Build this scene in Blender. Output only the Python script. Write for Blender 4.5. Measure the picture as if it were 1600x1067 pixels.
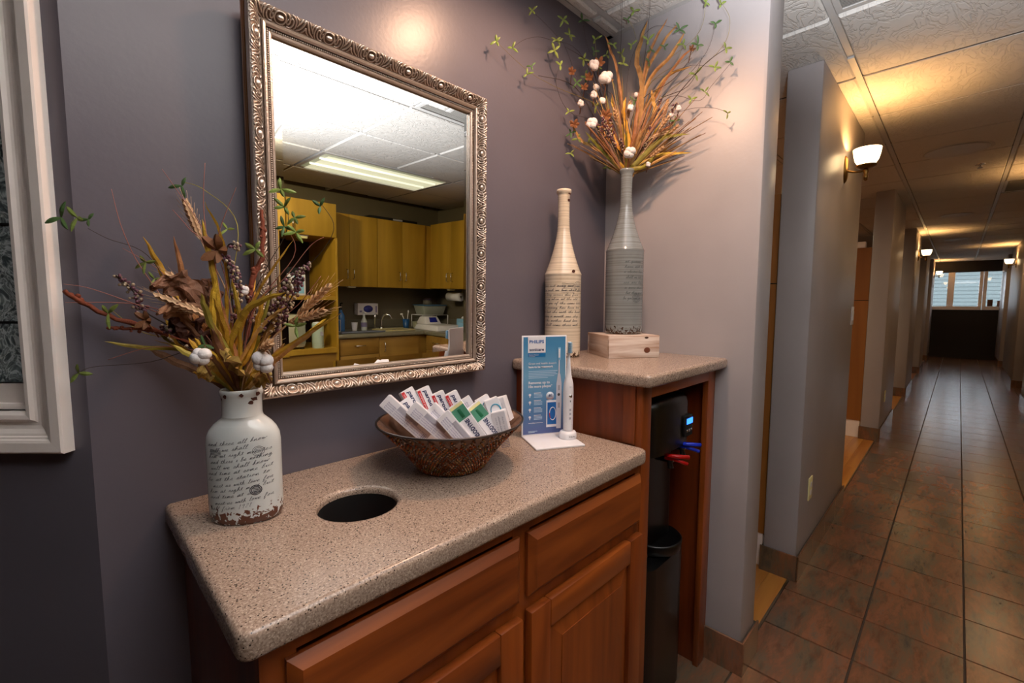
import bpy, bmesh, math, random
from mathutils import Vector, Matrix
random.seed(11)
for o in list(bpy.data.objects): bpy.data.objects.remove(o)
SC = bpy.context.scene
COL = SC.collection
PI = math.pi
# ------------------------------------------------------------------ camera
cd = bpy.data.cameras.new('camera'); cam = bpy.data.objects.new('camera', cd); COL.objects.link(cam)
yaw, pitch, roll, FPX = math.radians(45.3549), math.radians(-4.7876), math.radians(0.1542), 704.642
fw = Vector((math.sin(yaw)*math.cos(pitch), math.cos(yaw)*math.cos(pitch), math.sin(pitch)))
r0 = Vector((math.cos(yaw), -math.sin(yaw), 0)); u0 = r0.cross(fw)
rt = r0*math.cos(roll)+u0*math.sin(roll); up = u0*math.cos(roll)-r0*math.sin(roll)
mw = Matrix((rt, up, -fw)).transposed().to_4x4(); mw.translation = Vector((0, -1.08, 1.32))
cam.matrix_world = mw
cd.sensor_width = 36; cd.lens = FPX*36/1600; cd.clip_start = .02; cd.clip_end = 200
SC.camera = cam
# ------------------------------------------------------------------ world, exposure, lights
wd = bpy.data.worlds.new('world'); SC.world = wd; wd.use_nodes = True
bg = wd.node_tree.nodes['Background']
bg.inputs[0].default_value = (.80, .90, 1.0, 1); bg.inputs[1].default_value = 5.0
SC.view_settings.view_transform = 'Standard'; SC.view_settings.look = 'None'
SC.view_settings.gamma = 1; SC.view_settings.use_curve_mapping = False
SC.view_settings.exposure = 0.38
def lamp(name, kind, loc, energy, color, aim=None, **kw):
    l = bpy.data.lights.new(name, kind); l.energy = energy; l.color = color
    for k, v in kw.items(): setattr(l, k, v)
    o = bpy.data.objects.new(name, l); COL.objects.link(o); o.location = loc
    if aim is not None:
        o.rotation_euler = (Vector(aim)-Vector(loc)).to_track_quat('-Z', 'Y').to_euler()
    return o
WARM = (1.0, .62, .36); COOL = (.86, .92, 1.0)
# flash on the camera, turned up so that it bounces off the ceiling
lamp('bounce_flash', 'SPOT', (.02, -1.24, 1.42), 400, (.95, .96, 1.0), (.56, -1.34, 2.39), spot_size=math.radians(98), spot_blend=.6, shadow_soft_size=.05)
# recessed downlight above the mirror wall
lamp('counter_downlight', 'SPOT', (1.03, -.50, 2.372), 30, (1.0, .58, .36), (1.03, -.44, 1.0), spot_size=math.radians(166), spot_blend=.5, shadow_soft_size=.05)
for i, x in enumerate((4.3, 6.9, 10.2, 13.4)):
    lamp('corridor_fill_spot', 'SPOT', (x, -1.55, 2.372), 16, (1.0, .60, .28), (x, -1.2, 0), spot_size=math.radians(164), spot_blend=.8, shadow_soft_size=.05)  # warm fill, added to brighten the corridor walls and partitions
lamp('kitchen_fill_spot', 'SPOT', (.75, -2.35, 2.37), 60, (1.0, .82, .46), (2.2, -3.6, 1.5), spot_size=math.radians(125), spot_blend=.8, shadow_soft_size=.05)  # added fill for the cabinets, kept outside the mirror's view
# kitchen troffer tubes (dimmed) and room lights behind the partitions
lamp('kitchen_troffer_light', 'AREA', (2.11, -2.80, 2.375), .7, (1.0, .93, .66), (2.11, -2.80, 0), shape='RECTANGLE', size=1.1, size_y=.5)
for i, (x, y) in enumerate([(2.9, 1.2), (5.0, 1.2), (8.0, 1.2)]):
    lamp('treatment_room_light', 'AREA', (x, y, 2.33), 12, (1.0, .82, .55), (x, y, 0), shape='SQUARE', size=.6)

# ------------------------------------------------------------------ materials
def new_mat(name):
    m = bpy.data.materials.new(name); m.use_nodes = True
    nt = m.node_tree; b = nt.nodes['Principled BSDF']
    return m, nt, b
def rgb(h):
    h = h.lstrip('#'); v = [int(h[i:i+2], 16)/255 for i in (0, 2, 4)]
    return tuple((c/12.92 if c <= .04045 else ((c+.055)/1.055)**2.4) for c in v)+(1,)
def N(nt, t, **kw):
    n = nt.nodes.new(t)
    for k, v in kw.items(): setattr(n, k, v)
    return n
def plain(name, col, rough=.5, metal=0, bump=0, bscale=200, spec=.5, emit=None, es=1, coat=0, alpha=None, trans=0, vary=0):
    m, nt, b = new_mat(name)
    c = rgb(col) if isinstance(col, str) else tuple(col)+(1,)
    b.inputs['Base Color'].default_value = c
    b.inputs['Roughness'].default_value = rough; b.inputs['Metallic'].default_value = metal
    b.inputs['Specular IOR Level'].default_value = spec
    b.inputs['Coat Weight'].default_value = coat; b.inputs['Coat Roughness'].default_value = .1
    if trans: b.inputs['Transmission Weight'].default_value = trans
    if emit: b.inputs['Emission Color'].default_value = rgb(emit); b.inputs['Emission Strength'].default_value = es
    tc = N(nt, 'ShaderNodeTexCoord')
    nz = N(nt, 'ShaderNodeTexNoise'); nz.inputs['Scale'].default_value = bscale*.1; nz.inputs['Detail'].default_value = 3
    nt.links.new(tc.outputs['Object'], nz.inputs['Vector'])
    mx = N(nt, 'ShaderNodeMixRGB', blend_type='MULTIPLY'); mx.inputs[0].default_value = 1
    mx.inputs[1].default_value = c
    rp = N(nt, 'ShaderNodeMapRange'); rp.inputs[3].default_value = .93; rp.inputs[4].default_value = 1.05
    nt.links.new(nz.outputs['Fac'], rp.inputs[0]); nt.links.new(rp.outputs[0], mx.inputs[2])
    last = mx.outputs[0]
    if vary:
        oi = N(nt, 'ShaderNodeObjectInfo'); hs = N(nt, 'ShaderNodeHueSaturation')
        a1 = N(nt, 'ShaderNodeMapRange'); a1.inputs[3].default_value = .5-.010*vary; a1.inputs[4].default_value = .5+.022*vary
        a2 = N(nt, 'ShaderNodeMapRange'); a2.inputs[3].default_value = 1-.35*vary; a2.inputs[4].default_value = 1+.35*vary
        a3 = N(nt, 'ShaderNodeMath', operation='MULTIPLY'); a3.inputs[1].default_value = 7.31; a4 = N(nt, 'ShaderNodeMath', operation='FRACT')
        nt.links.new(oi.outputs['Random'], a1.inputs[0]); nt.links.new(oi.outputs['Random'], a3.inputs[0]); nt.links.new(a3.outputs[0], a4.inputs[0]); nt.links.new(a4.outputs[0], a2.inputs[0])
        nt.links.new(a1.outputs[0], hs.inputs['Hue']); nt.links.new(a2.outputs[0], hs.inputs['Value']); nt.links.new(last, hs.inputs['Color'])
        n3 = N(nt, 'ShaderNodeTexNoise'); n3.inputs['Scale'].default_value = 45; n3.inputs['Detail'].default_value = 4; nt.links.new(tc.outputs['Object'], n3.inputs['Vector'])
        r3 = ramp(nt, [(.35, (.55, .48, .42)), (.6, (1, 1, 1))]); nt.links.new(n3.outputs['Fac'], r3.inputs[0])
        m3 = N(nt, 'ShaderNodeMixRGB', blend_type='MULTIPLY'); m3.inputs[0].default_value = .8; nt.links.new(hs.outputs[0], m3.inputs[1]); nt.links.new(r3.outputs[0], m3.inputs[2]); last = m3.outputs[0]
    nt.links.new(last, b.inputs['Base Color'])
    if bump:
        n2 = N(nt, 'ShaderNodeTexNoise'); n2.inputs['Scale'].default_value = bscale; n2.inputs['Detail'].default_value = 2
        nt.links.new(tc.outputs['Object'], n2.inputs['Vector'])
        bp = N(nt, 'ShaderNodeBump'); bp.inputs['Strength'].default_value = bump; bp.inputs['Distance'].default_value = .002
        nt.links.new(n2.outputs['Fac'], bp.inputs['Height']); nt.links.new(bp.outputs[0], b.inputs['Normal'])
    return m
def ramp(nt, stops, interp='LINEAR'):
    r = N(nt, 'ShaderNodeValToRGB'); cr = r.color_ramp; cr.interpolation = interp
    while len(cr.elements) < len(stops): cr.elements.new(.5)
    for e, (p, c) in zip(cr.elements, stops):
        e.position = p; e.color = rgb(c) if isinstance(c, str) else tuple(c)+(1,)
    return r
def wood(name, c0, c1, axis='z', scale=1, rough=.38, coat=.12):
    m, nt, b = new_mat(name)
    tc = N(nt, 'ShaderNodeTexCoord'); mp = N(nt, 'ShaderNodeMapping')
    s = {'x': (1.2, 14, 14), 'y': (14, 1.2, 14), 'z': (14, 14, 1.2)}[axis]
    mp.inputs['Scale'].default_value = tuple(v*scale for v in s)
    oi = N(nt, 'ShaderNodeObjectInfo'); vm = N(nt, 'ShaderNodeVectorMath', operation='ADD')
    sc = N(nt, 'ShaderNodeVectorMath', operation='SCALE'); sc.inputs[3].default_value = 7
    cb = N(nt, 'ShaderNodeCombineXYZ')
    for i in range(3): nt.links.new(oi.outputs['Random'], cb.inputs[i])
    nt.links.new(cb.outputs[0], sc.inputs[0]); nt.links.new(tc.outputs['Object'], mp.inputs['Vector'])
    nt.links.new(mp.outputs[0], vm.inputs[0]); nt.links.new(sc.outputs[0], vm.inputs[1])
    n1 = N(nt, 'ShaderNodeTexNoise'); n1.inputs['Scale'].default_value = 1.3; n1.inputs['Detail'].default_value = 6; n1.inputs['Distortion'].default_value = .6
    nt.links.new(vm.outputs[0], n1.inputs['Vector'])
    r = ramp(nt, [(.28, c0), (.72, c1)]); nt.links.new(n1.outputs['Fac'], r.inputs[0])
    nt.links.new(r.outputs[0], b.inputs['Base Color'])
    b.inputs['Roughness'].default_value = rough; b.inputs['Coat Weight'].default_value = coat; b.inputs['Coat Roughness'].default_value = .25
    bp = N(nt, 'ShaderNodeBump'); bp.inputs['Strength'].default_value = .12; bp.inputs['Distance'].default_value = .002
    nt.links.new(n1.outputs['Fac'], bp.inputs['Height']); nt.links.new(bp.outputs[0], b.inputs['Normal'])
    return m
def m_wall(name, col, rough=.42):
    m, nt, b = new_mat(name)
    tc = N(nt, 'ShaderNodeTexCoord')
    n1 = N(nt, 'ShaderNodeTexNoise'); n1.inputs['Scale'].default_value = 3; n1.inputs['Detail'].default_value = 3
    nt.links.new(tc.outputs['Object'], n1.inputs['Vector'])
    c = rgb(col); a = tuple(v*.94 for v in c[:3]); d = tuple(min(1, v*1.06) for v in c[:3])
    r = ramp(nt, [(.3, a), (.7, d)]); nt.links.new(n1.outputs['Fac'], r.inputs[0]); nt.links.new(r.outputs[0], b.inputs['Base Color'])
    n2 = N(nt, 'ShaderNodeTexNoise'); n2.inputs['Scale'].default_value = 90; n2.inputs['Detail'].default_value = 3
    nt.links.new(tc.outputs['Object'], n2.inputs['Vector'])
    bp = N(nt, 'ShaderNodeBump'); bp.inputs['Strength'].default_value = .12; bp.inputs['Distance'].default_value = .002
    nt.links.new(n2.outputs['Fac'], bp.inputs['Height']); nt.links.new(bp.outputs[0], b.inputs['Normal'])
    b.inputs['Roughness'].default_value = rough; b.inputs['Specular IOR Level'].default_value = .4
    return m
def m_stone_counter():
    m, nt, b = new_mat('speckled beige quartz')
    tc = N(nt, 'ShaderNodeTexCoord')
    v1 = N(nt, 'ShaderNodeTexVoronoi'); v1.inputs['Scale'].default_value = 560
    v2 = N(nt, 'ShaderNodeTexVoronoi'); v2.inputs['Scale'].default_value = 340
    n1 = N(nt, 'ShaderNodeTexNoise'); n1.inputs['Scale'].default_value = 300; n1.inputs['Detail'].default_value = 2
    for n in (v1, v2, n1): nt.links.new(tc.outputs['Object'], n.inputs['Vector'])
    base = ramp(nt, [(.35, '#8a7566'), (.6, '#ae9888')]); nt.links.new(n1.outputs['Fac'], base.inputs[0])
    sx = N(nt, 'ShaderNodeSeparateColor'); nt.links.new(v1.outputs['Color'], sx.inputs[0])
    sy = N(nt, 'ShaderNodeSeparateColor'); nt.links.new(v2.outputs['Color'], sy.inputs[0])
    r1 = ramp(nt, [(0, (1, 1, 1)), (.12, (0, 0, 0))], 'CONSTANT'); nt.links.new(sx.outputs[0], r1.inputs[0])
    r2 = ramp(nt, [(0, (1, 1, 1)), (.13, (0, 0, 0))], 'CONSTANT'); nt.links.new(sy.outputs[1], r2.inputs[0])
    d1 = N(nt, 'ShaderNodeMath', operation='LESS_THAN'); d1.inputs[1].default_value = .42; nt.links.new(v2.outputs['Distance'], d1.inputs[0])
    mm = N(nt, 'ShaderNodeMath', operation='MULTIPLY'); nt.links.new(r2.outputs[0], mm.inputs[0]); nt.links.new(d1.outputs[0], mm.inputs[1])
    x1 = N(nt, 'ShaderNodeMixRGB'); x1.inputs[2].default_value = rgb('#c2ad9a'); nt.links.new(r1.outputs[0], x1.inputs[0]); nt.links.new(base.outputs[0], x1.inputs[1])
    x2 = N(nt, 'ShaderNodeMixRGB'); x2.inputs[2].default_value = rgb('#3b2f29'); nt.links.new(mm.outputs[0], x2.inputs[0]); nt.links.new(x1.outputs[0], x2.inputs[1])
    nt.links.new(x2.outputs[0], b.inputs['Base Color']); b.inputs['Roughness'].default_value = .24; b.inputs['Specular IOR Level'].default_value = .5
    return m
def m_slate(name='slate tile', dark=1.0):
    m, nt, b = new_mat(name)
    tc = N(nt, 'ShaderNodeTexCoord'); oi = N(nt, 'ShaderNodeObjectInfo'); ge = N(nt, 'ShaderNodeNewGeometry')
    cb = N(nt, 'ShaderNodeCombineXYZ'); nt.links.new(oi.outputs['Random'], cb.inputs[2])
    sc = N(nt, 'ShaderNodeVectorMath', operation='SCALE'); sc.inputs[3].default_value = 9
    nt.links.new(cb.outputs[0], sc.inputs[0])
    ad = N(nt, 'ShaderNodeVectorMath', operation='ADD'); nt.links.new(ge.outputs['Position'], ad.inputs[0]); nt.links.new(sc.outputs[0], ad.inputs[1])
    mp = N(nt, 'ShaderNodeMapping'); mp.inputs['Rotation'].default_value = (0, 0, .5); mp.inputs['Scale'].default_value = (.9, 3.0, 1)
    nt.links.new(ad.outputs[0], mp.inputs['Vector'])
    n1 = N(nt, 'ShaderNodeTexNoise'); n1.inputs['Scale'].default_value = 3.2; n1.inputs['Detail'].default_value = 8; n1.inputs['Roughness'].default_value = .7; n1.inputs['Distortion'].default_value = .3
    n2 = N(nt, 'ShaderNodeTexNoise'); n2.inputs['Scale'].default_value = 8; n2.inputs['Detail'].default_value = 10; n2.inputs['Distortion'].default_value = .35; n2.inputs['Roughness'].default_value = .65
    for n in (n1, n2): nt.links.new(mp.outputs[0], n.inputs['Vector'])
    r = ramp(nt, [(.28, '#454441'), (.42, '#665848'), (.50, '#735440'), (.58, '#865a42'), (.68, '#6c5d50'), (.78, '#504e4b')]); nt.links.new(n1.outputs['Fac'], r.inputs[0])
    r2 = ramp(nt, [(.30, (.58, .55, .52)), (.5, (1, 1, 1)), (.7, (1.12, 1.02, .92))]); nt.links.new(n2.outputs['Fac'], r2.inputs[0])
    mx = N(nt, 'ShaderNodeMixRGB', blend_type='MULTIPLY'); mx.inputs[0].default_value = .8
    nt.links.new(r.outputs[0], mx.inputs[1]); nt.links.new(r2.outputs[0], mx.inputs[2]); nt.links.new(mx.outputs[0], b.inputs['Base Color'])
    bp = N(nt, 'ShaderNodeBump'); bp.inputs['Strength'].default_value = .28; bp.inputs['Distance'].default_value = .003
    nt.links.new(n2.outputs['Fac'], bp.inputs['Height']); nt.links.new(bp.outputs[0], b.inputs['Normal'])
    b.inputs['Roughness'].default_value = .22; b.inputs['Specular IOR Level'].default_value = 1.0
    return m
def m_ceiling():
    m, nt, b = new_mat('swirled ceiling tile')
    ge = N(nt, 'ShaderNodeNewGeometry'); oi = N(nt, 'ShaderNodeObjectInfo')
    cb = N(nt, 'ShaderNodeCombineXYZ'); nt.links.new(oi.outputs['Random'], cb.inputs[2])
    sc = N(nt, 'ShaderNodeVectorMath', operation='SCALE'); sc.inputs[3].default_value = 9; nt.links.new(cb.outputs[0], sc.inputs[0])
    ad = N(nt, 'ShaderNodeVectorMath', operation='ADD'); nt.links.new(ge.outputs['Position'], ad.inputs[0]); nt.links.new(sc.outputs[0], ad.inputs[1])
    mp = N(nt, 'ShaderNodeMapping'); mp.inputs['Scale'].default_value = (4.5, 9, 1); nt.links.new(ad.outputs[0], mp.inputs['Vector'])
    n1 = N(nt, 'ShaderNodeTexNoise'); n1.inputs['Scale'].default_value = 1.6; n1.inputs['Detail'].default_value = 5; n1.inputs['Distortion'].default_value = 2.2
    nt.links.new(mp.outputs[0], n1.inputs['Vector'])
    ab = N(nt, 'ShaderNodeMath', operation='SUBTRACT'); ab.inputs[1].default_value = .5; nt.links.new(n1.outputs['Fac'], ab.inputs[0])
    a2 = N(nt, 'ShaderNodeMath', operation='ABSOLUTE'); nt.links.new(ab.outputs[0], a2.inputs[0])
    mr = N(nt, 'ShaderNodeMapRange'); mr.inputs[1].default_value = 0; mr.inputs[2].default_value = .06; nt.links.new(a2.outputs[0], mr.inputs[0])
    bp = N(nt, 'ShaderNodeBump'); bp.inputs['Strength'].default_value = .35; bp.inputs['Distance'].default_value = .003
    nt.links.new(mr.outputs[0], bp.inputs['Height']); nt.links.new(bp.outputs[0], b.inputs['Normal']); bp.inputs['Strength'].default_value = .6
    b.inputs['Base Color'].default_value = rgb('#cbc7c1'); b.inputs['Roughness'].default_value = .7
    return m
def m_vase(name, body, rust, h0, h1, ring=0, zbase=0):
    # glazed ceramic; worn rust shows in a band near the foot (h0..h1 metres) and in chips at the lip
    m, nt, b = new_mat(name)
    tc = N(nt, 'ShaderNodeTexCoord'); sp = N(nt, 'ShaderNodeSeparateXYZ'); nt.links.new(tc.outputs['Object'], sp.inputs[0])
    n1 = N(nt, 'ShaderNodeTexNoise'); n1.inputs['Scale'].default_value = 135; n1.inputs['Detail'].default_value = 3; n1.inputs['Distortion'].default_value = .8
    n2 = N(nt, 'ShaderNodeTexNoise'); n2.inputs['Scale'].default_value = 14; n2.inputs['Detail'].default_value = 4
    for n in (n1, n2): nt.links.new(tc.outputs['Object'], n.inputs['Vector'])
    mr = N(nt, 'ShaderNodeMapRange'); mr.inputs[1].default_value = h0; mr.inputs[2].default_value = h1; mr.inputs[3].default_value = .40; mr.inputs[4].default_value = .80
    nt.links.new(sp.outputs['Z'], mr.inputs[0])
    gt = N(nt, 'ShaderNodeMath', operation='GREATER_THAN'); nt.links.new(n1.outputs['Fac'], gt.inputs[0]); nt.links.new(mr.outputs[0], gt.inputs[1])
    c = rgb(body)
    rr = ramp(nt, [(.3, tuple(v*.88 for v in c[:3])), (.7, c[:3])]); nt.links.new(n2.outputs['Fac'], rr.inputs[0])
    last = rr.outputs[0]
    if ring:
        wv = N(nt, 'ShaderNodeTexNoise', noise_dimensions='1D'); wv.inputs['Scale'].default_value = 160; wv.inputs['Detail'].default_value = 2
        nt.links.new(sp.outputs['Z'], wv.inputs['W'])
        r3 = ramp(nt, [(.38, (.72, .70, .66)), (.55, (1, 1, 1))]); nt.links.new(wv.outputs['Fac'], r3.inputs[0])
        mu = N(nt, 'ShaderNodeMixRGB', blend_type='MULTIPLY'); mu.inputs[0].default_value = ring
        nt.links.new(last, mu.inputs[1]); nt.links.new(r3.outputs[0], mu.inputs[2]); last = mu.outputs[0]
    mx = N(nt, 'ShaderNodeMixRGB'); mx.inputs[2].default_value = rgb(rust); nt.links.new(gt.outputs[0], mx.inputs[0]); nt.links.new(last, mx.inputs[1])
    nt.links.new(mx.outputs[0], b.inputs['Base Color']); b.inputs['Roughness'].default_value = .16; b.inputs['Coat Weight'].default_value = .4
    bp = N(nt, 'ShaderNodeBump'); bp.inputs['Strength'].default_value = .25; bp.inputs['Distance'].default_value = .002; bp.invert = True
    nt.links.new(gt.outputs[0], bp.inputs['Height']); nt.links.new(bp.outputs[0], b.inputs['Normal'])
    return m
def m_frost():
    m, nt, b = new_mat('leaf frosted glass')
    tc = N(nt, 'ShaderNodeTexCoord')
    mp = N(nt, 'ShaderNodeMapping'); mp.inputs['Scale'].default_value = (1, 1, .7); nt.links.new(tc.outputs['Object'], mp.inputs['Vector'])
    nz = N(nt, 'ShaderNodeTexNoise'); nz.inputs['Scale'].default_value = 20; nz.inputs['Distortion'].default_value = 5; nz.inputs['Detail'].default_value = 2
    nt.links.new(mp.outputs[0], nz.inputs['Vector'])
    r = ramp(nt, [(.36, '#4a504f'), (.46, '#8a918d'), (.52, '#d5dad6'), (.58, '#6c726f'), (.7, '#aab0ac')]); nt.links.new(nz.outputs['Fac'], r.inputs[0])
    nt.links.new(r.outputs[0], b.inputs['Base Color']); b.inputs['Roughness'].default_value = .15
    b.inputs['Transmission Weight'].default_value = .1
    bp = N(nt, 'ShaderNodeBump'); bp.inputs['Strength'].default_value = .9; bp.inputs['Distance'].default_value = .004
    nt.links.new(nz.outputs['Fac'], bp.inputs['Height']); nt.links.new(bp.outputs[0], b.inputs['Normal'])
    return m
M = {
 'wall_dark': m_wall('dark mauve grey paint', '#66616a', .33),
 'wall_light': m_wall('light taupe paint', '#aaa3a3', .38),
 'wall_kitchen': m_wall('kitchen grey paint', '#6b6250', .5),
 'trim_white': plain('white trim paint', '#fff4ec', .35),
 'stone_top': m_stone_counter(),
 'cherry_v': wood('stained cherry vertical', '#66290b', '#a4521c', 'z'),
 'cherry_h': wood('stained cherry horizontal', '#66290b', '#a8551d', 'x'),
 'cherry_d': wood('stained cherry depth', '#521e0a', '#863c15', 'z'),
 'maple': wood('maple laminate', '#8f6a2c', '#a8823a', 'x', .6, .4, .1),
 'maple_k': wood('kitchen maple laminate', '#a07a1c', '#ba9029', 'z', .5, .6, .0),
 'panel_orange': wood('tan wood panel', '#8a5420', '#a3682c', 'z', .5, .45, .1),
 'plank': wood('maple floor plank', '#a8672a', '#cc8f45', 'x', .7, .3, .2),
 'pine': wood('whitewashed pine', '#a87c5c', '#f3e9df', 'x', 2.4, .5, 0),
 'slate': m_slate(), 'grout': plain('dark grout', '#40362e', .8), 'ceil': m_ceiling(),
 'grid': plain('white ceiling grid', '#b9b7b4', .45),
 'black': plain('black plastic', '#0b0b0c', .28), 'blackmat': plain('matt black', '#070707', .7),
 'chrome': plain('chrome', '#d8d8d8', .15, 1), 'nickel': plain('brushed nickel', '#c3b9a8', .3, 1),
 'bronze': plain('aged brass', '#8f6a38', .3, 1),
 'frame': plain('champagne silver leaf', '#cfbfb2', .33, .8, .3, 250), 'frame_dark': plain('antiqued silver leaf', '#7a685a', .42, .8, .3, 250),
 'frame_gold': plain('bronze gold frame side', '#a8743f', .3, 1), 'frame_hi': plain('bright silver leaf', '#e6d8cc', .3, .75, .2, 250),
 'mirror': plain('mirror silvering', (.93, .94, .93), .0, 1),
 'white': plain('white gloss plastic', '#e9e7ea', .3), 'paper': plain('white carton', '#e4e2e6', .45), 'paper_grey': plain('grey carton print', '#a9a8b2', .5),
 'ink': plain('dark ink', '#454850', .5), 'navy': plain('navy print', '#232c58', .4), 'red': plain('red print', '#c41d26', .4), 'green': plain('green print', '#4f9176', .4),
 'teal': plain('teal print', '#2a8fae', .4), 'yellowp': plain('pale yellow print', '#efe6a8', .4), 'lilac': plain('lilac print', '#8e86ac', .5),
 'redpl': plain('red plastic', '#c01616', .3), 'bluepl': plain('blue plastic', '#1b35c8', .3),
 'blueled': plain('blue lit display', '#1c50ff', .4, emit='#2a6bff', es=3.0), 'redled': plain('red indicator', '#ff2020', .4, emit='#ff2010', es=2.5),
 'blueprint': None, 'lightblue': plain('light blue plastic', '#8cc0e0', .3),
 'y_leaf': plain('yellow dried leaf', '#e0aa36', .6, vary=1, bump=.4, bscale=300), 'o_leaf': plain('orange dried leaf', '#c68c52', .6, vary=1, bump=.4, bscale=300),
 'olive': plain('olive dried leaf', '#a39338', .6, vary=1), 'brown_leaf': plain('brown dried leaf', '#a5765a', .7, vary=.5, bump=.5, bscale=200), 'dark_leaf': plain('dark brown dried leaf', '#4a261a', .7),
 'tan_leaf': plain('tan dried leaf', '#c09c50', .6, bump=.3), 'rust': plain('rust bark', '#7b3a22', .8, bump=.8, bscale=250), 'pink': plain('pink grass', '#a8695c', .6),
 'straw': plain('straw', '#bd9862', .7, vary=1), 'brownst': plain('brown straw', '#8a6038', .7, vary=1), 'darkst': plain('dark stem', '#3c3028', .7),
 'wheat': plain('wheat', '#dcb890', .6), 'berry1': plain('plum berry', '#6e4350', .35), 'berry2': plain('pale berry', '#b8a488', .35),
 'cotton': plain('cotton', '#ece6e4', .95, bump=.8, bscale=120), 'husk': plain('cotton husk', '#8a5a38', .7), 'green_leaf': plain('green leaf', '#8ea24c', .5, vary=.6), 'green_leaf2': plain('dark green leaf', '#52713f', .5),
 'amber': None,
}
def m_blueprint():
    m, nt, b = new_mat('blue printed panel')
    tc = N(nt, 'ShaderNodeTexCoord'); sp = N(nt, 'ShaderNodeSeparateXYZ'); nt.links.new(tc.outputs['Object'], sp.inputs[0])
    mr = N(nt, 'ShaderNodeMapRange'); mr.inputs[1].default_value = 0; mr.inputs[2].default_value = .3; nt.links.new(sp.outputs['Z'], mr.inputs[0])
    r = ramp(nt, [(.05, '#4f5f92'), (.3, '#5583b0'), (.6, '#74a6c6'), (.9, '#4a88b2')]); nt.links.new(mr.outputs[0], r.inputs[0])
    nt.links.new(r.outputs[0], b.inputs['Base Color']); b.inputs['Roughness'].default_value = .25
    return m
M['blueprint'] = m_blueprint()
def m_amber():
    m, nt, b = new_mat('amber mosaic beads')
    tc = N(nt, 'ShaderNodeTexCoord'); v = N(nt, 'ShaderNodeTexVoronoi'); v.inputs['Scale'].default_value = 120
    nt.links.new(tc.outputs['Object'], v.inputs['Vector'])
    s = N(nt, 'ShaderNodeSeparateColor'); nt.links.new(v.outputs['Color'], s.inputs[0])
    r = ramp(nt, [(0, '#4a1a0a'), (.3, '#96401a'), (.6, '#c0602a'), (.8, '#8a7238'), (1, '#e0a070')]); nt.links.new(s.outputs[0], r.inputs[0])
    nt.links.new(r.outputs[0], b.inputs['Base Color']); b.inputs['Roughness'].default_value = .10; b.inputs['Metallic'].default_value = .3
    return m
M['amber'] = m_amber()

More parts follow.
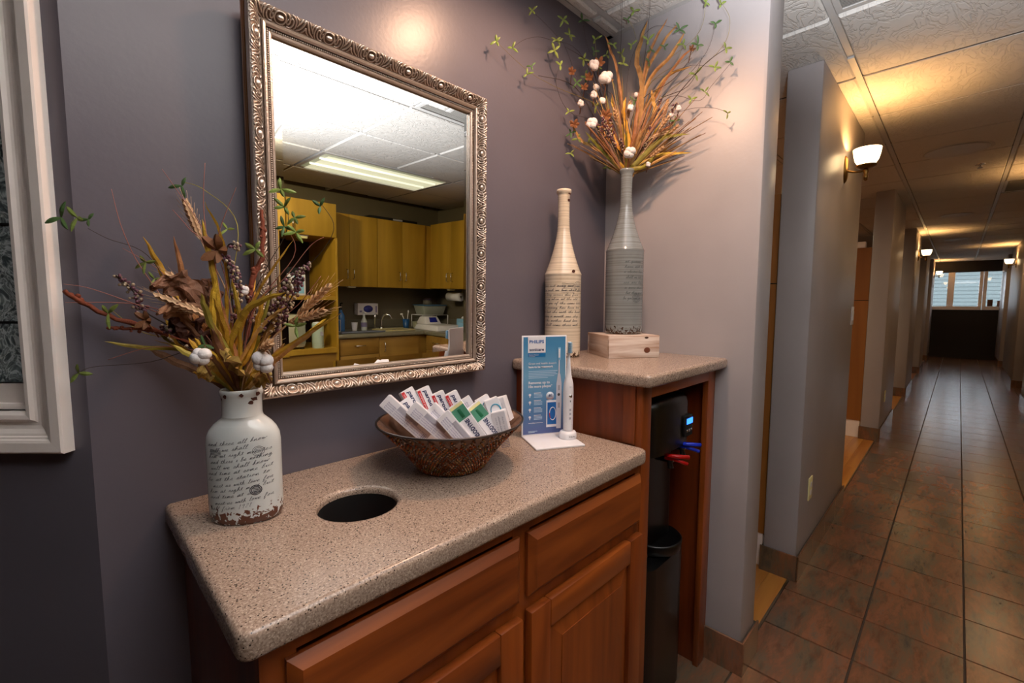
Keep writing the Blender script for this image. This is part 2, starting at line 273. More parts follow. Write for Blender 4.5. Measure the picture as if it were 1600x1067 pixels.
# ------------------------------------------------------------------ mesh helpers
class MB:
    def __init__(s): s.v = []; s.f = []; s.mi = []; s.sm = []
    def add(s, vs, fs, m=0, smooth=False, X=None):
        o = len(s.v)
        s.v += [tuple(X @ Vector(p)) if X is not None else tuple(p) for p in vs]
        for f in fs: s.f.append(tuple(i+o for i in f)); s.mi.append(m); s.sm.append(smooth)
        return s
    def box(s, x0, x1, y0, y1, z0, z1, m=0, X=None):
        vs = [(x, y, z) for z in (z0, z1) for y in (y0, y1) for x in (x0, x1)]
        return s.add(vs, [(0, 2, 3, 1), (4, 5, 7, 6), (0, 1, 5, 4), (2, 6, 7, 3), (0, 4, 6, 2), (1, 3, 7, 5)], m, False, X)
    def frustum(s, r0, r1, z0, z1, m=0, X=None):   # r=(x0,x1,y0,y1) at z0 and z1
        vs = [(x, y, z0) for y in r0[2:] for x in r0[:2]]+[(x, y, z1) for y in r1[2:] for x in r1[:2]]
        return s.add(vs, [(0, 2, 3, 1), (4, 5, 7, 6), (0, 1, 5, 4), (2, 6, 7, 3), (0, 4, 6, 2), (1, 3, 7, 5)], m, False, X)
    def lathe(s, prof, n=32, m=0, X=None, caps=True, sx=1, sy=1, smooth=True):
        vs = []; fs = []
        for r, z in prof:
            for k in range(n):
                a = 2*PI*k/n; vs.append((r*sx*math.cos(a), r*sy*math.sin(a), z))
        for i in range(len(prof)-1):
            for k in range(n):
                a = i*n+k; b = i*n+(k+1) % n
                fs.append((a, b, b+n, a+n))
        s.add(vs, fs, m, smooth, X)
        if caps:
            s.add(vs[:n][::-1], [tuple(range(n))], m, False, X) if prof[0][0] > 1e-5 else None
            s.add(vs[-n:], [tuple(range(n))], m, False, X) if prof[-1][0] > 1e-5 else None
        return s
    def tube(s, pts, r, n=6, m=0, X=None, taper=None, smooth=True, closed=False):
        pts = [Vector(p) for p in pts]; L = len(pts); vs = []; fs = []
        prev = None
        for i, p in enumerate(pts):
            if closed: t = pts[(i+1) % L]-pts[i-1]
            else: t = pts[min(i+1, L-1)]-pts[max(i-1, 0)]
            if t.length < 1e-9: t = Vector((0, 0, 1))
            t.normalize()
            if prev is None:
                a = Vector((0, 0, 1)) if abs(t.z) < .9 else Vector((1, 0, 0)); u = t.cross(a).normalized()
            else:
                u = prev-t*prev.dot(t)
                u = u.normalized() if u.length > 1e-6 else t.orthogonal().normalized()
            prev = u; w = t.cross(u)
            rr = r if taper is None else r*(1-(1-taper)*i/max(1, L-1))
            if hasattr(r, '__len__'): rr = r[i]
            for k in range(n):
                a = 2*PI*k/n; vs.append(p+u*(rr*math.cos(a))+w*(rr*math.sin(a)))
        R = L if closed else L-1
        for i in range(R):
            for k in range(n):
                a = i*n+k; b = i*n+(k+1) % n; c = ((i+1) % L)*n
                fs.append((a, b, c+(k+1) % n, c+k))
        if not closed: fs += [tuple(range(n))[::-1], tuple((L-1)*n+k for k in range(n))]
        return s.add(vs, fs, m, smooth, X)
    def ball(s, c, r, n=6, k=4, m=0, X=None, sc=(1, 1, 1)):
        vs = [(c[0], c[1], c[2]-r*sc[2])]; fs = []
        for j in range(1, k):
            a = -PI/2+PI*j/k
            for i in range(n):
                b = 2*PI*i/n; vs.append((c[0]+r*sc[0]*math.cos(a)*math.cos(b), c[1]+r*sc[1]*math.cos(a)*math.sin(b), c[2]+r*sc[2]*math.sin(a)))
        vs.append((c[0], c[1], c[2]+r*sc[2])); e = len(vs)-1
        for i in range(n): fs.append((0, 1+(i+1) % n, 1+i)); fs.append((e, e-n+i, e-n+(i+1) % n))
        for j in range(k-2):
            for i in range(n):
                a = 1+j*n+i; b = 1+j*n+(i+1) % n; fs.append((a, b, b+n, a+n))
        return s.add(vs, fs, m, True, X)
    def mesh(s, name, mats):
        me = bpy.data.meshes.new(name); me.from_pydata(s.v, [], s.f); me.update()
        for m in (mats if isinstance(mats, (list, tuple)) else [mats]): me.materials.append(m)
        me.polygons.foreach_set('material_index', s.mi); me.polygons.foreach_set('use_smooth', s.sm)
        return me
def link(name, me, parent=None, loc=(0, 0, 0), rot=(0, 0, 0)):
    o = bpy.data.objects.new(name, me); COL.objects.link(o); o.location = loc; o.rotation_euler = rot
    if parent: o.parent = parent
    return o
def part(name, mb, mats, parent=None, loc=(0, 0, 0), rot=(0, 0, 0), bevel=0, label=None, kind=None, segs=2):
    me = mb.mesh(name, mats) if isinstance(mb, MB) else mb
    if bevel: bevel_mesh(me, bevel, segs)
    o = link(name, me, parent, loc, rot)
    if label: o['label'] = label
    if kind: o['kind'] = kind
    return o
def bevel_mesh(me, w, segs=2):
    bm = bmesh.new(); bm.from_mesh(me); bmesh.ops.remove_doubles(bm, verts=bm.verts, dist=1e-6)
    es = [e for e in bm.edges if len(e.link_faces) == 2 and e.calc_face_angle(0) > .5]
    bmesh.ops.bevel(bm, geom=es, offset=w, segments=segs, affect='EDGES', profile=.5, clamp_overlap=True)
    for f in bm.faces: f.smooth = segs > 1
    bm.to_mesh(me); bm.free(); me.update()
    if segs > 1: me.set_sharp_from_angle(angle=math.radians(35))
def thing(name, label, cat, loc=(0, 0, 0), rot=(0, 0, 0), group=None):
    o = bpy.data.objects.new(name, None); COL.objects.link(o); o.location = loc; o.rotation_euler = rot
    o.empty_display_size = .05
    o['label'] = label; o['category'] = cat
    if group: o['group'] = group
    return o
def tag(o, label, cat, group=None):
    o['label'] = label; o['category'] = cat
    if group: o['group'] = group
    return o
def copy_tree(o, parent=None):
    c = o.copy(); COL.objects.link(c)
    if parent: c.parent = parent
    for ch in list(o.children): copy_tree(ch, c)
    return c
def struct(name, mb, mats, parent=None, bevel=0, loc=(0, 0, 0), rot=(0, 0, 0), **k):
    o = part(name, mb, mats, parent, loc, rot, bevel, **k)
    if not parent: o['kind'] = 'structure'
    return o
def slab2d(outer, holes, z0, z1, bev, name, mat, res=3):
    cu = bpy.data.curves.new(name, 'CURVE'); cu.dimensions = '2D'; cu.fill_mode = 'BOTH'
    for lp in [outer]+holes:
        sp = cu.splines.new('POLY'); sp.points.add(len(lp)-1)
        for p, q in zip(sp.points, lp): p.co = (q[0], q[1], 0, 1)
        sp.use_cyclic_u = True
    cu.bevel_depth = bev; cu.bevel_resolution = res; cu.extrude = (z1-z0)/2-bev; cu.offset = -bev
    t = bpy.data.objects.new('tmp', cu); COL.objects.link(t)
    dg = bpy.context.evaluated_depsgraph_get(); dg.update()
    me = bpy.data.meshes.new_from_object(t.evaluated_get(dg)); bpy.data.objects.remove(t)
    for v in me.vertices: v.co.z += (z0+z1)/2
    me.materials.clear(); me.materials.append(mat); me.name = name
    for p in me.polygons: p.use_smooth = True
    me.set_sharp_from_angle(angle=math.radians(40))
    return me
def rrect(x0, x1, y0, y1, r, n=5, rs=None):
    rs = rs or (r, r, r, r); out = []
    for (cx, cy, a0, q) in ((x1-rs[0], y1-rs[0], 0, 0), (x0+rs[1], y1-rs[1], 90, 1), (x0+rs[2], y0+rs[2], 180, 2), (x1-rs[3], y0+rs[3], 270, 3)):
        for k in range(n+1):
            a = math.radians(a0+90*k/n); out.append((cx+rs[q]*math.cos(a), cy+rs[q]*math.sin(a)))
    return out
def text_mesh(s, size, mat, ext=.00015, shear=0, align='LEFT', bold=0, width=None):
    cu = bpy.data.curves.new('lettering', 'FONT'); cu.body = s; cu.size = size; cu.extrude = ext; cu.shear = shear; cu.align_x = align; cu.resolution_u = 2
    if bold: cu.offset = bold
    t = bpy.data.objects.new('tmp', cu); COL.objects.link(t)
    dg = bpy.context.evaluated_depsgraph_get(); dg.update()
    me = bpy.data.meshes.new_from_object(t.evaluated_get(dg)); bpy.data.objects.remove(t)
    me.materials.clear(); me.materials.append(mat)
    if width:
        xs = [v.co.x for v in me.vertices]; w = max(xs)-min(xs); x0 = min(xs)
        for v in me.vertices: v.co.x = (v.co.x-x0)*width/w
    return me
def cr(pts, n=6, closed=False):  # Catmull-Rom through points
    P = [Vector(p) for p in pts]; out = []; L = len(P)
    rng = range(L if closed else L-1)
    for i in rng:
        if closed: p0, p1, p2, p3 = P[i-1], P[i], P[(i+1) % L], P[(i+2) % L]
        else: p0, p1, p2, p3 = P[max(i-1, 0)], P[i], P[i+1], P[min(i+2, L-1)]
        for k in range(n):
            t = k/n
            out.append(.5*((2*p1)+(p2-p0)*t+(2*p0-5*p1+4*p2-p3)*t*t+(3*p1-p0-3*p2+p3)*t**3))
    if not closed: out.append(P[-1])
    return out
# ================================================================== SETTING
CEIL = 2.395; NIB = 1.65
GX0, GPX = 1.49, .62; GY0, GPY = -.074, .606
# floor slab (dark grout) with slate tiles and maple planks on it
floor = struct('floor', MB().box(-3.2, 15.9, -4.1, 2.7, -.12, -.006), M['grout'])
TX0, TPX, TY0, TPY = 2.015, .305, -.577, .299
def tile_me(w, h):
    mb = MB(); mb.frustum((-w/2, w/2, -h/2, h/2), (-w/2+.002, w/2-.002, -h/2+.002, h/2-.002), -.008, 0)
    return mb
tile_shared = tile_me(TPX-.0045, TPY-.0038).mesh('tile', M['slate'])
far = MB()
for i in range(-10, 46):
    for j in range(-5, 12):
        cx = TX0+TPX*(i+.5); cy = TY0-TPY*(j+.5)
        if cy > TY0 and cx > NIB: continue
        if cx > 3.56 and cy < -2.0 and cx < 10: continue
        if cx < .0 and cy > 0: continue
        if cy > .2: continue
        w, h = TPX-.005, TPY-.0038
        if 1.1 < cx < 7.5 and -2.1 < cy < -.4:
            link('tile', tile_shared, floor, (cx, cy, 0))
        else:
            far.frustum((cx-w/2, cx+w/2, cy-h/2, cy+h/2), (cx-w/2+.002, cx+w/2-.002, cy-h/2+.002, cy+h/2-.002), -.008, 0)
part('tile', far, M['slate'], floor, kind='stuff')
pl_me = MB().box(-.45, .45, -.0385, .0385, -.010, 0).mesh('plank', M['plank'])
farp = MB()
for i, x in enumerate([NIB+.15+.9*k+.45 for k in range(16)]):
    for j in range(26):
        y = TY0+.008+.0385+.078*j; xs = x+(.3 if j % 2 else 0)
        if xs < 6.2 and j < 9: link('plank', pl_me, floor, (xs, y, -.001))
        else: farp.box(xs-.45, xs+.45, y-.0385, y+.0385, -.011, -.001)
part('plank', farp, M['plank'], floor, kind='stuff')
for k, (a, b) in enumerate([(1.82, 2.42), (3.62, 5.54), (6.73, 8.53), (9.72, 11.65)]):
    struct('trim_%d' % (k+1), MB().box(a, b, TY0-.002, TY0+.006, -.004, .003), M['nickel'])
# ceiling
ceiling = struct('ceiling', MB().box(-3.2, 15.9, -4.1, 2.7, 2.45, 2.55), M['grid'])
g = MB(); ct = MB()
xs = [GX0+GPX*k for k in range(-8, 24)]; ys = [GY0-GPY*k for k in range(-5, 7)]
for x in xs:
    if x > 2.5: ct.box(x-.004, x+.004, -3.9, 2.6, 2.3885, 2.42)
    elif x < NIB: g.box(x-.012, x+.012, -3.9, -.001, 2.400, 2.425)
    else: g.box(x-.012, x+.012, -3.9, 2.6, 2.400, 2.425)
for y in ys:
    if y > 0: g.box(1.80, 2.5, y-.012, y+.012, 2.3955, 2.42); g.box(2.5, 15.7, y-.012, y+.012, 2.3872, 2.42)
    else: g.box(-3.1, NIB if y > -.6 else 2.5, y-.012, y+.012, 2.3955, 2.42); g.box(2.5, 15.7, y-.012, y+.012, 2.3872, 2.42)
g.box(1.80, 15.7, ys[5]-.012, ys[5]+.012, 2.3955, 2.42)
g.box(0.03, NIB, -.022, -.001, 2.392, 2.42); g.box(NIB-.022, NIB-.001, -.6, -.001, 2.392, 2.42)
part('ceiling_grid', g, M['grid'], ceiling); part('cross_tee', ct, plain('shadow toned tee', '#4b463f', .6), ceiling)  # dark tee colour stands in for the shadow in the tile gaps
def ctile(x0, x1, y0, y1, mb):
    w = x1-x0
    mb.frustum((x0+.005, x1-.005, y0+.006, y1-.006), (x0, x1, y0, y1), 2.386, 2.392); mb.box(x0, x1, y0, y1, 2.392, 2.410)
sh = MB(); hx, hy = GPX/2-.010, GPY/2-.014
sh.frustum((-hx+.005, hx-.005, -hy+.006, hy-.006), (-hx, hx, -hy, hy), -.009, -.003); sh.box(-hx, hx, -hy, hy, -.003, .015)
ct_me = sh.mesh('ceiling_tile', M['ceil']); farc = MB()
sh2 = MB(); sh2.frustum((-GPX/2+.006, GPX/2-.006, -hy+.006, hy-.006), (-GPX/2+.006, GPX/2-.006, -hy, hy), -.009, -.003); sh2.box(-GPX/2+.006, GPX/2-.006, -hy, hy, -.003, .015)
ct_me2 = sh2.mesh('ceiling_tile', M['ceil'])
VENTS = [(0, 0), (7, 1)]
for i in range(-5, 23):
    for j in range(-4, 6):
        x0, x1 = GX0+GPX*i+.010, GX0+GPX*(i+1)-.010; y1, y0 = GY0-GPY*j-.014, GY0-GPY*(j+1)+.014
        if (i, j-1) in VENTS: continue
        if (i, j) in ((1, 4), (0, 4)): continue            # troffer
        if j < 0 and x1 < NIB: continue
        if j <= 0 and x0 < NIB < x1:
            t = MB()
            if j == 0: ctile(x0, NIB-.024, y0, y1, t)
            t2 = MB(); ctile(1.802, x1, y0, y1, t2)
            if j == 0: part('ceiling_tile', t, M['ceil'], ceiling)
            part('ceiling_tile', t2, M['ceil'], ceiling); continue
        cx, cy = (x0+x1)/2, (y0+y1)/2
        if -.2 < cx < 8.5 and -4 < cy < .8: link('ceiling_tile', ct_me2 if i >= 2 else ct_me, ceiling, (cx, cy, 2.395))
        else: ctile(x0, x1, y0, y1, farc)
part('ceiling_tile', farc, M['ceil'], ceiling, kind='stuff')
for i in range(-3, 1):   # cut row along the mirror wall
    x0, x1 = max(.04, GX0+GPX*i+.014), min(NIB-.024, GX0+GPX*(i+1)-.014)
    if x1 > x0+.05:
        t = MB(); ctile(x0, x1, GY0+.014, -.024, t); part('ceiling_tile', t, M['ceil'], ceiling)
for n, (i, j) in enumerate(VENTS):
    cx, cy = GX0+GPX*(i+.5), GY0-GPY*(j+1.5)
    t = thing('ceiling_vent', ['perforated return air vent in the ceiling grid above the nib wall', 'dark air vent in the ceiling grid further down the corridor on the right'][n], 'vent', (cx, cy, 2.395))
    f = MB(); w, h = GPX/2-.014, GPY/2-.014
    for a in ((-w, w, -h, -h+.02), (-w, w, h-.02, h), (-w, -w+.02, -h+.02, h-.02), (w-.02, w, -h+.02, h-.02)): f.box(*a, -.006, .004)
    part('vent_frame', f, M['grid'], t)
    s = MB()
    for k in range(58): s.box(-w+.024+k*.00955, -w+.0285+k*.00955, -h+.021, h-.021, -.002, .008)
    for k in range(8): s.box(-w+.021, w-.021, -h+.06+k*.066, -h+.064+k*.066, -.001, .009)
    part('slat', s, plain('grey vent slats %d' % n, '#77746f', .6), t, kind='stuff'); part('backing', MB().box(-w+.02, w-.02, -h+.02, h-.02, .009, .02), M['blackmat'], t)
for n, (x, y, s) in enumerate([(4.45, -1.0, .17), (7.6, -.99, .15), (10.4, -1.0, .15)]):
    t = thing('round_ceiling_speaker', ['round painted speaker grille flush in the corridor ceiling nearest the camera', 'round painted speaker grille in the middle of the corridor ceiling', 'farthest round painted speaker grille in the corridor ceiling'][n], 'speaker', (x, y, 2.3865))
    part('grille', MB().lathe([(s*.98, 0), (s, -.004), (s*.93, -.008), (s*.85, -.005), (s*.5, -.007), (0.0001, -.0075)], 40), M['grid'], t)
    part('rim', MB().lathe([(s*1.0, .0), (s*1.1, -.003), (s*1.1, .0)], 40, caps=False), M['ceil'], t)
t = thing('sprinkler_head', 'small bright chrome sprinkler head in the corridor ceiling', 'sprinkler', (5.0, -1.13, 2.387))
part('escutcheon', MB().lathe([(.03, 0), (.028, -.006), (.012, -.009)], 16), M['chrome'], t)
part('nozzle', MB().lathe([(.006, -.008), (.008, -.025), (.016, -.028), (.016, -.031)], 12), M['chrome'], t)

# walls --------------------------------------------------------------
struct('wall_back', MB().box(.032, NIB+.02, 0, .14, -.1, 2.45), M['wall_dark'])
nib = MB(); nib.box(NIB, 1.80, -.60, 2.6, -.1, 2.45)
struct('wall_right', nib, M['wall_light'], bevel=.014)
# angled wall with the frosted window: local s (left along the wall), n outward to camera
T = Vector((-.7071, .7071, 0)); Nn = Vector((-.7071, -.7071, 0))
XA = Matrix.Identity(4)
XA.col[0] = Vector((*T, 0)); XA.col[1] = Vector((*-Nn, 0)); XA.col[2] = Vector((0, 0, 1, 0)); XA.translation = Vector((.032, 0, 0))
WZ0, WZ1, WS0, WS1 = 1.13, 2.10, .10, .80
w = MB()
w.box(0, WS0, 0, .14, -.1, 2.45, X=XA); w.box(WS1, 2.3, 0, .14, -.1, 2.45, X=XA)
w.box(WS0, WS1, 0, .14, -.1, WZ0, X=XA); w.box(WS0, WS1, 0, .14, WZ1, 2.45, X=XA)
struct('wall_left', w, M['wall_dark'])
win = bpy.data.objects.new('window_1', None); COL.objects.link(win); win.matrix_world = XA; win['kind'] = 'structure'
CPROF = [(0, -.005), (0, .009), (.005, .014), (.012, .015), (.016, .010), (.019, .008), (.024, .008), (.030, .010), (.037, .014), (.041, .015), (.0425, .0175), (.046, .018), (.0475, .0205), (.052, .022), (.068, .0225), (.071, .020), (.071, -.001)]
def sweep_frame(mb, x0, x1, z0, z1, prof, side, m=0, X=None, nseg=1, dark=None):
    """one mitred rail of a rectangular frame in the local xz plane; prof=(outward, height towards -y)"""
    vs = []; L = len(prof)
    for k in range(nseg+1):
        t = k/nseg
        for u, h in prof:
            if side == 'l': p = (x0-u, -h, (z0-u)+(z1-z0+2*u)*t)
            elif side == 'r': p = (x1+u, -h, (z1+u)-(z1-z0+2*u)*t)
            elif side == 't': p = ((x0-u)+(x1-x0+2*u)*t, -h, z1+u)
            else: p = ((x1+u)-(x1-x0+2*u)*t, -h, z0-u)
            vs.append(p)
    fs = []
    for k in range(nseg):
        for i in range(L-1): fs.append((k*L+i, k*L+i+1, (k+1)*L+i+1, (k+1)*L+i))
    fs.append(tuple(range(L))[::-1]); fs.append(tuple(nseg*L+i for i in range(L)))
    mb.add(vs, fs, m, False, X)
    if dark:
        n0 = len(mb.mi)-len(fs)
        for q in range(nseg*(L-1)):
            u_, h_ = prof[q % (L-1)]; u2 = prof[q % (L-1)+1][0]
            if any(a <= u_ and u2 <= b for a, b in dark): mb.mi[n0+q] = 1
    return mb
for sd, nm in zip('lrtb', ('casing', 'casing', 'casing', 'casing')):
    part(nm, sweep_frame(MB(), WS0, WS1, WZ0, WZ1, CPROF, sd), M['trim_white'], win)
sash = MB()
sash.box(WS0+.0, WS1, .012, .05, WZ0, WZ0+.044); sash.box(WS0, WS1, .004, .05, WZ0, WZ0+.012); sash.box(WS0, WS0+.006, .012, .05, WZ0+.044, WZ1-.03); sash.box(WS1-.04, WS1, .012, .05, WZ0+.044, WZ1-.03); sash.box(WS0, WS1, .012, .05, WZ1-.03, WZ1)
part('sash', sash, M['trim_white'], win, bevel=.003)
zr = [WZ0+.044, 1.284, 1.457, 1.631, 1.805, 1.98, WZ1-.03]
for a, b in zip(zr, zr[1:]):
    part('pane', MB().box(WS0+.006, WS1-.04, .030, .036, a+.002, b-.002), m_frost() if 'leaf frosted glass' not in bpy.data.materials else bpy.data.materials['leaf frosted glass'], win)
for z in zr[1:-1]: part('lead_came', MB().box(WS0+.006, WS1-.04, .027, .039, z-.0022, z+.0022), M['blackmat'], win)
# corridor partitions and their slate baseboards
def partition(x0, x1, y0, y1, name='wall_corridor', face=-1, nt=True):
    o = struct(name, MB().box(x0, x1, y0, y1, -.1, 2.388), M['wall_light'], bevel=.012)
    e = .011; hb = .125
    b = struct('baseboard_corridor', MB().box(x0-.006, x1+.006, y0-.006, y1+.006, -.05, hb-.004), M['grout'])
    n = max(1, round((x1-x0)/.305)); L = (x1-x0+2*e)/n
    yf = y0-e if face < 0 else y1+e
    for k in range(n):
        a = x0-e+k*L
        m = MB(); m.box(a+.0015, a+L-.0015, min(yf, yf-face*.006), max(yf, yf-face*.006), -.002, hb); part('tile', m, M['slate'], b, bevel=.0015, segs=1)
    m = MB(); m.box(x0-e, x0-e+.006, y0-e+.007, y1+e, -.002, hb); part('tile', m, M['slate'], b, bevel=.0015, segs=1)
    return o
for x0, x1 in ((2.42, 3.61), (5.54, 6.72), (8.53, 9.71), (11.65, 12.84), (14.5, 15.69)): partition(x0, x1, -.60, -.455)
for x0, x1 in ((4.6, 6.2), (7.6, 9.2), (10.7, 13.0), (14.2, 15.69)): partition(x0, x1, -1.90, -1.755, face=1)
bb = struct('baseboard_nib', MB().box(NIB-.005, 1.805, -.605, -.455, -.05, .121), M['grout'])
part('tile', MB().box(NIB-.012, NIB-.005, -.612, -.455, -.002, .125), M['slate'], bb, bevel=.0015, segs=1)
part('tile', MB().box(NIB-.004, 1.812, -.612, -.605, -.002, .125), M['slate'], bb, bevel=.0015, segs=1)
# shells of the rooms around
struct('wall_rear', MB().box(-3.2, 3.70, -4.02, -3.88, -.1, 2.45), M['wall_kitchen'])
struct('wall_kitchen_right', MB().box(3.56, 3.70, -3.88, -1.9, -.1, 2.45), M['wall_kitchen'])
struct('wall_far_right', MB().box(3.70, 15.7, -4.02, -3.88, -.1, 2.45), M['wall_light'])
struct('wall_west', MB().box(-3.2, -3.06, -3.88, 1.6, -.1, 2.45), M['wall_dark'])
struct('wall_north', MB().box(1.80, 15.7, 2.5, 2.64, -.1, 2.45), M['wall_light'])
struct('wall_closet', MB().box(-3.06, -1.55, 1.46, 1.6, -.1, 2.45), M['wall_dark'])
# end wall with three windows
YS = [(-.52, -.85), (-.97, -1.40), (-1.53, -1.94), (-2.06, -2.46), (-2.58, -3.0)]
ew = MB(); ew.box(15.7, 15.86, -4.0, 2.6, -.1, 1.20); ew.box(15.7, 15.86, -4.0, 2.6, 2.12, 2.45); ew.box(15.7, 15.86, -.40, 2.6, 1.2, 2.12); ew.box(15.7, 15.86, -4.0, -3.1, 1.2, 2.12)
struct('wall_end', ew, plain('dark brown end wall', '#1d1311', .5))
for k, (a, b) in enumerate(YS):
    wn = bpy.data.objects.new('window_%d' % (k+2), None); COL.objects.link(wn); wn['kind'] = 'structure'; wn.location = (15.7, 0, 0)
    f = MB(); a2 = a+.06; b2 = b-.06
    if k == 0: a2 = a+.12
    f.box(.0, .14, a, a2, 1.28, 2.12); f.box(.0, .14, b2, b, 1.28, 2.12)
    part('mullion', f, M['trim_white'], wn); part('sill', MB().box(-.05, .15, b2, a2, 1.20, 1.285), M['trim_white'], wn)
    part('pane', MB().box(.06, .066, b, a, 1.285, 2.12), plain('window glass', '#ffffff', .02, trans=1) if 'window glass' not in bpy.data.materials else bpy.data.materials['window glass'], wn)
struct('ground', MB().box(15.9, 60, -30, 30, -.3, -.1), plain('asphalt', '#505355', .8))
nb = thing('neighbouring_building', 'grey sided building seen through the far windows', 'building', (24, -2, -.1))
m = MB()
for k in range(22): m.add([(0, -9, k*.14), (0, 3.2, k*.14), (.02, 3.2, k*.14+.14), (.02, -9, k*.14+.14), (.02, 3.2, k*.14), (.02, -9, k*.14)], [(0, 1, 2, 3), (0, 5, 4, 1)], 0)
part('siding', m, plain('grey siding', '#5c6564', .7), nb, kind='stuff')
part('body', MB().box(.03, 4, -9, 3.2, 0, 3.08), plain('teal grey wall', '#4f5b5c', .8), nb)
part('roof', MB().add([(-.3, -9.2, 3.08), (-.3, 3.4, 3.08), (4.3, 3.4, 3.08), (4.3, -9.2, 3.08), (2, 3.4, 4.1), (2, -9.2, 4.1)], [(0, 1, 4, 5), (2, 3, 5, 4), (0, 5, 3), (1, 2, 4), (0, 3, 2, 1)]), plain('roof shingles', '#55585a', .8), nb)
part('dark_door', MB().box(-.03, .02, -2.3, -.2, 0, 2.6), plain('dark teal door', '#2f3d3f', .5), nb)
# items on the far sill
for k, (y, z, c, l) in enumerate([(-1.60, .15, '#6e4630', 'brown box on the far window sill, left of the tan box'), (-1.76, .12, '#b08568', 'tan box on the far window sill, right of the brown box')]):
    t = thing('small_box', l, 'box', (15.68, y, 1.286)); part('box_body', MB().box(-.03, .03, -.045, .045, 0, z), plain('sill box %s' % c, c, .6), t, bevel=.006); part('lid', MB().box(-.033, .033, -.048, .048, z, z+.015), plain('sill lid %s' % c, c, .4), t)
# wood panels that stand between the treatment rooms
def divider(x, y0, y1, seam, top, label, base=True):
    t = thing('partition_panel', label, 'panel', (x, y0, 0))
    part('panel', MB().box(0, .05, 0, y1-y0, .17, seam-.003), M['panel_orange'], t); part('panel', MB().box(0, .05, 0, y1-y0, seam+.003, top), M['panel_orange'], t)
    part('core', MB().box(.01, .04, .004, y1-y0-.004, .16, top-.004), M['blackmat'], t)
    part('plinth', MB().box(.006, .044, .006, y1-y0, 0, .168), M['trim_white'], t)
divider(2.44, -.452, 1.6, 1.42, 1.84, 'tan wood panel in the gap between the nib wall and the first partition')
divider(5.56, -.452, 1.6, 1.36, 1.87, 'orange brown wood panel in the gap before the second partition')
divider(8.55, -.452, 1.6, 1.36, 1.87, 'tan wood panel behind the third partition')
divider(11.67, -.452, 1.6, 1.36, 1.87, 'tan wood panel behind the fourth partition')
t = thing('carton', 'white carton on top of the orange wood panel', 'box', (5.60, -.40, 1.871)); part('carton_body', MB().box(-.03, .04, 0, .35, 0, .06), M['trim_white'], t, bevel=.004); part('flap', MB().box(-.03, .04, .16, .18, .06, .062), M['paper_grey'], t)
# outlet and switch on the first partition
def plate(name, label, x, z, kind):
    t = thing(name, label, kind, (x, -.6, z))
    part('cover_plate', MB().box(-.036, .036, -.006, 0, -.058, .058), M['yellowp'] if kind == 'outlet' else M['white'], t, bevel=.003)
    if kind == 'outlet':
        for s in (-.02, .02): part('socket', MB().box(-.014, .014, -.008, -.005, s-.013, s+.013), M['white'], t, bevel=.003); 
    else: part('rocker', MB().box(-.015, .015, -.010, -.005, -.03, .03), M['white'], t, bevel=.003)
plate('wall_outlet', 'cream power outlet low on the first corridor partition', 2.62, .40, 'outlet')
plate('wall_outlet', 'small power outlet low on the second corridor partition', 5.85, .40, 'outlet')
plate('light_switch', 'white switch at the far end of the first corridor partition', 3.55, 1.25, 'switch')
# sconces
glass_on = plain('lit opal glass', '#fff2dc', .4, emit='#ffd9a0', es=6.0)
def sconce(x, y, face, label, e=9):
    t = thing('wall_sconce', label, 'lamp', (x, y, 2.04), (0, 0, 0 if face < 0 else PI))
    pl = MB(); pl.lathe([(.001, .016), (.02, .015), (.027, .011), (.031, .004), (.032, 0)][::-1], 24, sy=2.3); 
    for i, v in enumerate(pl.v): pl.v[i] = (v[0], -v[2], v[1])
    part('backplate', pl, M['bronze'], t)
    part('arm', MB().tube(cr([(0, -.012, -.01), (0, -.04, -.02), (0, -.07, -.022), (0, -.092, -.018)]), .0055, 8), M['bronze'], t)
    part('finial', MB().lathe([(.001, -.075), (.009, -.07), (.011, -.05), (.008, -.045), (.012, -.03), (.010, -.015), (.004, -.005)], 16, X=Matrix.Translation((0, -.092, 0))), M['bronze'], t)
    part('saucer', MB().lathe([(.006, -.012), (.028, -.010), (.043, -.001), (.048, .005), (.043, .003), (.028, -.006), (.006, -.008)], 32, X=Matrix.Translation((0, -.092, 0)), caps=False), M['bronze'], t)
    part('glass_shade', MB().lathe([(.022, .0), (.038, .010), (.050, .030), (.0565, .056), (.0605, .088), (.0575, .088), (.0535, .056), (.047, .032), (.035, .013), (.02, .004)], 36, X=Matrix.Translation((0, -.092, 0)), caps=False), glass_on, t)
    part('bulb', MB().ball((0, -.092, .03), .016, 10, 6), glass_on, t)
    s = -1 if face < 0 else 1
    l = lamp('sconce_bulb_light', 'POINT', (x, y+s*.092, 2.04+.058), e, (1.0, .52, .17), shadow_soft_size=.012)
sconce(3.02, -.60, -1, 'lit brass sconce with a white glass bowl on the first corridor partition', 8)
sconce(9.1, -.60, -1, 'lit brass sconce on the third corridor partition', 8)
sconce(15.1, -.60, -1, 'lit brass sconce beside the far windows on the left', 8)
sconce(11.9, -1.755, 1, 'lit brass sconce on the right hand corridor wall', 8)
sconce(5.4, -1.755, 1, 'lit brass sconce on the near right corridor wall', 8)

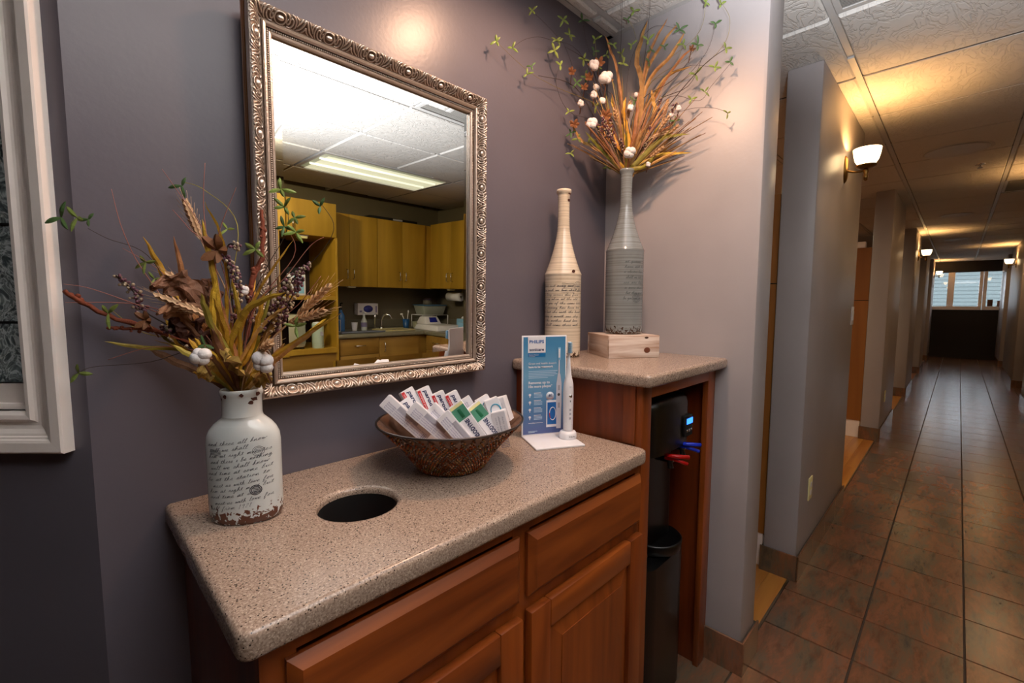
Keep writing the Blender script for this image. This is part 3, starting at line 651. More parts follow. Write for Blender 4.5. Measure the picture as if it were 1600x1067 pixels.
# ================================================================== VANITY
ZT = .93
vt = thing('vanity_cabinet', 'cherry stained vanity cabinet with two drawers and two doors under the speckled counter', 'cabinet', (.155, 0, 0))
def V(name, mb, mat, parent=vt, **k): return part(name, mb, mat, parent, **k)
ox = .155
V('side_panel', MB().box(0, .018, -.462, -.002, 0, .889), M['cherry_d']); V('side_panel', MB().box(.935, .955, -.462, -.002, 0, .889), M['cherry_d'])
V('shelf', MB().box(.018, .935, -.46, -.005, .12, .138), M['cherry_h']); V('back_panel', MB().box(.018, .935, -.012, -.002, .1, .889), M['cherry_d'])
V('toe_kick', MB().box(.018, .935, -.41, -.395, 0, .10), M['blackmat'])
ff = MB()
ff.box(0, .045, -.480, -.462, .08, .889); ff.box(.455, .505, -.480, -.462, .08, .889); ff.box(.930, .955, -.480, -.462, .08, .889)
ff.box(.045, .455, -.4797, -.462, .862, .889); ff.box(.505, .930, -.4797, -.462, .862, .889); ff.box(.045, .455, -.4797, -.462, .69, .725); ff.box(.505, .930, -.4797, -.462, .69, .725); ff.box(.045, .93, -.4797, -.462, .08, .12)
V('face_frame', ff, M['cherry_v'])
def drawer_front(x0, x1, z0, z1):
    m = MB(); c = .016
    m.box(x0, x1, -.488, -.481, z0, z1)
    vs = [(x0, -.488, z0), (x1, -.488, z0), (x1, -.488, z1), (x0, -.488, z1), (x0+c, -.500, z0+c), (x1-c, -.500, z0+c), (x1-c, -.500, z1-c), (x0+c, -.500, z1-c)]
    m.add(vs, [(4, 5, 6, 7), (0, 1, 5, 4), (1, 2, 6, 5), (2, 3, 7, 6), (3, 0, 4, 7)])
    d = V('drawer', m, M['cherry_h']); 
    part('drawer_box', MB().box(x0+.02, x1-.02, -.4805, -.06, z0+.02, z1-.02), M['cherry_d'], d)
drawer_front(.030, .468, .722, .858); drawer_front(.492, .944, .722, .858)
def raised_door(x0, x1, z0, z1, parent=vt):
    w = .062; d = part('door', MB().box(x0+.03, x1-.03, -.490, -.482, z0+.03, z1-.03), M['cherry_v'], parent)
    y0, y1 = -.502, -.481
    part('stile', MB().box(x0, x0+w, y0, y1, z0, z1), M['cherry_v'], d, bevel=.004); part('stile', MB().box(x1-w, x1, y0, y1, z0, z1), M['cherry_v'], d, bevel=.004)
    part('rail', MB().box(x0+w, x1-w, y0, y1, z1-w, z1), M['cherry_h'], d, bevel=.004); part('rail', MB().box(x0+w, x1-w, y0, y1, z0, z0+w), M['cherry_h'], d, bevel=.004)
    a, b, c, e = x0+w+.006, x1-w-.006, z0+w+.006, z1-w-.006; q = .035; m = MB()
    m.add([(a, -.4915, c), (b, -.4915, c), (b, -.4915, e), (a, -.4915, e), (a+q, -.4985, c+q), (b-q, -.4985, c+q), (b-q, -.4985, e-q), (a+q, -.4985, e-q), (a+q, -.5005, c+q), (b-q, -.5005, c+q), (b-q, -.5005, e-q), (a+q, -.5005, e-q)],
          [(8, 9, 10, 11), (0, 1, 5, 4), (1, 2, 6, 5), (2, 3, 7, 6), (3, 0, 4, 7), (4, 5, 9, 8), (5, 6, 10, 9), (6, 7, 11, 10), (7, 4, 8, 11)])
    part('raised_panel', m, M['cherry_v'], d)
raised_door(.028, .466, .10, .694); raised_door(.490, .944, .10, .694)
hole = [(.398+.074*math.cos(2*PI*k/64), -.262+.074*math.sin(2*PI*k/64)) for k in range(64)]
ct = slab2d(rrect(.128, 1.108, -.507, -.001, .012, rs=(.012, .012, .018, .022)), [hole[::-1]], .890, ZT, .010, 'countertop', M['stone_top'])
o = link('countertop', ct); tag(o, 'speckled beige stone vanity counter with a round waste hole', 'countertop')
t = part('waste_chute', MB().lathe([(.080, .25), (.080, .24)], 48, caps=False), M['blackmat'], vt, (.398-.155, -.262, .56))
part('chute_wall', MB().lathe([(.0735, .356), (.0735, .0), (.0715, 0), (.0715, .356)], 48, caps=False), M['blackmat'], t)
part('chute_floor', MB().lathe([(.001, .002), (.073, .002)][::-1], 48, caps=False), M['blackmat'], t)
# ================================================================== TALL CABINET with cooler niche
TZ = 1.133
tt = thing('tall_cabinet', 'taller cherry cabinet with an open niche for the water cooler beside the nib wall', 'cabinet', (1.115, 0, 0))
TW = NIB-.004-1.115
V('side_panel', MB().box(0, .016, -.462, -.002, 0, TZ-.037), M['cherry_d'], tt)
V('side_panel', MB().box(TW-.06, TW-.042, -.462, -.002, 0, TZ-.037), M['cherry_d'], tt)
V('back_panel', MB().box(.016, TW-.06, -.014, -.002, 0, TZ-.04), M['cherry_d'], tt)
V('stile', MB().box(-.002, .050, -.482, -.462, 0, TZ-.0365), M['cherry_v'], tt, bevel=.002)
V('stile', MB().box(TW-.075, TW-.022, -.482, -.462, 0, TZ-.0365), M['cherry_v'], tt, bevel=.002)
V('filler_strip', MB().box(TW-.0215, TW-.001, -.476, -.45, 0, TZ-.0365), M['cherry_v'], tt)
V('top_rail', MB().box(.050, TW-.075, -.4815, -.462, TZ-.075, TZ-.0365), M['cherry_h'], tt)
V('side_trim', MB().box(-.006, -.0021, -.462, -.425, ZT+.001, TZ-.04), M['cherry_v'], tt)
tc_ = slab2d(rrect(1.088, NIB-.002, -.518, -.001, .012, rs=(.0125, .0125, .02, .0125)), [], TZ-.036, TZ, .011, 'countertop', M['stone_top'])
o = link('countertop', tc_); tag(o, 'higher speckled beige stone counter carrying the two tall bottle vases', 'countertop')
# ================================================================== WATER COOLER
wc = thing('water_cooler', 'black floor standing water cooler inside the cabinet niche', 'water cooler', (1.36, -.28, 0))
def rprism(x0, x1, y0, y1, z0, z1, r, rtop=.0, n=5):
    mb = MB(); lp = rrect(x0, x1, y0, y1, r, n, rs=(.012, .012, r, r)); L = len(lp)
    cx, cy = (x0+x1)/2, (y0+y1)/2; rings = [(0, z0)]
    if rtop: rings += [(rtop*(1-math.cos(a)), z1-rtop+rtop*math.sin(a)) for a in (0, PI/8, PI/4, 3*PI/8, PI/2)]
    else: rings += [(0, z1)]
    vs = []; fs = []
    for d, z in rings:
        for x, y in lp:
            fx = 1-d/((x1-x0)/2); fy = 1-d/((y1-y0)/2)
            vs.append((cx+(x-cx)*fx, cy+(y-cy)*fy, z))
    for i in range(len(rings)-1):
        for k in range(L): a = i*L+k; b = i*L+(k+1) % L; fs.append((a, b, b+L, a+L))
    mb.add(vs, fs, 0, True); mb.add(vs[:L], [tuple(range(L))[::-1]]); mb.add(vs[-L:], [tuple(range(L))])
    return mb
part('lower_body', rprism(-.15, .132, -.182, .15, .02, .50, .06), M['black'], wc)
part('middle_body', rprism(-.15, .125, -.13, .15, .502, .858, .04), M['black'], wc)
part('head', rprism(-.152, .132, -.185, .15, .860, 1.035, .055, .035), M['black'], wc)
part('seam_ridge', MB().tube(cr([(-.01, -.178, .995), (-.01, -.168, 1.018), (-.01, -.14, 1.029), (-.01, .1, 1.033)]), .0055, 8), M['black'], wc)
part('foot', rprism(-.145, .12, -.155, .145, 0, .022, .05), M['blackmat'], wc)
part('drip_tray', MB().lathe([(.001, 0), (.075, .0), (.090, .015), (.094, .045), (.088, .050), (.08, .038), (.001, .038)], 32, X=Matrix.Translation((.03, -.105, .495)), caps=False), M['black'], wc)
dp = part('display', MB().box(.055, .112, -.194, -.170, .888, .958), M['blackmat'], wc, bevel=.004)
part('lit_panel', MB().box(.063, .106, -.1955, -.1935, .930, .948), M['blueled'], dp)
for k in range(3): part('button', MB().ball((.068+k*.016, -.1945, .908), .005, 10, 6, sc=(1, .4, 1)), M['chrome'], dp)
def tap(x, mat, label, dz):
    tp = part('tap', MB().tube([(x, -.13, .775+dz), (x, -.175, .775+dz), (x, -.18, .75+dz)], .010, 10), M['black'], wc)
    m = MB(); m.tube([(x-.012, -.165, .79+dz), (x-.002, -.20, .792+dz), (x+.030, -.225, .788+dz)], .007, 8); m.tube([(x-.012, -.165, .784+dz), (x+.012, -.205, .775+dz), (x+.028, -.222, .766+dz)], .006, 8)
    l = part('lever', m, mat, tp, label=label)
    part('lever_pin', MB().ball((x, -.187, .776+dz), .005, 8, 6), M['chrome'], tp)
tap(-.015, M['redpl'], 'red hot water lever', .052); tap(.072, M['bluepl'], 'blue cold water lever', .072)
part('indicator', MB().ball((-.052, -.136, .528), .004, 8, 6), M['redled'], wc)
# ================================================================== FRAMED MIRROR
al = math.radians(0.9)
mi = thing('framed_mirror', 'large mirror in an ornate champagne silver frame on the dark wall', 'mirror', (.6, -.022, 1.10), (-al, 0, 0))
mi.rotation_euler = (al, 0, 0)
gx0, gx1, gz0, gz1 = .346-.6, .876-.6, .066, .768       # glass opening, local
FP = [(0, .001), (0, .006), (.002, .009), (.006, .010), (.0065, .0085), (.0115, .0085), (.012, .013), (.015, .0175), (.0185, .0185), (.021, .0165), (.022, .012), (.026, .0125), (.031, .018), (.036, .0245), (.041, .028), (.045, .0285), (.048, .027), (.050, .023), (.0505, .019), (.0505, .012)]
SP = [(.0506, .0125), (.0515, .0115), (.0522, .008), (.0515, .004), (.0525, .001), (.0525, -.008), (.050, -.010), (0, -.010)]
for sd in 'ltrb':
    r = part('frame_rail', sweep_frame(MB(), gx0, gx1, gz0, gz1, FP, sd, dark=[(.0055, .0121), (.0205, .0452)]), [M['frame'], M['frame_dark']], mi)
    part('outer_side', sweep_frame(MB(), gx0, gx1, gz0, gz1, SP, sd), M['frame_gold'], r)
def hprof(u):
    for (a, b), (c, d) in zip(FP, FP[1:]):
        if a <= u <= c and c > a: return b+(d-b)*(u-a)/(c-a)
    return .02
# one repeat of the carved motif, length 1 along s (scaled), across u
def motif(Lm, thick=1.25):
    mb = MB()
    def P(s, u, up=0): return (s, -(hprof(u)+.0008+up), u)
    mb.ball(P(0, .034, .0), .0072, 12, 6, sc=(1.05, .55, .78))
    ring = [P(.0112*math.cos(a), .034+.0088*math.sin(a)) for a in [2*PI*k/20 for k in range(20)]]
    mb.tube(ring, .0012*thick, 5, closed=True)
    for sg in (-1, 1):
        def S(pts, r=.0016, tp=.5): mb.tube(cr([P(sg*s, u) for s, u in pts], 4), r*thick, 5, taper=tp)
        S([(.013, .045), (.017, .040), (.019, .033), (.016, .029), (.013, .032), (.015, .036)])
        S([(.014, .026), (.020, .026), (.025, .030), (.026, .036), (.022, .039), (.020, .036)])
        S([(.022, .046), (.027, .043), (.031, .037), (.031, .030), (.028, .026)], .0018)
        S([(Lm/2-.001, .046), (Lm/2-.004, .038), (Lm/2-.010, .030), (Lm/2-.018, .0255)], .0022, .4)
        S([(Lm/2-.007, .046), (Lm/2-.010, .039), (Lm/2-.015, .033)], .0018, .4)
        S([(Lm/2, .034), (Lm/2-.003, .029), (Lm/2-.008, .0255)], .0018, .4)
        S([(.030, .0465), (.034, .042), (.036, .036), (.034, .031)], .0014)
    return mb
for sd, n in (('t', 6), ('b', 6), ('l', 8), ('r', 8)):
    L = (gx1-gx0 if sd in 'tb' else gz1-gz0)+.075; step = L/n
    me = motif(step).mesh('carved_ornament', M['frame_hi'])
    for k in range(n):
        s = -L/2+step*(k+.5); cx, cz = (gx0+gx1)/2, (gz0+gz1)/2
        o = link('carved_ornament', me, mi)
        if sd == 't': o.location = (cx+s, 0, gz1)
        if sd == 'b': o.location = (cx+s, 0, gz0); o.rotation_euler = (0, PI, 0)
        if sd == 'r': o.location = (gx1, 0, cz+s); o.rotation_euler = (0, PI/2, 0)
        if sd == 'l': o.location = (gx0, 0, cz+s); o.rotation_euler = (0, -PI/2, 0)
bd = MB()
def beads(x0, z0, x1, z1):
    n = int(((x1-x0)**2+(z1-z0)**2)**.5/.0044)
    for k in range(n+1): t = k/n; bd.ball((x0+(x1-x0)*t, -.0098, z0+(z1-z0)*t), .0018, 6, 4)
u = .009
beads(gx0-u, gz0-u, gx1+u, gz0-u); beads(gx0-u, gz1+u, gx1+u, gz1+u); beads(gx0-u, gz0-u+.0044, gx0-u, gz1+u-.0044); beads(gx1+u, gz0-u+.0044, gx1+u, gz1+u-.0044)
part('bead_trim', bd, M['frame_hi'], mi, kind='stuff')
B = .0165; hb = .0011; gm = MB()
vs = [(gx0-.004, 0, gz0-.004), (gx1+.004, 0, gz0-.004), (gx1+.004, 0, gz1+.004), (gx0-.004, 0, gz1+.004), (gx0+B, -hb, gz0+B), (gx1-B, -hb, gz0+B), (gx1-B, -hb, gz1-B), (gx0+B, -hb, gz1-B)]
gm.add(vs+[(x, .004, z) for x, y, z in vs[:4]], [(4, 5, 6, 7), (0, 1, 5, 4), (1, 2, 6, 5), (2, 3, 7, 6), (3, 0, 4, 7), (8, 11, 10, 9), (0, 8, 9, 1), (1, 9, 10, 2), (2, 10, 11, 3), (3, 11, 8, 0)])
def m_mirror():
    m, nt, b = new_mat('silvered mirror glass'); b.inputs['Metallic'].default_value = 1; b.inputs['Roughness'].default_value = 0; b.inputs['Base Color'].default_value = (.9, .91, .89, 1); return m
part('mirror_glass', gm, m_mirror(), mi)

# ================================================================== KITCHEN ACROSS THE CORRIDOR (seen in the mirror)
KY, KF = -3.88, -3.25
kb = thing('base_cabinet_run', 'low maple base cabinets along the back wall of the utility room', 'cabinet', (1.93, KY+.002, 0))
W = 3.555-1.93
part('carcass', MB().box(0, W, 0, .60, .10, .868), M['maple'], kb); part('toe_kick', MB().box(0, W, 0, .55, 0, .10), M['blackmat'], kb)
def handle(parent, x, y, z, vert=True, L=.10, axis='y', sg=1):
    m = MB(); h = L/2
    if axis == 'y': pts = [(x, y, z-h), (x, y+.028*sg, z-h+.008), (x, y+.028*sg, z+h-.008), (x, y, z+h)] if vert else [(x-h, y, z), (x-h+.008, y+.028*sg, z), (x+h-.008, y+.028*sg, z), (x+h, y, z)]
    else: pts = [(x, y, z-h), (x+.028*sg, y, z-h+.008), (x+.028*sg, y, z+h-.008), (x, y, z+h)] if vert else [(x, y-h, z), (x+.028*sg, y-h+.008, z), (x+.028*sg, y+h-.008, z), (x, y+h, z)]
    m.tube(pts, .005, 8); part('handle', m, M['chrome'], parent)
d = part('drawer', MB().box(.02, .44, .601, .62, .70, .862), M['maple'], kb, bevel=.002); handle(d, .23, .62, .79, False, .11)
d = part('drawer', MB().box(.02, .44, .601, .62, .13, .694), M['maple'], kb, bevel=.002); handle(d, .23, .62, .62, False, .11)
d = part('door', MB().box(.446, .93, .601, .62, .13, .862), M['maple'], kb, bevel=.002); handle(d, .50, .62, .76)
kr = thing('base_cabinet_run', 'low maple base cabinets along the right wall of the utility room', 'cabinet', (3.555, -3.24, 0))
part('carcass', MB().box(-.60, 0, 0, 1.25, .10, .868), M['maple'], kr); part('toe_kick', MB().box(-.55, 0, 0, 1.25, 0, .10), M['blackmat'], kr)
for k in range(3): d = part('drawer', MB().box(-.62, -.601, .02+k*.41, .42+k*.41, .70, .862), M['maple'], kr, bevel=.002); handle(d, -.62, .22+k*.41, .79, False, .11, 'x', -1); d = part('door', MB().box(-.62, -.601, .02+k*.41, .42+k*.41, .13, .694), M['maple'], kr, bevel=.002)
kt = slab2d([(1.925, KY+.001), (3.559, KY+.001), (3.559, -1.98), (2.915, -1.98), (2.915, KF+.02), (1.925, KF+.02)], [], .87, .91, .012, 'worktop', plain('grey green laminate', '#7f7b68', .3))
tag(link('worktop', kt), 'grey green L-shaped worktop in the utility room', 'worktop')
bs = thing('backsplash', 'grey green upstand along the utility room worktop', 'backsplash', (1.93, KY+.001, .911))
part('back_upstand', MB().box(0, 1.625, 0, .018, 0, .10), plain('upstand', '#6d6858', .4), bs); part('side_upstand', MB().box(1.608, 1.628, .02, 1.9, 0, .10), plain('upstand2', '#6d6858', .4), bs)
def upper(label, x, y, w, dep, z0, z1, splits, hpos, axis='y'):
    t = thing('wall_cabinet', label, 'cabinet', (x, y, z0)); H = z1-z0
    part('cabinet_box', MB().box(0, w, 0, dep, 0, H) if axis == 'y' else MB().box(-dep, 0, 0, w, 0, H), M['maple_k'], t)
    for a, b, hx in zip(splits, splits[1:], hpos):
        if axis == 'y': d = part('door', MB().box(a+.002, b-.002, dep+.001, dep+.019, .002, H-.002), M['maple_k'], t, bevel=.0015); handle(d, hx, dep+.019, .13, sg=1)
        else: d = part('door', MB().box(-dep-.019, -dep-.001, a+.002, b-.002, .002, H-.002), M['maple_k'], t, bevel=.0015); handle(d, -dep-.019, hx, .13, axis='x', sg=-1)
    return t
upper('left maple wall cabinet above the sink worktop', 1.932, KY+.002, .585, .31, 1.385, 2.13, [0, .27, .585], [.235, .305])
upper('right maple wall cabinet above the sink worktop', 2.519, KY+.002, .72, .31, 1.385, 2.13, [0, .31, .62], [.27, .345])
upper('maple wall cabinet on the right side wall of the utility room', 3.558, -3.568, 1.2, .31, 1.39, 2.15, [0, .40, .80, 1.2], [.355, .44, .84], 'x')
for x, y, r, l in ((2.2, -3.52, 0, 'small cream under-cabinet light under the left wall cabinet'), (3.3, -3.25, 1, 'small cream under-cabinet light under the side wall cabinet')):
    t = thing('puck_light', l, 'lamp', (x, y, 1.384)); part('lens', MB().box(-.04, .04, -.02, .02, -.012, -.001), M['yellowp'], t, bevel=.003); part('rim', MB().box(-.044, .044, -.024, .024, -.004, 0), M['white'], t)
tu = thing('tall_shelf_unit', 'tall maple shelf unit with top doors and open dark bays', 'cabinet', (1.02, KY+.002, 0))
part('side_panel', MB().box(.885, .905, 0, .65, 0, 1.835), M['maple_k'], tu); part('side_panel', MB().box(0, .02, 0, .65, 0, 1.835), M['maple_k'], tu)
part('back_panel', MB().box(.02, .885, 0, .02, .76, 1.83), plain('dark bay lining', '#2a1712', .7), tu)
part('shelf', MB().box(.02, .885, .02, .64, 1.25, 1.285), M['maple_k'], tu); part('shelf', MB().box(.02, .885, .02, .66, .745, .79), M['maple_k'], tu)
part('top_box', MB().box(0, .905, 0, .62, 1.836, 2.15), M['maple_k'], tu)
part('base_box', MB().box(.02, .885, .02, .64, .0, .742), M['maple'], tu)
for a, b, hx in ((0, .45, .41), (.455, .905, .50)): d = part('door', MB().box(a+.002, b-.002, .621, .64, 1.838, 2.148), M['maple_k'], tu, bevel=.0015); handle(d, hx, .64, 1.92, L=.09)
for x, l in ((1.37, 'left cream puck light under the tall unit'), (1.62, 'right cream puck light under the tall unit')):
    t = thing('puck_light', l, 'lamp', (x, -3.30, 1.834)); part('lens', MB().box(-.045, .045, -.0, .04, -.03, -.003), M['yellowp'], t, bevel=.008); part('rim', MB().box(-.05, .05, -.005, .045, -.005, 0), M['white'], t)
beige = plain('beige enamel', '#b9b69a', .35)
mw_ = thing('microwave', 'white and grey appliance on the upper shelf of the tall unit', 'appliance', (1.28, -3.75, 1.286))
part('appliance_body', MB().box(0, .40, 0, .38, 0, .20), M['white'], mw_, bevel=.01); part('door_window', MB().box(.09, .26, .381, .386, .03, .17), M['black'], mw_, bevel=.002); part('control_panel', MB().box(.29, .38, .381, .386, .02, .18), M['lightblue'], mw_); part('vent_top', MB().box(.03, .37, .03, .35, .201, .26), M['blackmat'], mw_, bevel=.01)
st = thing('sterilizer', 'beige sterilizer standing in the lower bay of the tall unit', 'appliance', (1.26, -3.80, .791))
part('sterilizer_body', MB().box(0, .38, 0, .52, .012, .32), beige, st, bevel=.03); part('door', MB().box(.02, .29, .521, .54, .04, .29), beige, st, bevel=.01); part('control_strip', MB().box(.30, .37, .521, .53, .05, .29), plain('grey strip', '#90937f', .4), st, bevel=.003)
for s in ((.03, .03), (.35, .03), (.03, .49), (.35, .49)): part('foot', MB().box(s[0]-.015, s[0]+.015, s[1]-.015, s[1]+.015, 0, .0125), M['blackmat'], st)
t = thing('water_jug', 'pale translucent plastic jug beside the beige sterilizer', 'jug', (1.755, -3.30, .791)); part('jug_body', MB().lathe([(.05, 0), (.053, .01), (.053, .22), (.05, .235), (.001, .236)], 24), plain('pale green plastic', '#b6c8b4', .4), t); part('jug_lid', MB().lathe([(.045, .236), (.045, .245), (.001, .25)], 24), M['white'], t); part('jug_mark', MB().box(.0, .03, .048, .0545, .12, .16), M['paper_grey'], t)
# troffer in the ceiling
tr = thing('ceiling_troffer', 'long fluorescent troffer in the utility room ceiling', 'lamp', (GX0+GPX, GY0-GPY*4.5, 2.395))
f = MB(); w, h = GPX-.014, GPY/2-.014
for a in ((-w, w, -h, -h+.03), (-w, w, h-.03, h), (-w, -w+.03, -h+.03, h-.03), (w-.03, w, -h+.03, h-.03)): f.box(*a, -.008, .03)
part('troffer_frame', f, M['grid'], tr)
part('diffuser', MB().box(-w+.03, w-.03, -h+.03, h-.03, -.002, .004), plain('prismatic diffuser', '#c8ccb8', .3, emit='#cfd6a8', es=.18, bump=.5, bscale=300), tr)
for k in (-1, 1): part('tube_glow', MB().tube([(-w+.05, k*.10, -.003), (w-.05, k*.10, -.003)], .012, 8), plain('tube glow %d' % k, '#ffffff', .3, emit='#eef2d8', es=.5), tr)
# things on the worktop
def bottle(name, label, x, y, prof, mat, cap, capm, cat='bottle', extra=None):
    t = thing(name, label, cat, (x, y, .911)); part('bottle_body', MB().lathe(prof, 20), mat, t); part('cap', MB().lathe(cap, 16), capm, t)
    if extra: extra(t)
    return t
def pump(t): part('nozzle', MB().tube([(0, 0, .27), (0, 0, .30), (0, .045, .30)], .007, 8), M['black'], t)
bottle('soap_bottle', 'blue liquid soap bottle with a black pump at the left end of the worktop', 2.10, -3.56, [(.038, 0), (.04, .01), (.04, .17), (.018, .21), (.016, .23), (.001, .231)], plain('blue soap', '#3f78b8', .15), [(.018, .231), (.018, .25), (.006, .255), (.006, .275)], M['black'], extra=pump)
def spray(t): part('spray_head', MB().tube([(0, -.01, .19), (0, .03, .195), (0, .045, .185)], .010, 8), M['white'], t); part('bottle_label', MB().lathe([(.0335, .04), (.0335, .09)], 20, caps=False), M['lilac'], t)
bottle('spray_bottle', 'clear spray bottle with a white head below the glove box', 2.38, -3.60, [(.03, 0), (.033, .01), (.033, .10), (.014, .14), (.012, .165), (.001, .166)], plain('clear plastic', '#cfd4cc', .2), [(.014, .166), (.014, .185), (.001, .187)], M['white'], extra=spray)
t = thing('paper_cup', 'white paper cup between the soap and the spray bottle', 'cup', (2.26, -3.58, .911)); part('cup_wall', MB().lathe([(.024, 0), (.033, .09), (.030, .09), (.022, .004)], 20, caps=False), M['white'], t); part('rim', MB().tube([(.033*math.cos(2*PI*k/20), .033*math.sin(2*PI*k/20), .09) for k in range(20)], .002, 6, closed=True), M['white'], t)
t = thing('glove_box', 'white glove box with a blue oval mounted on the utility room wall', 'box', (2.405, KY+.001, 1.07)); part('carton', MB().box(0, .25, 0, .09, 0, .13), M['white'], t, bevel=.003)
m = MB(); m.lathe([(.05, 0), (.05, .002), (.001, .0025)], 28, sx=1.15, sy=.8); 
for i, v in enumerate(m.v): m.v[i] = (v[0]+.125, .0905+v[2], v[1]+.068)
part('oval_opening', m, plain('violet blue', '#3a3f9a', .5), t); part('print', MB().box(.215, .235, .0905, .0915, .025, .10), M['lilac'], t); part('print', MB().box(.02, .05, .0905, .0915, .03, .05), M['lilac'], t)
t = thing('sink', 'beige sink basin let into the worktop', 'sink', (2.70, -3.52, .9105)); sk = MB(); lp = rrect(-.20, .20, -.15, .15, .05, 5); L = len(lp); vs = []; fs = []
for sc_, z in ((1.04, .001), (1.04, .008), (1.0, .010), (.93, .004), (.85, -.02)): vs += [(x*sc_, y*sc_, z) for x, y in lp]
for i in range(4):
    for k in range(L): a = i*L+k; b = i*L+(k+1) % L; fs.append((a, b, b+L, a+L))
fs.append(tuple(4*L+k for k in range(L))); sk.add([(x, y, max(z, .0015)) for x, y, z in vs], fs, 0, True)
part('basin', sk, plain('beige sink', '#c9bd8c', .25), t); part('drain', MB().lathe([(.02, .0022), (.02, .004), (.001, .004)], 16), M['chrome'], t)
t = thing('faucet', 'chrome gooseneck faucet behind the sink', 'faucet', (2.66, -3.72, .911)); part('spout', MB().tube(cr([(0, 0, 0), (0, .0, .10), (.02, .03, .16), (.06, .07, .16), (.08, .09, .12)]), .011, 10), M['chrome'], t); part('faucet_base', MB().lathe([(.03, 0), (.03, .01), (.016, .03), (.001, .031)], 20), M['chrome'], t); part('side_sprayer', MB().tube([(-.09, 0, 0), (-.09, 0, .12), (-.085, .02, .17)], .013, 10), M['chrome'], t)
t = thing('tool_cup', 'blue cup holding brushes beside the faucet', 'cup', (2.95, -3.66, .911)); part('cup_wall', MB().lathe([(.032, 0), (.043, .11), (.040, .11), (.03, .004), (.001, .004)], 24), plain('deep blue cup', '#1c4f86', .3), t)
t = thing('dish_brush', 'white brush leaning out of the blue cup to the left', 'brush', (2.94, -3.66, .93)); part('brush_handle', MB().tube([(0, 0, 0), (-.03, .01, .10), (-.055, .02, .14)], .005, 8), M['white'], t); part('brush_head', MB().ball((-.065, .022, .15), .017, 10, 6, sc=(1.2, .7, .7)), M['white'], t)
t = thing('dish_brush', 'white brush standing upright in the blue cup', 'brush', (2.96, -3.665, .93)); part('brush_handle', MB().tube([(0, 0, 0), (.015, .0, .12), (.022, .0, .17)], .005, 8), M['white'], t); part('brush_head', MB().ball((.023, 0, .18), .013, 10, 6, sc=(.7, .7, 1.3)), M['white'], t)
t = thing('plastic_tub', 'beige tub on the worktop in the corner', 'tub', (3.12, -3.66, .911)); part('tub_body', MB().box(-.06, .06, -.05, .05, 0, .07), beige, t, bevel=.008); part('tub_rim', MB().box(-.063, .063, -.053, .053, .066, .074), beige, t, bevel=.002)
t = thing('wire_shelf', 'white wire shelf standing in the worktop corner', 'shelf', (3.33, -3.715, .911))
f = MB()
for x in (-.19, .19):
    for y in (-.12, .12): part('leg', MB().tube([(x, y, 0), (x, y, .15)], .005, 6), M['white'], t)
for k in range(9): f.tube([(-.19, -.12+k*.03, .152), (.19, -.12+k*.03, .152)], .003, 5)
part('wire_deck', f, M['white'], t)
t = thing('storage_bin', 'clear storage bin with a blue lid on the white wire shelf', 'bin', (3.33, -3.715, 1.066)); part('bin_body', MB().frustum((-.14, .14, -.09, .09), (-.17, .17, -.11, .11), 0, .11), plain('frosted plastic', '#a9ad9f', .3), t, bevel=.006); part('bin_lid', MB().box(-.18, .18, -.12, .12, .111, .125), plain('blue lid', '#4d7394', .35), t, bevel=.004)
t = thing('pot', 'dark lidded jar on top of the blue storage lid', 'jar', (3.29, -3.715, 1.192)); part('jar_body', MB().lathe([(.05, 0), (.055, .01), (.055, .05), (.001, .05)], 24), plain('smoky jar', '#6b665a', .3), t); part('jar_lid', MB().lathe([(.062, .051), (.062, .065), (.03, .075), (.001, .076)], 24), plain('dark violet lid', '#352638', .4), t)
t = thing('ultrasonic_cleaner', 'cream countertop cleaner with a blue display on the right worktop', 'appliance', (3.14, -3.44, .911), (0, 0, .0)); m = MB()
m.frustum((-.16, .22, -.11, .36), (-.13, .20, -.09, .34), .0, .06); part('cleaner_base', m, M['white'], t, bevel=.012); m = MB(); m.frustum((-.13, .10, -.11, .10), (-.10, .08, -.07, .04), .061, .15); part('console', m, M['white'], t, bevel=.015)
part('screen', MB().frustum((-.06, .05, .06, .085), (-.05, .04, .045, .06), .085, .14), plain('blue screen', '#262c8c', .2), t)
for x, y, z, l in ((3.30, -2.98, .0, 'light blue tissue box, lower and nearer of the pair on the right worktop'), (3.42, -3.16, .0, 'light blue tissue box, farther of the pair on the right worktop')):
    t = thing('tissue_box', l, 'box', (x, y, .911)); part('carton', MB().box(-.055, .055, -.06, .06, 0, .13 if y < -3.1 else .10), M['lightblue'], t, bevel=.003); part('tissue', MB().ball((0, 0, .135 if y < -3.1 else .105), .025, 8, 5, sc=(1.3, .4, 1)), M['white'], t)
t = thing('tablet_stand', 'dark appliance with a pale front at the right end of the worktop', 'appliance', (3.30, -2.72, .911)); part('appliance_body', MB().box(-.09, .1, -.1, .1, 0, .06), plain('dark grey', '#3f4040', .4), t, bevel=.01); part('front', MB().box(-.1, -.091, -.09, .09, .01, .12), beige, t, bevel=.003)
t = thing('paper_towel_holder', 'white paper towel roll on a holder under the side wall cabinet', 'paper towel', (3.40, -3.30, 1.30)); m = MB(); m.lathe([(.018, -.12), (.052, -.12), (.052, .12), (.018, .12)], 24, caps=False, X=Matrix.Rotation(PI/2, 4, 'X')); part('roll', m, M['paper'], t); part('rod', MB().tube([(0, -.14, .085), (0, -.14, 0), (0, .14, 0), (0, .14, .085)], .005, 8), M['chrome'], t)
t = thing('caddy', 'small wire caddy with a teal packet at the left end of the worktop', 'caddy', (2.0, -3.50, .911)); m = MB()
for x in (-.05, .05):
    for y in (-.04, .04): m.tube([(x, y, 0), (x, y, .13)], .003, 6)
for z in (.01, .13): m.tube([(-.05, -.04, z), (.05, -.04, z), (.05, .04, z), (-.05, .04, z)], .003, 6, closed=True)
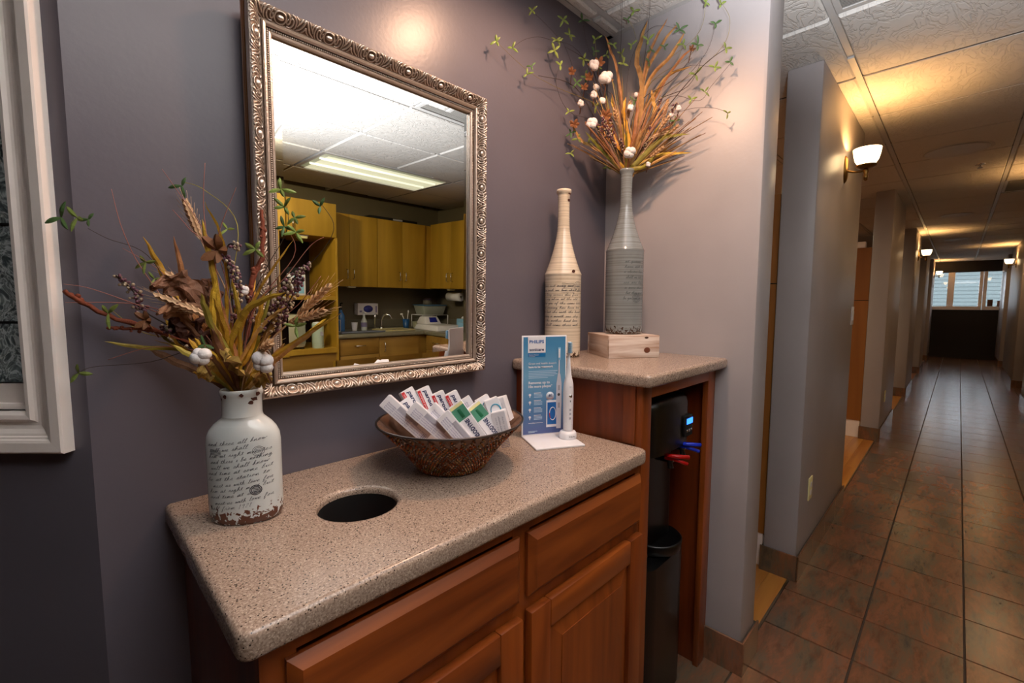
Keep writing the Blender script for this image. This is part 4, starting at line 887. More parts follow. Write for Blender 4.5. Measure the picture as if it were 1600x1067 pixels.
part('wire_rack', m, M['white'], t); part('packet', MB().frustum((-.04, .03, -.03, .03), (-.02, .0, -.02, .02), .012, .07), plain('teal packet', '#3fb0b0', .4), t)
t = thing('tray', 'grey tray lying along the front of the sink worktop', 'tray', (2.24, -3.40, .911)); part('tray_base', MB().box(-.24, .24, -.10, .08, 0, .008), plain('grey tray', '#6f7688', .5), t, bevel=.003); part('tray_rim', MB().box(-.24, .24, .075, .085, .0081, .016), plain('grey tray rim', '#7c8394', .5), t)
t = thing('black_binder', 'black folder lying on top of the wall cabinets', 'folder', (2.75, -3.68, 2.131)); part('folder_cover', MB().box(-.30, .30, -.1, .1, 0, .03), M['blackmat'], t, bevel=.003); part('folder_label', MB().box(-.02, .10, .1005, .102, .006, .024), M['paper_grey'], t)
# ================================================================== HANDWRITING
GL = {'a': [(0,.1),(.62,.85),(.35,1),(.05,.5),(.3,0),(.62,.4),(.72,.95),(.7,.1),(1,.1)], 'b': [(0,.1),(.42,1.6),(.3,2),(.15,1.6),(.15,.1),(.5,.1),(.6,.6),(.4,.8),(.9,.7)],
 'c': [(0,.1),(.6,.85),(.35,1),(.1,.5),(.35,0),(.8,.1)], 'd': [(0,.1),(.6,.9),(.3,1),(.05,.5),(.3,0),(.6,.4),(.78,2),(.72,.1),(1,.1)], 'e': [(0,.1),(.52,.6),(.38,1),(.1,.5),(.35,0),(.8,.1)],
 'f': [(0,.1),(.5,1.6),(.35,2),(.2,1.5),(.15,-.9),(.4,-.5),(.2,.1),(.8,.1)], 'g': [(0,.1),(.6,.9),(.3,1),(.05,.5),(.3,.05),(.65,.6),(.6,-.8),(.3,-.9),(.35,-.4),(1,.1)],
 'h': [(0,.1),(.4,1.7),(.25,2),(.15,1.5),(.12,0),(.3,.8),(.55,.95),(.6,.1),(.95,.1)], 'i': [(0,.1),(.3,1),(.3,.1),(.6,.1)], 'k': [(0,.1),(.4,1.7),(.25,2),(.12,0),(.5,1),(.3,.55),(.8,.1)],
 'l': [(0,.1),(.42,1.6),(.3,2),(.15,1.4),(.25,.1),(.6,.1)], 'm': [(0,.1),(.2,.95),(.2,0),(.35,.8),(.5,.95),(.5,0),(.65,.8),(.85,.9),(.85,.1),(1.15,.1)], 'n': [(0,.1),(.2,.95),(.2,0),(.4,.85),(.6,.9),(.6,.1),(.9,.1)],
 'o': [(0,.1),(.4,1),(.1,.6),(.3,0),(.6,.5),(.4,.95),(.9,.7)], 'p': [(0,.1),(.3,1),(.15,-1),(.25,.8),(.55,.9),(.5,.1),(.3,.1),(.9,.1)], 'r': [(0,.1),(.25,1),(.45,.85),(.4,.1),(.75,.1)], 's': [(0,.1),(.35,1),(.5,.4),(.25,0),(.75,.1)],
 't': [(0,.1),(.35,1.6),(.3,.2),(.65,.1)], 'u': [(0,.1),(.15,1),(.2,.1),(.5,.2),(.6,1),(.6,.1),(.9,.1)], 'v': [(0,.1),(.2,1),(.35,.05),(.6,.9),(.85,.7)], 'w': [(0,.1),(.15,1),(.3,.05),(.5,.8),(.65,.05),(.85,.9),(1.05,.7)],
 'y': [(0,.1),(.15,1),(.3,.2),(.6,1),(.5,-.8),(.25,-.8),(.9,.1)], '1': [(.1,1.3),(.3,1.8),(.25,0),(.5,0)], '9': [(.6,1.4),(.3,1.8),(.1,1.3),(.4,1),(.6,1.6),(.5,0),(.7,0)], '2': [(.1,1.4),(.4,1.8),(.6,1.3),(.1,0),(.7,.05)]}
def cursive(s):
    strokes = []; x = 0; cur = []
    for ch in s:
        if ch == ' ':
            if cur: strokes.append(cur)
            cur = []; x += .9; continue
        g = GL[ch.lower()]; cur += [(x+a*1.05+b*.28, b) for a, b in g]; 
        if ch == 't': strokes.append([(x+.15, 1.25), (x+.85, 1.35)])
        x += g[-1][0]*1.05+.02
        if ch.isdigit(): strokes.append(cur); cur = []; x += .25
    if cur: strokes.append(cur)
    return strokes, x
def write_on(lines, surf, u0, u1, v_top, pitch, xh, wd, jitter, seed=3, slope=0, mb=None):
    """surf(u, v) -> point, normal; lays ribbons of ink on the surface"""
    rnd = random.Random(seed); mb = mb or MB()
    for li, s in enumerate(lines):
        st, L = cursive(s); a = u0+rnd.uniform(0, jitter); k = min(xh, (u1-a)/L) if L else xh
        v = v_top-li*pitch
        for pts in st:
            P = cr([(x, y, 0) for x, y in pts], 3) if len(pts) > 2 else [Vector((x, y, 0)) for x, y in pts]
            Q = [(a+p.x*k, v+p.y*xh*.62+slope*(p.x*k)) for p in P]
            vs = []
            for i, q in enumerate(Q):
                t = Vector(Q[min(i+1, len(Q)-1)])-Vector(Q[max(i-1, 0)])
                if t.length < 1e-9: t = Vector((1, 0))
                t.normalize(); n = Vector((-t.y, t.x))*(wd*(.35+.65*abs(n_ if (n_ := t.y) else .2)))
                for sg in (-1, 1):
                    p, nn = surf(q[0]+n.x*sg, q[1]+n.y*sg); vs.append(Vector(p)+Vector(nn)*.00035)
            mb.add(vs, [(2*i, 2*i+1, 2*i+3, 2*i+2) for i in range(len(Q)-1)])
    return mb
def ribbon(mb, Q, surf, wd):
    vs = []
    for i, q in enumerate(Q):
        t = Vector(Q[min(i+1, len(Q)-1)])-Vector(Q[max(i-1, 0)]); t.normalize(); n = Vector((-t.y, t.x))*wd
        for sg in (-1, 1):
            p, nn = surf(q[0]+n.x*sg, q[1]+n.y*sg); vs.append(Vector(p)+Vector(nn)*.0004)
    mb.add(vs, [(2*i, 2*i+1, 2*i+3, 2*i+2) for i in range(len(Q)-1)])
def stamp(mb, surf, u, v, r, wd, lines=0, ll=.02):
    for rr in (r, r*.72): ribbon(mb, [(u+rr*math.cos(2*PI*k/24), v+rr*math.sin(2*PI*k/24)) for k in range(25)], surf, wd)
    for k in range(3): ribbon(mb, [(u-r*.5, v-r*.3+k*r*.3), (u, v-r*.25+k*r*.3), (u+r*.5, v-r*.3+k*r*.3)], surf, wd)
    for k in range(lines): ribbon(mb, [(u-r-ll*(1-t/6), v+r*.6-k*r*.35+.0006*math.sin(t*2)) for t in range(7)], surf, wd)
# ================================================================== SHORT FLASK VASE
va = thing('flask_vase', 'short pale grey flask vase with handwriting and chipped foot, left on the vanity', 'vase', (.228, -.172, ZT+.0005), (0, 0, math.radians(-36)))
AX, AY = .0615, .042
prof = [(.90, 0), (.955, .003), (.985, .012), (1.0, .03), (1.0, .10), (1.0, .142), (.985, .155), (.94, .166), (.86, .1755), (.74, .1825), (.60, .187), (.535, .190)]
def oval(mb, prof, n=56, smooth=True):
    vs = []; fs = []
    for f, z in prof:
        t = max(0, min(1, (1-f)/.465)) if z > .14 else 0      # blends from oval body to round neck
        for k in range(n):
            a = 2*PI*k/n; ox_ = AX*f*math.cos(a); oy_ = AY*f*math.sin(a); rn = .0325
            vs.append((ox_*(1-t)+rn*math.cos(a)*t, oy_*(1-t)+rn*math.sin(a)*t, z))
    for i in range(len(prof)-1):
        for k in range(n): a = i*n+k; b = i*n+(k+1) % n; fs.append((a, b, b+n, a+n))
    mb.add(vs, fs, 0, smooth); mb.add(vs[:n], [tuple(range(n))[::-1]])
m = MB(); oval(m, prof)
m.lathe([(.0325, .1895), (.0318, .193), (.0318, .222), (.033, .226), (.0345, .230), (.0345, .235), (.0325, .2375), (.029, .2365), (.028, .23), (.028, .19)], 48, caps=False)
part('vase_body', m, m_vase('pale crackled glaze', '#dadedc', '#5f3423', .008, .048), va)
m = MB(); rnd = random.Random(5)
chip = plain('bare rusty clay', '#4a2215', .8)
for a0, z0, s in ((2.2, .216, .006), (-.55, .222, .009), (-.75, .214, .006), (-2.0, .228, .006), (-1.2, .2295, .005), (-.4, .2285, .007), (-2.5, .222, .005)):
    r_ = .0322 if z0 < .224 else .0347; pts = [(r_*math.cos(a0+dx*s/r_), r_*math.sin(a0+dx*s/r_), z0+dz*s*.8) for dx, dz in [(math.cos(q*PI/4)*rnd.uniform(.5, 1), math.sin(q*PI/4)*rnd.uniform(.5, 1)) for q in range(8)]]
    m.add([(r_*math.cos(a0), r_*math.sin(a0), z0)]+pts, [(0, 1+k, 1+(k+1) % 8) for k in range(8)])
part('lip_chip', m, chip, va)
def s_oval(u, v):   # u = metres along the front, from centre
    a = -PI/2+u/(AX*.92); return (AX*math.cos(a), AY*math.sin(a), v), (math.cos(a)*AY, math.sin(a)*AX, 0)
def s_oval(u, v):
    x = max(-.999, min(.999, u/ (AX*1.0))); a = -math.acos(x); p = (AX*math.cos(a), AY*math.sin(a), v); n = Vector((math.cos(a)/AX, math.sin(a)/AY, 0)).normalized(); return p, n
ink = write_on(['and three all know', 'will we shall', 'him at right minutes', 'and there i be nothing', 'will we shall know', 'and time at some but', 'be at the station to', 'meet us with love for', 'him at right meet but', 'and time at some', 'meet us with love for', 'all from 1921'], s_oval, -.050, .054, .142, .0104, .0058, .00030, .012, 3, .10)
stamp(ink, s_oval, .036, .131, .0085, .0003); stamp(ink, s_oval, .030, .062, .0085, .0007)
for k in range(5): ribbon(ink, [(-.042+t*.004, .136-k*.0022+.0005*math.sin(t)) for t in range(6)], s_oval, .0004)
part('handwriting', ink, M['ink'], va)
# ================================================================== TALL BOTTLE VASES
def tall_vase(name, label, x, y, z, R, H, mat, seed, lines, inkm, v0, pitch, mouth=.026, sh=.52):
    t = thing(name, label, 'vase', (x, y, z)); pr = [(R*.9, 0), (R*.97, .003), (R, .010)]
    hb_ = H*sh; nz = 150
    for k in range(nz+1):
        zz = .012+(H-.030)*k/nz
        if zz < hb_: r = R
        else:
            q = (zz-hb_)/(H-.02-hb_); 
            if q < .62: e = q/.62; r = R+(mouth*.80-R)*(1-(1-e)**1.55)
            else: r = mouth*(.80-.04*math.sin((q-.62)/.38*PI))
        r += .0006*math.sin(zz*900) if zz > hb_*.55 else .00025*math.sin(zz*900)
        if abs(zz-hb_) < .004: r += .0012
        pr.append((r, zz))
    pr += [(mouth*.82, H-.016), (mouth*.98, H-.010), (mouth, H-.005), (mouth*.96, H), (mouth*.80, H-.002), (mouth*.72, H-.02)]
    b_ = MB().lathe(pr, 56, caps=False); b_.lathe([(R*.9, .0005), (.001, .0005)], 56, caps=False); part('vase_body', b_, mat, t)
    def sf(u, v): a = -2.36+u/R; return (R*math.cos(a), R*math.sin(a), v), (math.cos(a), math.sin(a), 0)
    return t, sf, R
t, sf, R = tall_vase('bottle_vase', 'tall cream ribbed bottle vase with handwriting in the corner of the higher counter', 1.276, -.0735, TZ+.0005, .0640, .583, m_vase('cream ribbed glaze', '#e6d6be', '#4a3020', .002, .035, .6), 1, [], None, 0, 0, .0265, .50)
L1 = ['have rest many and some', 'him wish we two shall here', 'a long series due from', 'to say when at the old', 'but you of the same letter', 'an evening has been too', 'at last she with the hand', 'many a month one ship', 'to the mother kind love', 'i shall come there with']
ink = write_on(L1, sf, -.095, .095, .245, .0150, .0072, .00055, .01, 7, 0)
stamp(ink, sf, .052, .246, .018, .0006, 6, .045); part('handwriting', ink, M['ink'], t)
m = MB()
for a0, z0, s, r_ in ((-1.6, .545, .010, .0220), (-1.65, .566, .008, .0270), (-1.9, .298, .010, .0655)):
    pts = [(r_*1.005*math.cos(a0+dx*s/r_), r_*1.005*math.sin(a0+dx*s/r_), z0+dz*s*.6) for dx, dz in [(math.cos(q*PI/4)*rnd.uniform(.5, 1), math.sin(q*PI/4)*rnd.uniform(.5, 1)) for q in range(8)]]
    m.add([(r_*1.006*math.cos(a0), r_*1.006*math.sin(a0), z0)]+pts, [(0, 1+k, 1+(k+1) % 8) for k in range(8)])
part('glaze_chip', m, chip, t)
BZ = TZ+.0785
t, sf, R = tall_vase('bottle_vase', 'tall grey blue ribbed bottle vase holding the large dried bouquet on the wooden block', 1.482, -.197, BZ, .0675, .592, m_vase('grey blue ribbed glaze', '#8b9192', '#3e2618', .0, .05, .75), 2, [], None, 0, 0, .0265, .51)
ink = write_on(['at quaint'.replace('q', 'g'), 'have not his', 'a cluster him as', 'shall we like the', 'see are kind', 'a more than so', 'but they mention', 'be you and my love'], sf, -.02, .075, .255, .0185, .0080, .00055, .01, 9, 0)
stamp(ink, sf, .03, .130, .016, .0006, 0); part('handwriting', ink, plain('faded ink', '#4c5052', .5), t)
# wooden block: a small planked pine box
ab = math.atan2(-.104, .159)
bx = thing('wooden_block', 'whitewashed pine box block under the grey blue bottle vase', 'box', (1.462, -.205, TZ+.0005), (0, 0, ab))
hw, hd, hh = .095, .098, .0775
part('front_board', MB().box(-hw, hw, -hd, -hd+.012, 0, hh), M['pine'], bx, bevel=.0015); part('back_board', MB().box(-hw, hw, hd-.012, hd, 0, hh), M['pine'], bx, bevel=.0015)
pine_y = wood('whitewashed pine side', '#a87c5c', '#f3e9df', 'y', 2.4, .5, 0)
part('side_board', MB().box(-hw, -hw+.012, -hd+.0125, hd-.0125, 0, hh), pine_y, bx, bevel=.0015); part('side_board', MB().box(hw-.012, hw, -hd+.0125, hd-.0125, 0, hh), pine_y, bx, bevel=.0015)
part('top_board', MB().box(-hw+.0125, hw-.0125, -hd+.0125, hd-.0125, hh-.012, hh-.0003), M['pine'], bx)
part('knot', MB().lathe([(.010, 0), (.0085, .0006), (.001, .0008)], 20, X=Matrix.Translation((.048, -hd-.0001, .026)) @ Matrix.Rotation(PI/2, 4, 'X') , sx=1.2), plain('dark pine knot', '#6b3a24', .6), bx)
part('knot', MB().lathe([(.006, 0), (.005, .0006), (.001, .0008)], 16, X=Matrix.Translation((.045, -hd-.0001, .070)) @ Matrix.Rotation(PI/2, 4, 'X'), sx=1.3, sy=.6), plain('small pine knot', '#3f2718', .6), bx)
# ================================================================== BEADED BOWL
bw = thing('beaded_bowl', 'amber beaded glass bowl full of toothpaste cartons on the vanity', 'bowl', (.654, -.229, ZT+.0005))
BR = [(.076, 0), (.080, .004), (.098, .030), (.122, .062), (.150, .092), (.170, .112), (.1725, .114)]
def bowl_r(z):
    for (a, b), (c, d) in zip(BR, BR[1:]):
        if b <= z <= d: return a+(c-a)*(z-b)/(d-b)
    return BR[-1][0]
part('bowl_wall', MB().lathe(BR+[(.1705, .115), (.167, .112), (.147, .092), (.119, .063), (.095, .032), (.076, .008), (.001, .006)], 72, caps=False), plain('silvered amber glass', '#8a6a58', .12, .4), bw)
part('bowl_foot', MB().lathe([(.001, .0), (.078, .0), (.081, .003)], 64, caps=False), M['blackmat'], bw)
part('rim', MB().tube([(.1725*math.cos(2*PI*k/80), .1725*math.sin(2*PI*k/80), .1145) for k in range(80)], .0026, 8, closed=True), plain('pewter rim', '#4a4240', .3, .7), bw)
m = MB(); mh = MB(); rows = 22
for j in range(rows):
    z = .005+j*.105/rows; r = bowl_r(z)+.0012; n = 92; big = .0030 if j > 12 else .0024
    for k in range(n):
        if j > 17 and (k+j) % 2: continue
        a = 2*PI*(k+.5*(j % 2))/n; (m if (k*7+j*3) % 5 else mh).ball((r*math.cos(a), r*math.sin(a), z), big, 5, 3)
part('bead', m, M['amber'], bw, kind='stuff'); part('light_bead', mh, plain('silver beads', '#b39c8c', .15, .8), bw, kind='stuff')
m = MB()
for k in range(34):
    for sg in (-1, 1):
        m.tube([((bowl_r(z)+.003)*math.cos(2*PI*k/34+sg*z*4.2), (bowl_r(z)+.003)*math.sin(2*PI*k/34+sg*z*4.2), z) for z in (.05, .07, .09, .112)], .0007, 4)
part('wire_lattice', m, plain('wire', '#5a5450', .3, 1), bw, kind='stuff')
# ---- cartons: frame of the bowl seen from the counter front: U right, W up, D away
Uv = Vector((.709, -.705, 0)); Dv = Vector((.705, .709, 0))
BC = Vector((.654, -.229, ZT))
TXT = {}
def text_cached(s, size, mat, width, shear=0, bold=0):
    k = (s, size, mat.name, width)
    if k not in TXT: TXT[k] = text_mesh(s, size, mat, .0002, shear, bold=bold, width=width)
    return TXT[k]
def carton(kind, label, u, w, d, ang, yaw_, lean, L=.16, Wd=.034, Th=.025, flip=False):
    """(u,w,d) = middle of the upper end; ang = long axis direction measured clockwise from straight down, in the U/W plane"""
    dirn = Matrix.Rotation(0, 3, 'X')
    # local: x across front face, z up along the long axis, -y front face
    Fm = Matrix((Uv, Dv, Vector((0, 0, 1)))).transposed()
    Rm = Fm @ Matrix.Rotation(-ang, 3, 'Y') @ Matrix.Rotation(-lean, 3, 'X') @ Matrix.Rotation(yaw_, 3, 'Z')
    top = BC+Uv*u+Dv*d+Vector((0, 0, w))
    X = Rm.to_4x4(); X.translation = top-Rm @ Vector((0, 0, L/2))
    t = thing('toothpaste_carton', label, 'carton', group='toothpaste cartons in the beaded bowl'); t.matrix_world = X
    hx, hy, hz = Wd/2, Th/2, L/2
    part('carton_body', MB().box(-hx, hx, -hy, hy, -hz, hz), M['paper'], t, bevel=.0008, segs=1)
    part('end_flap', MB().box(-hx+.001, hx-.001, -hy+.001, hy-.001, hz+.0001, hz+.0008), M['paper'], t)
    yf = -hy-.0003
    def tx(s, size, mat, px_, pz, width, rot=-PI/2, bold=0, shear=0, y=None):
        me = text_cached(s, size, mat, width, shear, bold); o = link('lettering', me, t)
        o.matrix_local = Matrix.Translation((px_, yf if y is None else y, pz)) @ Matrix.Rotation(rot, 4, 'Y') @ Matrix.Rotation(PI/2, 4, 'X')
        return o
    def rect(x0, x1, z0, z1, mat, nm='print'): part(nm, MB().box(x0, x1, yf, -hy-.0001, z0, z1), mat, t)
    if kind == 'red':
        rect(-hx+.001, -hx+.009, hz-.085, hz-.002, M['red'], 'red_stripe'); tx('parodontax', .014, M['navy'], hx-.018, hz-.006, .088, PI/2, .0004, .15)
        for k in range(5): part('print', MB().box(-hx-.0004, -hx-.0001, -hy+.006+k*.005, -hy+.0075+k*.005, -hz+.02, hz-.02), M['paper_grey'], t)
        tx('complete protection', .006, M['white'], -hx+.004, hz-.008, .06, PI/2, y=yf-.0002)
    if kind == 'green':
        rect(-hx+.0005, hx-.0005, hz-.040, hz-.009, M['green'], 'green_band'); rect(-hx+.0005, hx-.0005, hz-.009, hz-.002, M['yellowp'], 'yellow_corner')
        part('print', MB().box(-.004, .004, yf-.0003, yf, hz-.036, hz-.014), plain('dark green', '#1f6b48', .4) if 'dark green' not in bpy.data.materials else bpy.data.materials['dark green'], t, bevel=.0001)
        tx('SENSODYNE', .014, M['navy'], .006, hz-.043-.064, .064, -PI/2, .0005)
        for k in range(6): part('print', MB().box(hx+.0001, hx+.0004, -hy+.004+k*.004, -hy+.0052+k*.004, -hz+.02, hz-.03), M['paper_grey'], t)
    if kind == 'swirl':
        m = MB(); m.tube([(.002+.012*math.cos(a), yf, hz-.028+.012*math.sin(a)*1.2) for a in [k*.35-.3 for k in range(13)]], .0022, 6, taper=.3); part('swirl', m, M['teal'], t)
        tx('PRONAMEL', .011, M['navy'], .002, hz-.048-.055, .055, -PI/2, .0003); rect(.006, .012, -hz+.03, hz-.05, M['teal'])
    if kind == 'text':
        for k in range(4): tx('fluoride toothpaste for sensitive teeth', .0042, M['lilac'], -hx+.004+k*.0050, hz-.010, .12, PI/2)
        rect(hx-.013, hx-.003, -.03, .03, M['paper_grey'])
        for k in range(5): rect(-hx+.004, hx-.016, -.055-k*.004, -.0535-k*.004, M['lilac'])
    if kind == 'bar':
        for k in range(9): rect(-hx+.006, hx-.006, -.030-k*.0035, -.0285-k*.0035, M['lilac'])
        rect(-.002, -.0008, -.02, hz-.01, M['paper_grey'])
        for k in range(3): tx('daily care', .005, M['paper_grey'], -hx+.008+k*.008, hz-.012, .04, PI/2)
    return t
dg = math.radians
CART = [
 ('red', 'white carton with a red stripe, leftmost of the back row in the bowl', -.120, .174, .050, 30, .55, .05), ('red', 'white carton with a red stripe, second from the left at the back of the bowl', -.082, .176, .062, 24, .50, .04),
 ('red', 'white carton with a pinkish red stripe, third from the left at the back', -.046, .163, .072, 24, .35, .04), ('red', 'white carton with a red stripe, fourth from the left at the back', -.012, .162, .078, 26, .30, .04),
 ('text', 'leftmost carton in the bowl, printed with fine grey text', -.154, .162, -.010, 49, .20, .06), ('red', 'red striped carton half hidden between the leftmost text cartons', -.122, .152, .024, 36, .45, .05),
 ('text', 'second text printed carton from the left in the front row', -.088, .150, -.030, 50, .20, .06), ('text', 'third text printed carton from the left in the front row', -.046, .146, -.018, 46, .15, .08),
 ('text', 'fourth text printed carton, left of the front green banded carton', -.014, .136, -.046, 42, .20, .08), ('green', 'green banded carton at the front centre of the bowl', .014, .158, -.034, 36, .15, .08),
 ('green', 'green banded carton behind and right of the front one', .052, .150, -.006, 38, .30, .08), ('text', 'pale carton tucked behind the front green banded carton', .026, .156, .030, 32, .2, .06),
 ('swirl', 'white carton with a teal swirl right of the green cartons', .070, .160, .030, 30, .25, .06), ('swirl', 'white carton with a teal swirl near the right rim of the bowl', .094, .160, .012, 21, .2, .06),
 ('bar', 'carton with lilac bar lines at the right rim of the bowl', .114, .160, .028, 18, -.35, .06), ('bar', 'lower carton with lilac bar lines at the front right of the bowl', .114, .136, -.010, 14, -.15, .06)]
def fit_len(u, w, d, ang, lean):
    # longest carton whose lower end still stays inside the bowl wall
    L = .135
    while L > .055:
        for t_ in (.55, .7, .85, 1.0):
            l_ = L*t_; uu = u+l_*math.sin(ang); dd = d-l_*math.cos(ang)*math.sin(lean); ww = w-l_*math.cos(ang)*math.cos(lean)
            if ww < .114 and ((ww < .022) or (math.hypot(uu, dd)+.021 > bowl_r(max(ww, .004))-.003)): break
        else: return L
        L -= .003
    return L
for kd, lb, u_, w_, d_, an, yw, ln in CART: carton(kd, lb, u_, w_, d_, dg(an), yw, ln, L=fit_len(u_, w_, d_, dg(an), ln))

# ================================================================== TOOTHBRUSH DISPLAY
dspz = math.atan2(-.066, .122)
ds = thing('display_stand', 'white acrylic display stand with a blue printed back panel at the right of the vanity', 'display', (.936, -.196, ZT+.0005), (0, 0, dspz))
PW, PH, PD = .139, .298, .124
part('back_panel', MB().box(0, PW, 0, .004, .0, PH), M['white'], ds, bevel=.0012); part('base_plate', MB().box(0, PW+.004, -PD, -.0002, 0, .005), M['white'], ds, bevel=.0012)
part('printed_face', MB().box(.004, PW-.004, -.0006, -.0001, .008, PH-.004), M['blueprint'], ds)
yp = -.0009
def dtx(s, size, x, z, mat, width=None, bold=0): 
    o = link('lettering', text_mesh(s, size, mat, .0001, bold=bold, width=width), ds, (x, yp, z), (PI/2, 0, 0)); return o
def drc(x0, x1, z0, z1, mat, y=yp, nm='print'): return part(nm, MB().box(x0, x1, y, -.0006, z0, z1), mat, ds)
drc(.018, .072, .248, PH-.004, M['white'], nm='logo_plate'); drc(.018, .072, .236, .2455, plain('mid blue', '#1e6fa8', .3), nm='logo_strip'); drc(.018, .072, .2462, .2475, plain('mid blue b', '#2f6f9f', .3))
yp = -.0013
dtx('PHILIPS', .0125, .022, .276, plain('philips blue', '#2a5fa8', .4), .045, .0003); dtx('sonicare', .012, .022, .2535, M['navy'], .045, .0003); dtx('FlexCare Platinum', .005, .021, .2405, M['white'], .03); dtx('Connected', .004, .021, .2365, M['white'], .018)
dtx('Great oral health doesn\'t', .0085, .020, .214, M['white'], .086); dtx('have to be guesswork', .0085, .020, .204, M['white'], .076, .0003)
for k in range(5): drc(.020, .020+[.090, .085, .090, .08, .06][k], .193-k*.0048, .1945-k*.0048, plain('faint line', '#b9d2e6', .4) if 'faint line' not in bpy.data.materials else bpy.data.materials['faint line'], yp)
dtx('Removes up to', .0105, .020, .157, M['white'], .066, .0003); dtx('10x more plaque*', .0105, .020, .146, M['white'], .074, .0003)
for k in range(4):
    z = .125-k*.022; part('icon', MB().lathe([(.0038, 0), (.001, .0004)], 14, X=Matrix.Translation((.0245, yp, z)) @ Matrix.Rotation(PI/2, 4, 'X')), M['white'], ds); drc(.0235, .0255, z-.008, z-.003, M['white'], yp)
    for j in range(4): drc(.037, .037+(.026 if j else .022), z+.004-j*.004, z+.0055-j*.004, bpy.data.materials['faint line'] if j else M['white'], yp)
dtx('www.philips.com/sonicare', .005, .020, .040, M['white'], .045); drc(.020, .048, .016, .0172, bpy.data.materials['faint line'], yp); drc(.020, .04, .013, .0142, bpy.data.materials['faint line'], yp)
part('badge', MB().lathe([(.0125, 0), (.0125, .0003), (.001, .0004)], 28, X=Matrix.Translation((.087, yp+.0004, .119)) @ Matrix.Rotation(PI/2, 4, 'X')), plain('pale badge', '#c9d5e2', .4), ds)
yp = -.0018; dtx('#1', .012, .082, .117, M['navy'], .011, .0004); dtx('RECOMMENDED', .003, .077, .111, M['red'], .02)
drc(.076, .112, .026, .106, M['white'], -.0014, 'phone'); drc(.079, .110, .034, .100, plain('app blue', '#1c64ae', .3), -.0018, 'phone_screen')
m = MB(); m.tube([(.0955+.010*math.cos(2*PI*k/24), -.0018, .066+.019*math.sin(2*PI*k/24)) for k in range(24)], .0012, 6, closed=True); part('mouth_ring', m, M['white'], ds)
m = MB(); m.tube([(.0955+.010*math.cos(a), -.0023, .066+.019*math.sin(a)) for a in (3.0, 3.3, 3.6, 3.9)], .0012, 6); part('mouth_ring_red', m, M['red'], ds)
# first brush is printed, flat on the panel
pb = part('printed_brush', MB().add([(x, -.0021, z) for x, z in [(.108, .020), (.122, .020), (.1235, .10), (.123, .155), (.119, .182), (.117, .186), (.1165, .225), (.1135, .225), (.113, .186), (.111, .182), (.107, .155), (.1065, .10)]]+[(x, -.0010, z) for x, z in [(.108, .020), (.122, .020), (.1235, .10), (.123, .155), (.119, .182), (.117, .186), (.1165, .225), (.1135, .225), (.113, .186), (.111, .182), (.107, .155), (.1065, .10)]],
    [tuple(range(12))]+[(k, (k+1) % 12+12*0, (k+1) % 12+12, k+12)[::-1] for k in range(12)]), plain('grey white print', '#cfd0da', .35), ds)
part('print', MB().box(.111, .119, -.0026, -.0022, .225, .262), M['lightblue'], pb, bevel=.0001); part('print', MB().box(.1125, .1175, -.0030, -.0026, .232, .258), M['white'], pb)
part('print', MB().lathe([(.0042, 0), (.001, .0003)], 18, X=Matrix.Translation((.1145, -.0022, .122)) @ Matrix.Rotation(PI/2, 4, 'X')), M['ink'], pb)
for z0, z1 in ((.082, .098), (.135, .150)): part('print', MB().box(.1115, .118, -.0025, -.0021, z0, z1), M['paper_grey'], pb)
# charger base and the real brush
ch = thing('charger', 'white round toothbrush charger on the display base', 'charger', (.936, -.196, ZT+.006), (0, 0, dspz))
part('charger_base', MB().lathe([(.0245, 0), (.0255, .004), (.0245, .015), (.021, .020), (.012, .021), (.001, .021)], 36, X=Matrix.Translation((.123, -.052, 0))), M['white'], ch, bevel=0)
o = link('lettering', text_mesh('PHILIPS', .0055, M['ink'], .0001, width=.017), ch, (.116, -.0776, .007), (PI/2, 0, .05))
tb = thing('electric_toothbrush', 'white electric toothbrush standing on the charger', 'toothbrush', (.936, -.196, ZT+.0275), (0, 0, dspz))
TX_ = Matrix.Translation((.123, -.052, 0))
part('brush_body', MB().lathe([(.0125, 0), (.0138, .004), (.0142, .03), (.0148, .08), (.0150, .11), (.0138, .135), (.0105, .150), (.0088, .154)], 28, X=TX_), M['white'], tb)
part('brush_neck', MB().lathe([(.0098, .1542), (.0080, .162), (.0052, .19), (.0040, .215), (.0036, .235), (.001, .236)], 20, X=TX_), M['white'], tb)
hd_ = part('brush_head', MB().box(.1175, .1285, -.056, -.052, .222, .256), M['white'], tb, bevel=.0018)
br = MB()
for i in range(5):
    for j in range(12): br.tube([(.1188+i*.0021, -.056, .225+j*.0026), (.1188+i*.0021, -.066+.0015*(j in (0, 11)), .225+j*.0026)], .0009, 5)
part('bristles', br, M['lightblue'], hd_, kind='stuff')
part('power_button', MB().lathe([(.0048, 0), (.0048, .0012), (.001, .0016)], 20, X=Matrix.Translation((.123, -.0665, .102)) @ Matrix.Rotation(PI/2, 4, 'X')), M['chrome'], tb)
part('mode_light', MB().box(.1218, .1242, -.0672, -.066, .085, .090), M['ink'], tb)
for z in (.035, .048, .060, .128): part('mode_mark', MB().box(.1205, .1255, -.0674, -.065, z, z+.006 if z < .1 else z+.0015), M['paper_grey'], tb)
